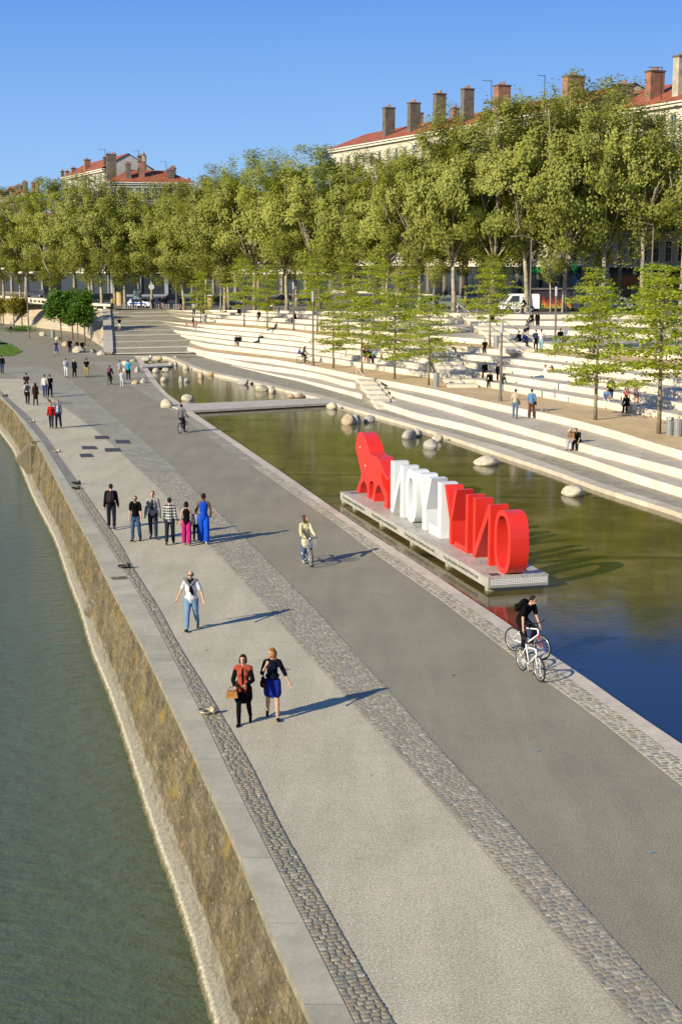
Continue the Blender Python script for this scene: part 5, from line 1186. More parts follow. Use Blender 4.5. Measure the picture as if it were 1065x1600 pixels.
    if bt:
        b=MB(); m=cloth(o.get('bc','222a3a')) 
        ell(b,J['hip']+Vector((0,0,.0)),.155*t_+g,.105*t_+g,.135)
        if bt!='skirt': cap(b,J['hip'],J['hip']+(J['waist']-J['hip'])*.6,.13*t_,.115*t_+g)
        for n in 'LR':
            ka=J['k'+n]; an=J['a'+n]
            if bt in('trousers','wide'):
                w2=.018 if bt=='trousers' else .045
                cap(b,J['h'+n],ka,.087*t_+g,.058+w2); cap(b,ka,ka.lerp(an,.88),.058+w2,.047+w2)
            elif bt=='leggings': cap(b,J['h'+n],ka,.087+.006,.062); cap(b,ka,ka.lerp(an,.35),.061,.063); cap(b,ka.lerp(an,.35),an,.063,.045)
            elif bt=='shorts': cap(b,J['h'+n],J['h'+n].lerp(ka,.85),.09*t_+g,.085)
            elif bt=='skirt': cap(b,J['h'+n],J['h'+n].lerp(ka,.62),.10+g,.115)
        if bt=='skirt': cap(b,J['hip'],J['hip']+(J['waist']-J['hip'])*.8,.12,.105); cap(b,(J['hL']+J['hR'])/2,(J['hL'].lerp(J['kL'],.6)+J['hR'].lerp(J['kR'],.6))/2,.13,.14)
        remesh(b,{'trousers':'trousers','wide':'trousers','leggings':'leggings','shorts':'shorts','skirt':'skirt'}[bt],m,rt,vx)
    # ---- top
    tp=o.get('top','tee')
    def torso(b,g,length=.0,shoulder=True):
        ell(b,J['chest']+T@Vector((0,0,.01)),.158*wr_+g,.108*t_+g,.155,T); ell(b,(J['waist']+J['chest'])/2,.14*wr_*t_+g,.105*t_+g,.17,T)
        cap(b,J['waist'],J['waist'].lerp(J['hip'],.75+length),.115*t_+g*1.2,.125*t_+g*1.4); ell(b,J['waist'].lerp(J['hip'],.6+length),.158*t_+g,.11*t_+g,.09)
        if shoulder:
            for n,s in (('L',-1),('R',1)): cap(b,J['chest']+T@Vector((s*.06,0,.11)),J['s'+n],.058+g*.5,.052+g)
        if f:
            for s in (-1,1): ell(b,J['chest']+T@Vector((s*.062,.072,-.03)),.055+g,.045+g,.052+g)
    if tp:
        b=MB(); gg=.014 if tp in('tee','long','mid','cami') else .024; m=o.get('tm') or cloth(o.get('tc','181818'))
        torso(b,gg,o.get('len',.0),tp!='cami')
        if tp in('coat',):
            cap(b,J['hip'],(J['hL'].lerp(J['kL'],.6)+J['hR'].lerp(J['kR'],.6))/2,.165,.19)
        for n in 'LR':
            if tp=='tee': cap(b,J['s'+n],J['s'+n].lerp(J['l'+n],.68),.056+gg,.052+gg)
            if tp=='mid': cap(b,J['s'+n],J['l'+n],.05+gg,.04+gg); cap(b,J['l'+n],J['l'+n].lerp(J['w'+n],.2),.04+gg,.038+gg)
            if tp in('long','jacket','coat'): cap(b,J['s'+n],J['l'+n],.052+gg,.042+gg); cap(b,J['l'+n],J['l'+n].lerp(J['w'+n],.95),.042+gg,.03+gg)
        remesh(b,{'tee':'t_shirt','long':'shirt','jacket':'jacket','coat':'coat','mid':'shirt','cami':'camisole'}[tp],m,rt,vx)
    if o.get('vest'):
        b=MB(); torso(b,.03,-.35)
        for s in (-1,1): cap(b,J['waist']+T@Vector((s*.085,.09,0)),J['hip']+Vector((s*.06,.13,-.06)),.055,.03)
        remesh(b,'vest',cloth(o['vest']),rt,vx)
        b=MB(); ell(b,J['chest']+T@Vector((0,.085,-.03)),.032,.09,.16,T); ell(b,J['waist']+T@Vector((0,.095,.0)),.028,.075,.17,T); remesh(b,'dress_front',cloth('0d0c0e'),rt,vx)
    if o.get('inner'):
        b=MB(); ell(b,J['chest']+T@Vector((0,.06,-.02)),.075,.09,.16,T); ell(b,J['waist']+T@Vector((0,.065,.02)),.08,.085,.17,T); remesh(b,'undershirt',cloth(o['inner']),rt,vx)
    if o.get('belt'):
        b=MB(); b.torus(.143,.014,18,5,M=Matrix.Translation(J['waist'].lerp(J['hip'],.35))@Matrix.Diagonal((1,.78,1.3,1))); b.build('belt',cloth(o['belt']),rt)
    if o.get('drape'):       # sweater over the shoulders
        b=MB(); dc,long_=o['drape']
        for s in (-1,1): cap(b,J['chest']+T@Vector((0,-.06,.14)),J['chest']+T@Vector((s*.15,.0,.15)),.055,.06); cap(b,J['chest']+T@Vector((s*.15,.0,.15)),J['chest']+T@Vector((s*.03,.12,.04)),.055,.045)
        cap(b,J['chest']+T@Vector((0,-.09,.1)),J['chest']+T@Vector((0,-.13,-.1)),.09,.1); remesh(b,'draped_sweater',cloth(dc),rt,vx)
    if o.get('scarf'):
        b=MB(); cap(b,J['neck']+T@Vector((-.05,.02,-.01)),J['neck']+T@Vector((.05,.02,-.01)),.062)
        if o.get('scarf_tail',1):
            cap(b,J['neck']+T@Vector((.0,.08,-.03)),J['waist']+T@Vector((-.02,.15,.10)),.045,.05); cap(b,J['neck']+T@Vector((.02,.08,-.03)),J['waist']+T@Vector((-.06,.15,.02)),.04,.042)
        remesh(b,'scarf',cloth(o['scarf']),rt,vx)
    # ---- shoes
    if o.get('shoe','1a1613'):
        for n in 'LR':
            b=MB(); cap(b,J['e'+n]+Vector((0,0,.0)),J['f'+n],.042,.037); 
            if o.get('boots'): cap(b,J['a'+n]+(J['k'+n]-J['a'+n])*.3,J['e'+n],.052,.046)
            if vx<.03: remesh(b,'shoe',cloth(o.get('shoe','1a1613')),rt,max(vx,.014))
            else: b.build('shoe',cloth(o.get('shoe','1a1613')),rt,smooth=True)
    # ---- hair / hat
    hs=o.get('hair','short'); 
    if hs:
        b=MB(); m=mat('hair_'+o.get('hc','1d140e'),o.get('hc','1d140e'),rough=.75,noise=.25,scale=20,spec=.3)
        c=H_c+hd@Vector((0,-.02,.03))
        if hs=='bald': 
            for s in (-1,1): ell(b,H_c+hd@Vector((s*.055,-.02,.012)),.032,.075,.05,hd)
            ell(b,H_c+hd@Vector((0,-.07,.01)),.07,.045,.07,hd)
        else:
            ell(b,c,.086,.095,.095,hd)
            if hs in('short',): ell(b,H_c+hd@Vector((0,-.055,.0)),.074,.055,.075,hd)
            if hs in('bob','long'): ell(b,H_c+hd@Vector((0,.045,.075)),.062,.045,.03,hd)
            if hs in('bob','long','bun'):
                for s in (-1,1): ell(b,H_c+hd@Vector((s*.07,-.01,-.03)),.03,.06,.09,hd)
                ell(b,H_c+hd@Vector((0,-.06,-.03)),.08,.055,.10,hd)
            if hs=='long': cap(b,H_c+hd@Vector((0,-.075,-.03)),J['neck']+T@Vector((0,-.10,-.13)),.08,.07)
            if hs=='long': 
                for s in (-1,1): cap(b,H_c+hd@Vector((s*.075,-.02,-.03)),J['neck']+T@Vector((s*.09,.0,-.10)),.035,.03)
            if hs=='bun': ell(b,H_c+hd@Vector((0,-.11,.08)),.055,.055,.05,hd)
            if hs=='tail': cap(b,H_c+hd@Vector((0,-.1,.03)),H_c+hd@Vector((0,-.15,-.12)),.04,.02)
        remesh(b,'hair' if hs!='cap' else 'cap',m,rt,vx)
        if hs=='cap': q=MB(); q.cbox((0,.12,.055),(.13,.1,.015),0,Matrix.Translation(H_c)@hd.to_4x4()); q.build('cap_peak',m,rt)
    rt['_']=0; del rt['_']
    Mw=Matrix.Translation(rt.location)@Matrix.Rotation(R(face),4,'Z')@Matrix.Scale(sc,4)
    return rt,J,Mw
def pack(pj,label,c,kind='backpack',c2=None,side=1,cat=None):
    rt,J,Mw=pj; T=J['T']; 
    if kind=='backpack':
        M=Mw@Matrix.Translation(J['chest']+T@Vector((0,-.20,-.09)))@T.to_4x4(); r_=empty('backpack',(0,0,0),0,label,'backpack'); r_.matrix_world=M
        b=MB(); cap(b,(-.07,0,-.13),(-.07,.01,.13),.09,.075); cap(b,(.07,0,-.13),(.07,.01,.13),.09,.075); cap(b,(0,-.02,-.12),(0,0,.15),.10,.085); o=b.build('pack_body',cloth(c),r_,smooth=True); 
        b=MB(); cap(b,(-.06,-.09,-.12),(.06,-.09,-.12),.055); b.build('front_pocket',cloth(c2 or c),r_,smooth=True)
        for s in (-1,1): b=MB(); b.tube([(s*.1,.04,-.1),(s*.125,.2,-.02),(s*.115,.27,.1),(s*.1,.2,.25),(s*.08,.05,.18)],.017,6); b.build('strap',cloth(c),r_,smooth=True)
    elif kind=='hand':
        w_=J['w'+('R' if side>0 else 'L')]; M=Mw@Matrix.Translation(w_+Vector((side*.06,.0,-.19))); r_=empty('handbag',(0,0,0),0,label,'handbag'); r_.matrix_world=M
        b=MB(); b.prism([(-.135,-.085),(.14,-.10),(.12,.08),(-.11,.08)],-.045,.045,M=Matrix.Rotation(R(90),4,'X')); o=b.build('bag_body',cloth(c),r_); bv=o.modifiers.new('b','BEVEL'); bv.width=.02; bv.segments=2
        b=MB(); b.tube([(-.1,0,.09),(-.06,0,.17),(.06,0,.17),(.1,0,.09)],.011,6); b.build('handle',cloth(c2 or c),r_,smooth=True)
        b=MB(); b.box(-.115,.046,-.0,.12,.056,.07); b.build('flap',cloth(c),r_)
    else:
        p=J['hip']+Vector((side*.22,.02,.0)); M=Mw@Matrix.Translation(p); r_=empty('shoulder_bag',(0,0,0),0,label,'shoulder bag'); r_.matrix_world=M
        b=MB(); cap(b,(0,-.11,-.05),(0,.11,-.05),.075,.075); cap(b,(0,-.09,.05),(0,.09,.05),.05,.05); b.build('bag_body',cloth(c),r_,smooth=True)
        sh=(J['s'+('R' if (side>0)==(kind=='shoulder') else 'L')]+Vector((0,0,.085)))-p
        for yy in (-.10,.10): b=MB(); b.tube([(0,yy,.08),Vector((0,yy*1.1,.08)).lerp(sh,.6)+Vector((0,yy*.4,0)),sh+Vector((0,0,0))],.011,5); b.build('strap',cloth(c2 or c),r_,smooth=True)
    return r_
W1=dict(tL=16,kL=6,tR=-14,kR=18,uL=-16,uR=18,eL=12,eR=18); W2=dict(tR=16,kR=6,tL=-14,kL=18,uR=-16,uL=18,eL=18,eR=12)
W1s=dict(tL=9,kL=4,tR=-8,kR=10,uL=-9,uR=9); W2s=dict(tR=9,kR=4,tL=-8,kL=10,uR=-9,uL=9); ST=dict(tL=1,tR=-1,uL=3,uR=-3)
A_=person
# near women
pj=A_('person with dark bob, orange vest over black dress, black boots, walking towards the viewer',381,1133,0,1.66,176,dict(tR=10,kR=12,tL=-12,kL=20,uL=12,eL=75,bL=16,wL=35,uR=14,eR=62,bR=16,wR=25,nod=-6),dict(fem=1,top='long',tc='0d0c0e',bottom='skirt',bc='0b0b0c',vest='a54a36',boots=1,shoe='0c0b0b',hair='bob',hc='2e1a12',skin=m_skin))
b=MB(); J=pj[1]
for n in 'LR': cap(b,J['h'+n],J['k'+n],.086,.062); cap(b,J['k'+n],J['k'+n].lerp(J['a'+n],.35),.061,.063); cap(b,J['k'+n].lerp(J['a'+n],.35),J['a'+n],.063,.042)
remesh(b,'leggings',cloth('0c0c0e'),pj[0],.0125)
pack(pj,'tan leather handbag held by the person in the orange vest','a8763e','hand','8a5a2c',1)
pj=A_('person with long fair hair, navy top and blue skirt, bare legs, looking sideways',426,1124,0,1.70,184,dict(tL=9,kL=4,tR=-9,kR=26,uR=38,eR=112,bR=22,wR=0,uL=8,eL=6,bL=26,look=-48),dict(fem=1,top='mid',tc='0f1424',bottom='skirt',bc='1b2c86',belt='a04458',len=-.45,shoe='17100d',hair='long',hc='8a5c2e'))
pack(pj,'brown shoulder bag of the person in the blue skirt','3a1d14','shoulder','3a1d14',1)
A_('person with grey receding hair, white tee, dark scarf, grey sweater, blue jeans, sunglasses',300,985,0,1.75,176,dict(tR=14,kR=2,tL=-10,kL=28,uL=4,uR=-16,bL=24,bR=26,eL=32,eR=16),dict(top='tee',tc='cfcfd2',bottom='trousers',bc='6e90b4',drape=('6c6c70',1),scarf='101012',shoe='3a2c1c',hair='bald',hc='4a4742',shades=1,fat=1.18,len=.12))
# group of the middle distance
pj=A_('person in black jacket and dark jeans walking away, nearest the river setts',175,827,0,1.78,4,W1s,dict(top='jacket',tc='0e0d10',bc='20262e',shoe='3a3648',hc='1a110c')); pack(pj,'charcoal backpack on the person in the black jacket','332d36','backpack','2a1f1c')
A_('person in black tee with black sweater on shoulder and blue jeans, sunglasses, walking forward',213,846,0,1.72,172,W2s,dict(top='tee',tc='08080a',bc='3c5678',drape=('0a0a0c',1),shades=1,hair='short',hc='3a2a1c',shoe='0e0d0e'))
A_('person in open pale grey jacket over dark shirt, slate trousers, walking forward',240,842,0,1.82,178,W1s,dict(top='jacket',tc='9a9a96',inner='26262c',bc='353a44',hc='3a3530',shoe='1c1c1e'))
g=NT('striped_plaid_cloth'); o_=g.tc.outputs['Object']; xz=g.sep(o_); s1=g.ramp(g.math('FRACT',g.math('MULTIPLY',xz[2],9.5)),[(.40,0.),(.46,1.)]); s2=g.ramp(g.math('FRACT',g.math('MULTIPLY',xz[0],13.)),[(.4,.45),(.5,1.)])
g.col(g.mix(1,g.mix(s1,(.012,.012,.014),(.42,.42,.40)),s2,'MULTIPLY')); m_plaid=g.m
A_('person in black and white striped shirt and dark jeans, walking away',266,851,0,1.74,2,W2s,dict(top='long',tm=m_plaid,bc='232a33',hc='0c0a09',shoe='15120f',len=.25))
A_('person with dark bun, black camisole and magenta trousers, walking away',292,852,0,1.62,0,W1s,dict(fem=1,top='cami',tc='0b0a0c',bottom='wide',bc='b02a6c',hair='bun',hc='0d0a09',shoe='c08a70',len=.3))
A_('small child in pale shirt half hidden between magenta trousers and blue outfit',307,846,0,1.22,2,W2s,dict(top='tee',tc='a8a8b4',bc='141018',hc='0d0a09',shoe='222222'))
A_('tall person in bright blue sleeveless tunic and blue trousers, walking away',319,850,0,1.88,-4,dict(tL=8,kL=3,tR=-6,kR=8,uL=6,eL=55,uR=6,eR=45,bL=16,bR=16,wR=30,wL=-10),dict(top='cami',tc='1648b8',bottom='wide',bc='1650c4',hair='short',hc='0a0808',skin=m_skin2,shoe='c8c4a0',len=.3))
A_('person in red jacket and grey jeans arm in arm, walking forward',81,669.5,0,1.60,176,W1s,dict(fem=1,top='jacket',tc='b01414',bc='2c3440',hair='bob',hc='8a6e4a',shoe='7a2020'))
m_pl2=cloth('5a6476'); A_('person in blue and white checked shirt and dark jeans beside the red jacket',92,669.5,0,1.76,178,W2s,dict(top='long',tm=m_plaid if False else m_pl2,bc='141a2e',hc='5a2a18',shoe='101010',inner='c8c8cc'))
pj=A_('person in white tee and black trousers walking away, front of the left group',44,632,0,1.70,0,W1s,dict(top='tee',tc='d0d0d0',bc='101012',hc='3a2a1c')); pack(pj,'slate backpack on the person in the white tee','37424c','backpack')
A_('person in dark brown tee behind the white tee and slate backpack',42.5,618,0,1.75,0,W2s,dict(top='tee',tc='2e2428',bc='1a1c22',hc='1c120d'))
A_('person with long brown hair and dark brown coat, black tights, walking away',56.5,634,0,1.66,0,W2s,dict(fem=1,top='coat',tc='2a1a14',bottom='leggings',bc='0c0c0e',hair='long',hc='2c1810'))
A_('person in white sweater and blue jeans walking away beside a person in black',71,621.5,0,1.76,0,W1s,dict(top='long',tc='cfccc0',bc='34486a',hc='1c140f'))
A_('person in black tee and black jeans walking away beside the white sweater',79,620.5,0,1.72,0,W2s,dict(top='tee',tc='0d0d10',bc='15171f',hc='1c140f'))
A_('person in black jacket and jeans at the left frame edge, walking away',4,584,0,1.72,0,W1s,dict(top='jacket',tc='17181a',bc='2c3c5c',hc='1c140f'))
pj=A_('person in white tee and white trousers, left of three walking away together',104,590,0,1.75,0,W1s,dict(top='tee',tc='c4c4cc',bottom='trousers',bc='c8c8ca',hc='1c140f'))
pack(pj,'pale backpack on the left of the three walkers','9a98a8','backpack')
A_('blond person in navy coat, middle of three walking away together',117,590,0,1.66,0,W2s,dict(fem=1,top='coat',tc='10131f',bottom='trousers',bc='0e0e12',hair='bob',hc='b08a50'))
A_('person in black tee and khaki trousers, right of three walking away together',136,590,0,1.72,0,W1s,dict(top='tee',tc='0d0d10',bc='a08850',hc='1c140f'))
A_('person in navy tee and blue shorts walking forward near the dark green trees',89,556,0,1.74,170,W2,dict(top='tee',tc='2a2c48',bottom='shorts',bc='2c36a0',hc='2c1c10',shoe='5a5a60'))
A_('person all in black running away beside the dark green trees',110,552,0,1.76,10,dict(tL=30,kL=30,tR=-20,kR=45,uL=-20,uR=25,eL=70,eR=70),dict(top='long',tc='0e0e11',bc='0c0c0e',hc='1c120b'))
A_('person in checked grey shirt and pale trousers, left of the person in cyan',188,593,0,1.70,0,ST,dict(top='tee',tc='9a98a4',bc='8a8478',hc='3a302a'))
A_('child in pale clothes walking in front of the cyan shirt',191,606,0,1.45,0,W1s,dict(top='tee',tc='b8bcc8',bottom='trousers',bc='b8b8c0',hc='2a1c14',shoe='b0b0b4'))
A_('person in bright cyan shirt and black trousers, standing by the boulders',201,594,0,1.78,0,ST,dict(top='tee',tc='18a0c8',bc='101014',hc='2c2018',len=.25))
A_('jogger in black tee and white shorts running up the ramp',187,517.5,2.0,1.70,8,dict(tL=25,kL=20,tR=-18,kR=40,uL=-20,uR=25,eL=70,eR=70),dict(top='tee',tc='101014',bottom='shorts',bc='c8c8c8',hc='1c120b',shoe='b05040'),obj_loc=Vector((px(187,517.5,1.85).x,px(187,517.5,1.85).y,1.9)))
A_('person in yellow top and dark trousers standing at the top of the ramp kerb',172,485,3.5,1.72,170,ST,dict(top='tee',tc='b0a83c',bc='16181c'),obj_loc=Vector((px(172,485,3.6).x+.6,px(172,485,3.6).y-1.5,3.72)))
def emb(x,y):
    z=2.6; return px(x,y,z)
A_('person in black standing on the stone embankment beside another in white',67,484.5,2.5,1.7,120,ST,dict(top='jacket',tc='101014',bc='101014'),obj_loc=px(67,484.5,2.55)); A_('person in pale top standing on the stone embankment',71.5,484.5,2.5,1.68,240,ST,dict(top='tee',tc='b8bcc4',bc='15151a'),obj_loc=px(71.5,484.5,2.55))
# lower terrace walkers, stood on the second tread
pj=A_('person in cream shirt and blue jeans on the lower steps, walking away',804,654,0,1.80,-12,W1s,dict(top='tee',tc='c0b49a',bc='5a7490',hc='3a2416'),lev=2); pack(pj,'olive satchel on the hip of the person in cream','6e6238','cross',None,1)
pj=A_('person in sky blue shirt and brown trousers on the lower steps, walking away',829.5,654,0,1.80,-14,W2s,dict(top='mid',tc='5c86b4',bc='5c3c1e',hc='1c120c',len=.2),lev=2); pack(pj,'dark brown satchel on the hip of the person in the blue shirt','2c2018','cross',None,1)
# upper terrace group
pj=A_('person in black with jeans beside the white tee on the upper terrace',836,549,0,1.70,-10,ST,dict(top='tee',tc='101218',bc='14161c',hair='short'),lev=8); pack(pj,'blue backpack on the upper terrace walker in black','2a3a66','backpack')
A_('person in white tee and pale blue jeans walking on the upper terrace',844.5,549.5,0,1.78,-20,W1,dict(top='tee',tc='d8d4cc',bc='86b0b8',hc='0f0b09',skin=m_skin2),lev=8)
A_('person in black tee and denim shorts standing by the upper lamp post',874,548,0,1.78,180,ST,dict(top='tee',tc='0c0c0e',bottom='shorts',bc='8aa0a8',hc='0c0a09',skin=m_skin2,shoe='b0b0ac'),lev=8)
A_('person in pale shirt and brown trousers standing right of the denim shorts',880.5,544,0,1.76,170,ST,dict(top='tee',tc='9aa4a8',bc='4a3c34',hc='1c120c'),lev=8)
# seated figures : hips on a tread, feet on the one below
SIT=dict(tL=82,tR=80,kL=78,kR=72,fL=0,fR=0,lean=8,curl=12,uL=35,uR=35,eL=45,eR=45,sL=5,sR=5); SITF=dict(SIT,lean=14,curl=30,nod=12,uL=55,uR=55,eL=40,eR=40)
REC=dict(tL=92,tR=88,kL=22,kR=14,fL=20,fR=20,lean=-22,curl=4,uL=-35,uR=-35,eL=10,eR=10); LNG=dict(tL=80,tR=86,kL=12,kR=4,fL=50,fR=50,lean=-8,curl=10,uL=-20,uR=20,eL=15,eR=30)
def sit(label,x,y,lev,face,h,o,pose=SIT,grp=None):
    p=pxl(x,y,lev); P=TP[lev]; d=min(P,key=lambda q:(q[0]-p.x)**2+(q[1]-p.y)**2)
    loc=Vector((p.x,p.y+.12,zlev(lev,p.x)))
    j=min(range(len(P)),key=lambda q:abs(P[q][0]-p.x)); ye=P[j][1]; 
    if pose in (SIT,SITF): loc.y=ye+.22
    else: loc.y=max(loc.y,ye+.35)
    return person(label,x,y,0,h,face,pose,o,obj_loc=loc,seat=1,group=grp)
sit('person in black tee bent over, seated on the lower steps beside a fair companion',918,702,2,150,1.75,dict(top='tee',tc='0d0d10',bc='14161c',hc='20140d',shoe='2c3444'),SITF)
sit('person with fair hat seated in pale trousers on the lower steps',908,700,2,140,1.68,dict(fem=1,top='tee',tc='8a6a50',bc='a4aab4',hair='cap',hc='c4a870',shoe='8a5a48'),SITF)
sit('person in dark hooded top with red on the lap, seated left of the stairs',737,566,5,165,1.66,dict(fem=1,top='jacket',tc='0f0d10',bc='401014',hair='long',hc='120c0a')); sit('person in dark jacket seated beside the stairs, right of the hooded one',748,563,5,175,1.72,dict(top='jacket',tc='14161c',bc='14161c'))
pj=sit('person in black seated at the foot of the stairs, left of the teal trousers',757,589,4,160,1.76,dict(top='long',tc='101014',bc='0e0e12'),SITF); sit('person with long dark hair and teal trousers seated at the foot of the stairs',769,589,4,200,1.66,dict(fem=1,top='long',tc='3a4a4c',bc='6a9898',hair='long',hc='120c0a'),SITF)
def duffel(x,y,lev,w_,label):
    p=pxl(x,y,lev); b=MB(); cap(b,(-w_/2,0,.15),(w_/2,0,.15),.15); r_=empty('duffel_bag',p,.1,label,'bag'); b.build('bag_body',cloth('101012'),r_,smooth=True); b=MB(); b.tube([(-.15,0,.28),(-.1,0,.4),(.1,0,.4),(.15,0,.28)],.015,5); b.build('handle',cloth('1c1c1e'),r_)
duffel(748,591.5,3,.5,'black duffel bag lying left of the seated pair by the stairs'); duffel(764,592.5,3,.35,'black bag standing under the knees of the teal trousers')
sit('person in white tee reclining with legs stretched along a step',851,590,5,95,1.78,dict(top='tee',tc='d4d0cc',bc='50627c',hc='20140d',shoe='5a4a34'),LNG); sit('person with long hair and coral top reclining on a step beside the white tee',861,590,5,92,1.68,dict(fem=1,top='cami',tc='b0483c',bc='6a7890',hair='long',hc='5a3820',shoe='8a7a60'),LNG)
sit('person in light blue shirt seated behind the sapling trunk, right group',926,616,4,185,1.72,dict(top='tee',tc='6c90bc',bc='c0c0bc',hc='30221a')); sit('person in black suit jacket over white shirt seated in the right group',942,606,5,180,1.80,dict(top='jacket',tc='14151c',inner='d0d0d4',bc='14151c',hc='5a4636'))
sit('person with long dark hair in black crouching before the right group',948,618,4,150,1.62,dict(fem=1,top='long',tc='0c0b0d',bc='0c0b0d',hair='long',hc='0e0a09'),SITF); sit('person in pale tee and pink skirt seated in the right group',959,607,5,190,1.66,dict(fem=1,top='tee',tc='b8b0ac',bottom='skirt',bc='b03a6c',hair='bob',hc='3a2416'))
sit('person in white top with brown hair seated in the right group',965,608,5,185,1.66,dict(fem=1,top='tee',tc='cfc4ba',bottom='shorts',bc='8a6a60',hair='long',hc='4a2c1a')); sit('person in patterned top seated at the right end of the right group',971,608,5,175,1.68,dict(fem=1,top='cami',tc='7c8a9c',bottom='shorts',bc='7a5a50',hair='bob',hc='241610'))
for x,lb in ((978,'taller dark bottle standing right of the seated group'),(985,'smaller dark bottle farthest right of the seated group')):
    p=pxl(x,606,5); b=MB(); b.tube([(0,0,0),(0,0,.2),(0,0,.27),(0,0,.33)],[.05,.05,.02,.018],8); o=b.build('bottle',cloth('20262a'),smooth=True); o.location=p; tag(o,lb,'bottle')
sit('person in crimson top lying behind the group under the lower saplings',574,560,6,150,1.66,dict(fem=1,top='tee',tc='9c1c38',bc='2c1c24'),SITF); sit('person with fair hair in black seated under the lower saplings',576,571,5,170,1.66,dict(fem=1,top='long',tc='0d0c0e',bc='9a6450',hair='bob',hc='a07c44')); sit('person in black seated in the middle of the group under the lower saplings',582,570,5,180,1.70,dict(top='long',tc='0f1014',bc='14161c',hc='16100c')); sit('person in pale blue seated at the right of the group under the saplings',588,570,5,190,1.68,dict(top='tee',tc='8cb4cc',bc='30384a',hc='16100c'))
sit('person in dark clothes reclining on a step below the left upper terrace',296,508,8,100,1.66,dict(fem=1,top='tee',tc='0e0e12',bc='b08870',bottom='shorts',hair='long',hc='120c0a'),LNG); sit('person in black seated on the upper terrace edge beside the small bin',303,512,7,195,1.70,dict(top='tee',tc='101014',bc='101014'),SITF); sit('person in white seated on the upper terrace edge beside the black tee',308.5,511,7,200,1.70,dict(top='tee',tc='cac8c4',bc='9a968c'),SITF)
sit('person reclining in grey on a step below the upper terrace',427,517,8,110,1.74,dict(top='tee',tc='3c4048',bc='2c3036'),REC); sit('person in dark top seated low on the steps, left of a close pair',376,529,5,180,1.68,dict(top='long',tc='2c1a1c',bc='1c2434'),SITF); sit('person in dark top seated low on the steps, right of a close pair',380.5,529,5,185,1.68,dict(top='long',tc='1c2028',bc='1c2434'),SITF)
sit('person in grey with legs stretched on the steps, left of a leaning pair',404,535,5,140,1.74,dict(top='long',tc='2c3038',bc='2a3446'),REC); sit('person in dark jacket on the steps, right of a leaning pair',408,534,5,150,1.70,dict(top='jacket',tc='17191f',bc='2a3446'),REC)
sit('person in black slumped forward on the top step beside a sapling',372.5,490,11,180,1.70,dict(top='jacket',tc='0d0d10',bc='0f1014'),SITF); sit('person leaning back in grey on the top step left of a sapling',358,487,11,120,1.76,dict(top='long',tc='1c1e24',bc='2c313a'),REC); sit('person in brown seated on the top step at the far left',281,485,12,190,1.68,dict(top='tee',tc='8a6a5c',bc='2c2a30'))
sit('person in dark seated beside the person in white at the left upper steps',299,489,11,190,1.68,dict(top='long',tc='14161e',bc='2c3a52')); A_('person in white top standing on the left upper steps',303,493,0,1.74,180,ST,dict(top='tee',tc='d0d0d0',bc='3a4658'),lev=10); sit('person in brown seated above the small bin',316,489,11,170,1.68,dict(top='tee',tc='5a3a2c',bc='24262e'))
sit('person in dark seated on the upper steps left of the wheelchair',410,492,10,170,1.72,dict(top='jacket',tc='1c1a1c',bc='2a2c34')); A_('person in white shirt bending over the wheelchair on the upper steps',423,492,0,1.78,-70,dict(lean=30,curl=20,uL=50,uR=50,eL=20,eR=20),dict(top='tee',tc='dcdad8',bc='1c1f26'),lev=10)
sit('person in black seated on the upper steps right of the slim lamp post',467,492,10,130,1.72,dict(top='jacket',tc='101014',bc='1a1e26')); sit('person in black hunched on the top steps behind the upper bin',772,502,11,170,1.72,dict(top='jacket',tc='0d0d10',bc='18120f'),SITF)
sit('person in dark sitting cross-legged on the steps left of the upper bin',724,524,8,170,1.70,dict(top='tee',tc='121216',bc='101014'),SITF); sit('person in black seated on the steps, left of the blue sweater',810,533,9,130,1.72,dict(top='jacket',tc='121318',bc='14161c')); sit('person in bright blue sweater seated on the steps beside the black jacket',815,532,9,150,1.72,dict(top='jacket',tc='1c2c6c',bc='14161c'))
sit('person with long hair and jeans seated on the upper steps',828,516,10,120,1.68,dict(fem=1,top='tee',tc='56687c',bc='1c2230',hair='long',hc='1c120c')); sit('person in black seated on the upper steps, left of a close dark pair',849,507,11,140,1.70,dict(top='jacket',tc='0f0f12',bc='101216')); sit('person in black hood seated on the upper steps, right of a close dark pair',854,506,11,170,1.72,dict(fem=1,top='jacket',tc='0c0c0e',bc='0e0f13',hair='long',hc='0c0a08'))
sit('person in blue tee seated right of the standing upper group',888,532,9,200,1.72,dict(top='tee',tc='5a7ea0',bc='26364c')); sit('person in teal seated at the far right of the standing upper group',892,531,9,195,1.70,dict(top='tee',tc='7a9a94',bc='1c2a3a')); sit('person in black seated half hidden between the two right saplings',998,511,10,160,1.72,dict(top='jacket',tc='141218',bc='101014'),SITF)
A_('person in black seated on the big boulder, left of a pair beside the trees',121,552,0,1.70,150,dict(SIT,kL=60,kR=60),dict(top='jacket',tc='101014',bc='c0b8b4'),obj_loc=px(122,550,0)+Vector((0,.2,.55)),seat=1); A_('person in dark brown seated on the big boulder, right of a pair',127.5,551,0,1.70,200,dict(SIT,kL=60,kR=60),dict(top='jacket',tc='1c1412',bc='1c1a1e'),obj_loc=px(128,550,0)+Vector((0,.3,.5)),seat=1)
A_('person in black resting at the foot of the embankment near the ramp',144,526,0,1.70,190,REC,dict(top='jacket',tc='0d0d10',bc='101216'),obj_loc=px(144,527,.0)+Vector((.2,-.1,.65)),seat=1)
# spectator behind the white letter N
pN=MS@Vector((11.45,1.75,.35)); A_('person in dark red cap and black tee leaning over the white letter N',0,0,0,1.78,-75-180+90,dict(lean=12,uL=80,uR=80,eL=60,eR=60,bL=25,bR=25),dict(top='tee',tc='17120f',bc='20242c',hair='cap',hc='401014'),obj_loc=pN)
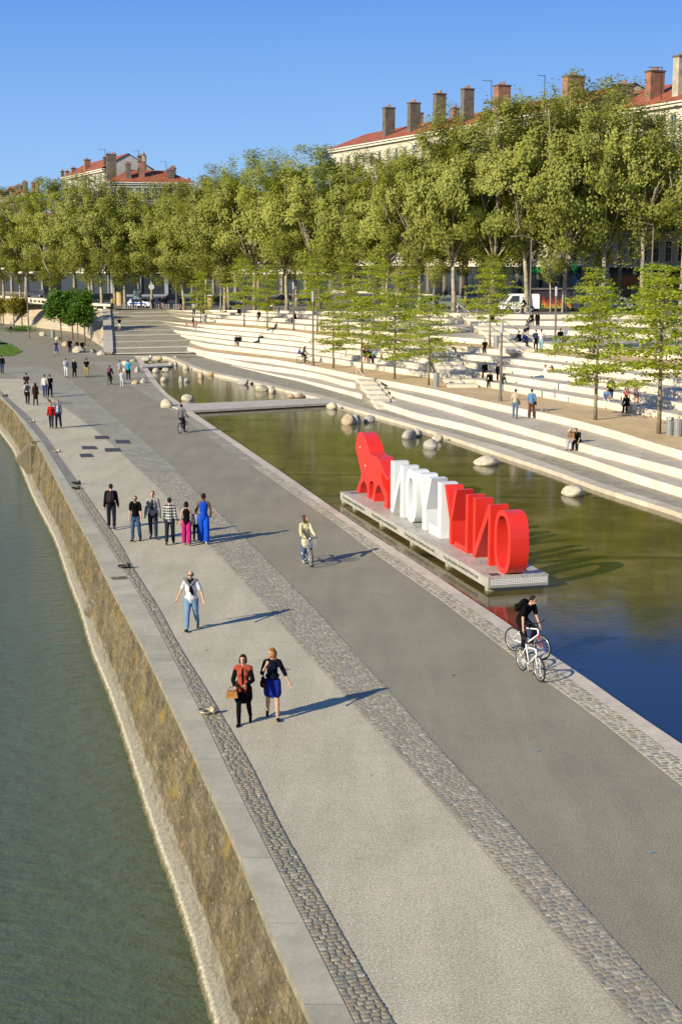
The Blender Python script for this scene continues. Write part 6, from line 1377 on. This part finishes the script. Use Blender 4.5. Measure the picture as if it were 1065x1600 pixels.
# walkers on the street
for x,yb,c1,c2,lb in ((239,483,'20242c','14161c','person in dark clothes beside the patrol car bonnet'),(254,483,'17191f','b08a80','person in black with pink trousers by the short bollards'),(259,481,'14161c','101014','person in black behind the pink trousers'),(283,477,'3a5a80','23262c','person in blue walking behind the top steps at left'),(420,475,'8a8a88','2a2c30','pale-shirted person on the pavement above the wheelchair'),(648,479,'8a3a2c','2a2c30','person in rust top walking past the maroon awning'),(683,478,'17191f','14161c','person in black at the shop door right of the awning')):
    A_(lb,x,yb,0,1.72,random.Random(int(x)).choice((0,90,180,-90)),W1s,dict(top='jacket',tc=c1,bc=c2),lev=12)
# dog
p=px(77.5,631.5,0); rt=empty('dog',p,R(175),'small tan and black dog trotting beside the walkers at left','dog'); b=MB()
cap(b,(0,-.16,.25),(0,.14,.27),.075,.09); cap(b,(0,.16,.3),(0,.25,.38),.06,.05); ell(b,(0,.29,.41),.055,.06,.055); cap(b,(0,.32,.40),(0,.40,.38),.032,.022); cap(b,(0,-.2,.3),(0,-.3,.42),.02,.014)
for sx in (-.05,.05):
    cap(b,(sx,.13,.22),(sx,.15,.1),.03,.02); cap(b,(sx,.15,.1),(sx,.14,.02),.018,.02); cap(b,(sx,-.15,.24),(sx,-.11,.14),.042,.025); cap(b,(sx,-.11,.14),(sx,-.2,.09),.022,.016); cap(b,(sx,-.2,.09),(sx,-.18,.02),.015,.02); ell(b,(sx*.8,.28,.47),.018,.01,.03)
remesh(b,'body',mat('dog_fur',(.38,.22,.09),noise=.5,scale=7),rt,.014)
# bird-side duffel on the lawn
p=px(5,538,.05); b=MB(); cap(b,(-.35,0,.12),(.35,0,.12),.12,.1); cap(b,(.3,0,.14),(.6,.05,.08),.08,.05); o=b.build('bag',cloth('0c0c0e'),smooth=True); o.location=p; tag(o,'dark bag lying on the lawn at the left edge','bag')
# ============================================================ BICYCLES
def bicycle(loc,ang,label,frame='c8c8c8',accent='a01818',basket=False,lean=0,child=False,scale=1.0,step=False,tyre=None):
    rt=empty('bicycle',loc,ang,label,'bicycle'); rt.scale=(scale,)*3; rt.rotation_euler=(0,R(lean),ang)
    fm=mat('bike_'+frame,frame,rough=.35,spec=.5); am=mat('bike_'+accent,accent,rough=.35,spec=.5); R_=.335
    for n,y in (('wheel',-.52),('wheel',.52)):
        M=Matrix.Translation((0,y,R_))@Matrix.Rotation(R(90),4,'Y')
        w_=MB(); w_.torus(.275,.008,8,4,M=M); hub=MB(); hub.tube([(-.05,y,R_),(.05,y,R_)],.02,8); o=hub.build(n,m_metal,rt)
        t=MB(); t.torus(R_-.02,.022,28,6,M=M); t.build('tyre',tyre or m_black,o,smooth=True); r2=MB(); r2.torus(R_-.05,.011,28,5,M=M); r2.build('rim',mat('alloy_rim',(.5,.5,.5),rough=.3,metal=.6),o,smooth=True)
        sp=MB()
        for k in range(14): a=2*pi*k/14; sp.tube([(.0,y,R_),(0,y+math.cos(a)*(R_-.05),R_+math.sin(a)*(R_-.05))],.0028,4)
        sp.build('spokes',mat('alloy_rim',(.5,.5,.5)),o)
    b=MB(); bbk=(0,-.08,.30); seat=(0,-.22,.80); head=(0,.36,.80); hb=(0,.40,.66)
    b.tube([bbk,seat],.017,8); b.tube([bbk,hb],.022,8); 
    if step: b.tube([(0,-.16,.50),hb],.018,8)
    else: b.tube([(0,-.20,.72),head],.018,8)
    b.tube([head,hb],.022,8)
    for sx in (-.035,.035): b.tube([(sx*.5,-.2,.70),(sx,-.52,R_)],.01,6); b.tube([(sx*.5,-.08,.30),(sx,-.52,R_)],.011,6)
    b.build('frame',fm,rt,smooth=True)
    b=MB(); b.tube([hb,(0,.415,.62)],.022,8)
    for sx in (-.045,.045): b.tube([(sx,.42,.64),(sx,.52,R_)],.013,6)
    b.tube([(-.045,.42,.64),(.045,.42,.64)],.018,6); b.build('fork',am,rt,smooth=True)
    b=MB(); b.tube([head,(0,.36,.96)],.014,8); b.tube([(-.30,.30,.99),(-.2,.35,.98),(0,.38,.97),(.2,.35,.98),(.30,.30,.99)],.013,8); b.build('handlebar',m_black,rt,smooth=True)
    b=MB(); b.tube([seat,(0,-.235,.90)],.012,8); cap(b,(0,-.34,.925),(0,-.10,.925),.055,.022); b.build('saddle',m_black,rt,smooth=True)
    b=MB(); b.torus(.085,.008,18,5,M=Matrix.Translation((.045,-.08,.30))@Matrix.Rotation(R(90),4,'Y'))
    b.tube([(.05,-.08,.3),(.06,.0,.16)],.01,6); b.tube([(-.05,-.08,.3),(-.06,-.16,.44)],.01,6); b.cbox((.1,.0,.15),(.09,.08,.02)); b.cbox((-.1,-.16,.45),(.09,.08,.02)); b.build('crankset',m_metal,rt)
    if basket:
        b=MB(); y0,y1,z0,z1,wx=.42,.72,.72,.95,.17
        for zz in (z0,z1,(z0+z1)/2): b.tube([(-wx,y0,zz),(wx,y0,zz),(wx,y1,zz),(-wx,y1,zz),(-wx,y0,zz)],.008,4)
        for k in range(6): 
            x=-wx+2*wx*k/5; b.tube([(x,y0,z1),(x,y0,z0),(x,y1,z0),(x,y1,z1)],.005,4)
            yy=y0+(y1-y0)*k/5; b.tube([(-wx,yy,z1),(-wx,yy,z0),(wx,yy,z0),(wx,yy,z1)],.005,4)
        b.build('basket',m_metal,rt); b=MB(); ell(b,(0,.44,.98),.035,.03,.035); b.build('headlight',m_white,rt,smooth=True)
    return rt
RIDE=dict(tL=62,kL=78,tR=30,kR=38,fL=-8,fR=-12,lean=16,curl=10,uL=48,uR=48,eL=22,eR=22,bL=12,bR=12,nod=-12)
def rider(label,loc,face,h,o,pose=RIDE,zf=0): 
    # hips over the saddle
    f=R(face); q=Vector((math.sin(f)*.235,-math.cos(f)*.235,0)); o=dict(o); o['zfix']=.0+zf; return person(label,0,0,0,h,face,pose,o,obj_loc=Vector(loc)+q)
# foreground rider with two bikes
fd=-142; a=(px(800,1018.7,0)+px(846.5,1029.5,0))/2
pr=rider('dark-haired person in black tee and black trousers riding at the pool edge',a,fd,1.78,dict(top='tee',tc='09090b',bc='141519',hc='0e0a09',shoe='8a8470'),dict(RIDE,look=12,uL=52,uR=40,eL=8,eR=10,lean=24,curl=14,bR=16,nod=10))
pack(pr,'black backpack on the rider at the pool edge','0c0c0e','backpack')
bicycle(a,R(fd),'white mountain bike with red fork, ridden at the pool edge','d8d8d8','a81c1c',lean=0)
bicycle((px(815.5,1047,0)+px(842,1065.5,0))/2,R(-162),'white and red mountain bike led alongside, nearest the camera','dcdcdc','d4d4d4',lean=4)
a=px(479.5,881,0); pr=rider('person in cream coat, green scarf and jeans cycling towards the viewer',a,-165,1.68,dict(fem=1,top='coat',tc='cfc29a',bc='44608c',scarf='5a6420',scarf_tail=0,hair='bun',hc='3a2418',shoe='b0a898'),dict(RIDE,look=40,lean=4,curl=0,uL=42,uR=42,eL=28,eR=28,bL=16,bR=16)); bicycle(a,R(-165),'grey city bicycle with wire basket under the cream coat','8a8c8c','8a8c8c',basket=True,step=True)
a=px(286,676,0); rider('person in grey sweater cycling away, looking back over the shoulder',a,-14,1.78,dict(top='long',tc='6c6c74',bc='24242a',hc='2a1c14'),dict(RIDE,look=-30,lean=4,curl=2,uR=-10,eR=40,bR=25,uL=30,eL=30)); bicycle(a,R(-14),'dark bicycle ridden away by the person in grey','2a2a2c','2a2a2c')
a=px(172.5,601,0); pr=rider('person in dark jacket cycling away past the boulders',a,-6,1.70,dict(top='jacket',tc='141826',bc='101014',hc='1c120c')); pack(pr,'pink and violet backpack on the far cyclist','8c4466','backpack'); bicycle(a,R(-6),'dark bicycle ridden away past the boulders','202022','202022')
a=px(17.5,520,0); rider('person in white and black cycling at the far left, below the saplings',a,176,1.74,dict(top='tee',tc='a8a8ac',bc='101014')); bicycle(a,R(176),'bicycle of the far left rider','303032','303032')
a=pxl(477,567.5,3); rider('adult with long hair cycling along the lower terrace with a child behind',a,-80,1.64,dict(fem=1,top='long',tc='4a4c54',bc='17181c',hair='long',hc='3a2416')); bicycle(a,R(-80),'city bicycle with a child seat on the lower terrace','b8b8b8','b8b8b8')
person('child in blue jacket seated behind the cyclist on the lower terrace',0,0,0,1.15,-80,SIT,dict(top='jacket',tc='1c50b0',bc='20242c',hc='2a1c14'),obj_loc=a+Vector((-.62,-.1,.88)),seat=1)
bicycle(px(139,551,0),R(60),'tan bicycle leaning among the boulders beside the trees','8a7450','8a7450',lean=-25)
a=pxs(816,489.5); bicycle(a,R(86),'white rental bicycle with pink wheel guard before the white van','cfcfcf','c85070',scale=1.05,tyre=mat('white_tyre',(.6,.6,.6))); rider('person in black on the pink-wheeled rental bicycle',a,86,1.74,dict(top='jacket',tc='141218',bc='4a4038'))
b=MB(); b.prism([(-.33,0),(0,0),(0,.33),(-.2,.28)],-.02,.02,M=Matrix.Rotation(R(90),4,'X'))
bicycle(pxs(722,487.5),R(70),'dark bicycle parked by the big trunk at the top of the terraces','303032','303032'); bicycle(pxs(731,488),R(80),'second dark bicycle parked against the big trunk','3a4a52','3a4a52')
bicycle(px(3,517,0),R(40),'bicycle parked at the left frame edge under the saplings','5a5a5e','5a5a5e')
# wheelchair
p=pxl(433,493,10); rt=empty('wheelchair',p,R(80),'wheelchair on the upper steps behind the saplings','wheelchair')
for sx in (-.28,.28): b=MB(); b.torus(.3,.02,22,5,M=Matrix.Translation((sx,0,.31))@Matrix.Rotation(R(90),4,'Y')); b.build('wheel',m_metal,rt)
b=MB(); b.box(-.25,-.2,.48,.25,.25,.53); b.box(-.25,-.24,.5,.25,-.2,.95); b.build('seat',cloth('14161c'),rt); b=MB()
for sx in (-.25,.25): b.tube([(sx,-.22,.95),(sx,-.22,.2),(sx,.3,.25),(sx,.42,.1)],.015,6); b.tube([(sx,-.2,.7),(sx,.25,.7),(sx,.3,.3)],.015,6)
b.build('frame',m_metal,rt)
# ============================================================ VEHICLES
def car(loc,ang,label,col,L=4.1,W=1.72,H=1.45,van=False,stripe=None,group=None,name='parked_car'):
    rt=empty(name,loc,ang,label,'van' if van else 'car',group); m=mat('paint_%s'%str(col),col,rough=.3,spec=.5)
    if van: prof=[(-L/2,.35),(-L/2,H*.93),(-L/2+.15,H),(L*.16,H),(L*.24,H*.95),(L*.38,H*.58),(L*.48,H*.5),(L/2,H*.42),(L/2,.3)]
    else: prof=[(-L/2,.35),(-L/2,.78),(-L*.46,.90),(-L*.36,H*.93),(-L*.22,H),(L*.04,H),(L*.22,.93),(L*.44,.78),(L/2,.6),(L/2,.3)]
    M=Matrix.Rotation(R(90),4,'X')
    b=MB(); b.prism(prof,-W/2,W/2,M=M); o=b.build('body',m,rt); bv=o.modifiers.new('b','BEVEL'); bv.width=.07; bv.segments=3; bv.limit_method='ANGLE'; bv.angle_limit=R(20)
    z0=H*.60 if not van else H*.55; z1=H*.90
    for s in (-1,1):
        b=MB(); 
        if van: P=[(L*.02,z0),(L*.30,z0),(L*.2,z1),(L*.02,z1)]
        else: P=[(-L*.34,z0),(L*.19,z0),(L*.05,z1),(-L*.24,z1)]
        b.prism(P,s*W/2-.008,s*W/2+.008,M=M); b.build('side_window',m_glass,rt)
    b=MB(); 
    if van: x0,zz0,x1,zz1=L*.39,H*.59,L*.245,H*.93
    else: x0,zz0,x1,zz1=L*.225,.955,L*.05,H*.97
    b.add([(x0+.03,-W*.42,zz0),(x0+.03,W*.42,zz0),(x1+.04,W*.38,zz1),(x1+.04,-W*.38,zz1)],[(0,1,2,3)]); b.build('windscreen',m_glass,rt)
    for sx in (-L*.30,L*.31):
        for s in (-1,1):
            b=MB(); b.tube([(sx,s*(W/2-.2),.31),(sx,s*(W/2+.01),.31)],.31,16); o=b.build('wheel',m_black,rt); b=MB(); b.tube([(sx,s*(W/2+.011),.31),(sx,s*(W/2+.02),.31)],.18,10); b.build('hub_cap',m_metal,o)
    for s in (-1,1): b=MB(); b.cbox((L/2-.02,s*W*.36,.66 if not van else .72),(.08,.32,.15)); b.build('headlight',mat('lamp_glass',(.6,.6,.58),rough=.15),rt)
    for s in (-1,1): b=MB(); b.cbox((-L/2,s*W*.42,.75),(.04,.14,.25)); b.build('tail_light',mat('tail_red',(.35,.01,.01)),rt)
    b=MB(); b.box(L/2-.02,-W*.3,.38,L/2+.02,W*.3,.52); b.build('grille',m_dark,rt)
    if stripe:
        for s in (-1,1): b=MB(); b.box(-L*.42,s*W/2-.012,.55,L*.35,s*W/2+.012,.72); b.build('side_stripe',mat('stripe_blue',stripe,rough=.4),rt)
        b=MB(); b.cbox((-.2,0,H+.05),(.2,.9,.1)); b.build('light_bar',mat('light_bar_blue',(.25,.32,.55),rough=.3),rt)
    return rt
G3='cars parked and driving along the street'
def at12(x,y,dy=0): p=pxs(x,y); p.y+=dy; p.z=zst(p.x); return p
car(at12(222,480.5),R(-28),'white patrol car with blue stripe and roof light bar',(.72,.73,.76),stripe=(.03,.10,.42),L=4.0)
car(at12(812,487.5,1.5),R(184),'white rounded van behind the rental bicycle',(.75,.75,.74),L=4.2,W=1.8,H=1.9,van=True,name='white_van')
car(at12(925,486,2.5),R(180),'white box van behind the feathery saplings at right',(.72,.71,.68),L=5.0,W=1.9,H=2.3,van=True,name='white_van')
for x,y,dy,c,lb,L_ in ((640,483,3,(.015,.04,.07),'dark teal car left of the rust-topped walker, under the maroon awning',4.2),(672,483,4,(.02,.03,.08),'dark blue car under the maroon awning, right',4.2),(700,484,3,(.12,.14,.13),'grey-green car just right of the slim tree by the awning',4.3),(966,486,3,(.35,.42,.38),'pale green car between the two right saplings',4.3),(1045,486,3,(.03,.03,.035),'black car at the right edge',4.3),(92,471,6,(.02,.02,.025),'black car behind the left parapet',4.3),(135,473,6,(.03,.035,.05),'dark car behind the dark green trees',4.3),(160,473,5,(.02,.02,.022),'black car above the short parapet',4.2),(262,474,6,(.025,.025,.03),'black car right of the patrol car',4.3),(300,476,6,(.3,.32,.34),'silver car behind the top steps at left',4.2),(335,477,5,(.06,.06,.065),'charcoal car left of the slim street tree',4.2),(375,478,5,(.55,.56,.56),'white car behind the first upper sapling',4.3),(440,478,4,(.30,.05,.02),'rust-red car above the wheelchair',4.0),(470,479,4,(.02,.05,.12),'blue car right of the rust-red car',4.2),(530,480,5,(.2,.2,.21),'grey car behind the sapling clump, left',4.2),(585,481,5,(.03,.03,.035),'black car behind the sapling clump, right',4.2),(760,484,5,(.05,.06,.07),'dark car behind the sapling by the upper bin',4.2),(40,466,8,(.04,.05,.08),'dark blue car at the far left behind the parapet',4.2)):
    car(at12(x,y,dy),R(175+random.Random(int(x)).uniform(-12,12)),lb,c,L=L_,group=G3)
# graffiti-covered kiosk van
g=NT('shaded_graffiti_paint'); o_=g.tc.outputs['Object']; nn=g.noise(g.scale(o_,(1.6,1,.9)),1.6,5,.65); z_=g.sep(o_)[2]; mixv=g.math('ADD',g.math('MULTIPLY',z_,.42),g.math('MULTIPLY',nn,.75))
g.col(g.mix(g.ramp(g.noise(o_,4,3),[(.58,0.),(.6,1.)]),g.ramp(mixv,[(.38,(.01,.05,.01)),(.5,(.05,.20,.015)),(.58,(.36,.26,.02)),(.72,(.40,.14,.01)),(.85,(.3,.03,.01)),(1.,(.03,.02,.03))]),(.02,.02,.02))); m_graf=g.m  # colours darkened to hold the shade over the kiosk
p=at12(866,488,3.0); rt=empty('painted_kiosk',p,R(4),'kiosk van painted with flame-coloured graffiti, roofed with a dark slab','kiosk')
b=MB(); b.box(-2.6,-1,.35,2.0,1,2.35); b.build('body',m_graf,rt); b=MB(); b.box(-2.9,-1.25,2.35,3.9,1.25,2.5); b.build('roof_slab',m_post,rt); b=MB(); b.box(2.0,-.9,.35,3.6,1,2.3); b.build('side_cabin',m_glass,rt)
for sx in (-1.9,1.5):
    for s in (-1,1): b=MB(); b.tube([(sx,s*.8,.3),(sx,s*1.02,.3)],.3,14); b.build('wheel',m_black,rt)
# street clutter : information panel, round sign, small bollards, kiosk columns
p=at12(211,479,2); rt=empty('information_panel',p,0,'pale blue and green information panel left of the patrol car','sign'); b=MB(); b.box(-.45,-.12,.3,.45,.12,2.6); b.build('panel_frame',m_metal,rt); b=MB(); b.box(-.38,-.13,.5,.38,-.121,2.45); b.build('poster',mat('poster_print',(.35,.50,.55),noise=.5,scale=2.5),rt); b=MB(); b.box(-.1,-.1,-.1,.1,.1,.3); b.build('foot',m_dark,rt)
p=at12(185,478,2); b=MB(); b.tube([(0,0,0),(0,0,1.9),(0,0,2.1)],[.55,.55,.6],14); o=b.build('advertising_column',mat('ochre_column',(.42,.31,.16),noise=.2)); o.location=p; tag(o,'stout ochre column above the short parapet','column')
p=at12(328,482,1); b=MB(); b.tube([(0,0,0),(0,0,1.5),(0,0,1.6)],[.45,.45,.5],14); o=b.build('advertising_column',mat('ochre_column',(.42,.31,.16))); o.location=p; tag(o,'stout pale column behind the top steps at left','column')
p=px(73,470,3.55); p.y+=6; b=MB(); b.tube([(0,0,0),(0,0,4.2),(0,0,4.5),(0,0,5.0)],[1.5,1.5,1.8,.9],18); o=b.build('round_kiosk',mat('kiosk_green_grey',(.14,.15,.12),noise=.2)); o.location=p; tag(o,'round grey-green kiosk behind the left parapet','kiosk')
p=at12(239,482.5,-1); rt=empty('round_road_sign',p,0,'round grey road sign above the patrol car','road sign'); b=MB(); b.tube([(0,0,0),(0,0,3.0)],.05,6); b.build('pole',m_metal,rt); b=MB(); b.tube([(0,-.03,3.2),(0,.03,3.2)],.42,18); b.build('disc',mat('sign_grey',(.35,.36,.37)),rt)
for k in range(22):
    x=193+k*3.6 if k<7 else 246+(k-7)*2.6
    q=at12(x,482.6); b=MB(); b.tube([(0,0,0),(0,0,.62),(0,0,.68)],[.07,.07,.05],6)
    if k==0: bo=b.build('bollard',m_metal); 
    else: bo=bpy.data.objects.new('bollard',bo.data); C.objects.link(bo)
    bo.location=q; tag(bo,'short grey bollard in the row left of the patrol car' if k<7 else 'short grey bollard in the row right of the patrol car','bollard','short grey bollards left of the patrol car' if k<7 else 'short grey bollards right of the patrol car')
# small litter on the asphalt
for x,y,lb in ((840,1173,'small blue scrap on the grey path, near the pool setts'),(1016,1332,'small blue scrap on the grey path at the right edge')):
    p=px(x,y,.012); b=MB(); b.add([(-.05,-.03,0),(.06,-.02,.01),(.05,.03,0),(-.04,.04,.012)],[(0,1,2,3)]); o=b.build('paper_scrap',mat('blue_scrap',(.16,.25,.38))); o.location=p; tag(o,lb,'litter')
# pigeons' worth of white specks on the water : foam flecks are left out
# ---- bake the remeshed figures in one pass
bpy.context.view_layer.update(); dg=bpy.context.evaluated_depsgraph_get()
new=[(o,bpy.data.meshes.new_from_object(o.evaluated_get(dg))) for o in REM]
for o,me in new:
    mt=o.data.materials[0]; o.modifiers.clear(); me.name=o.name; o.data=me
    me.materials.clear(); me.materials.append(mt); me.polygons.foreach_set('use_smooth',[True]*len(me.polygons))
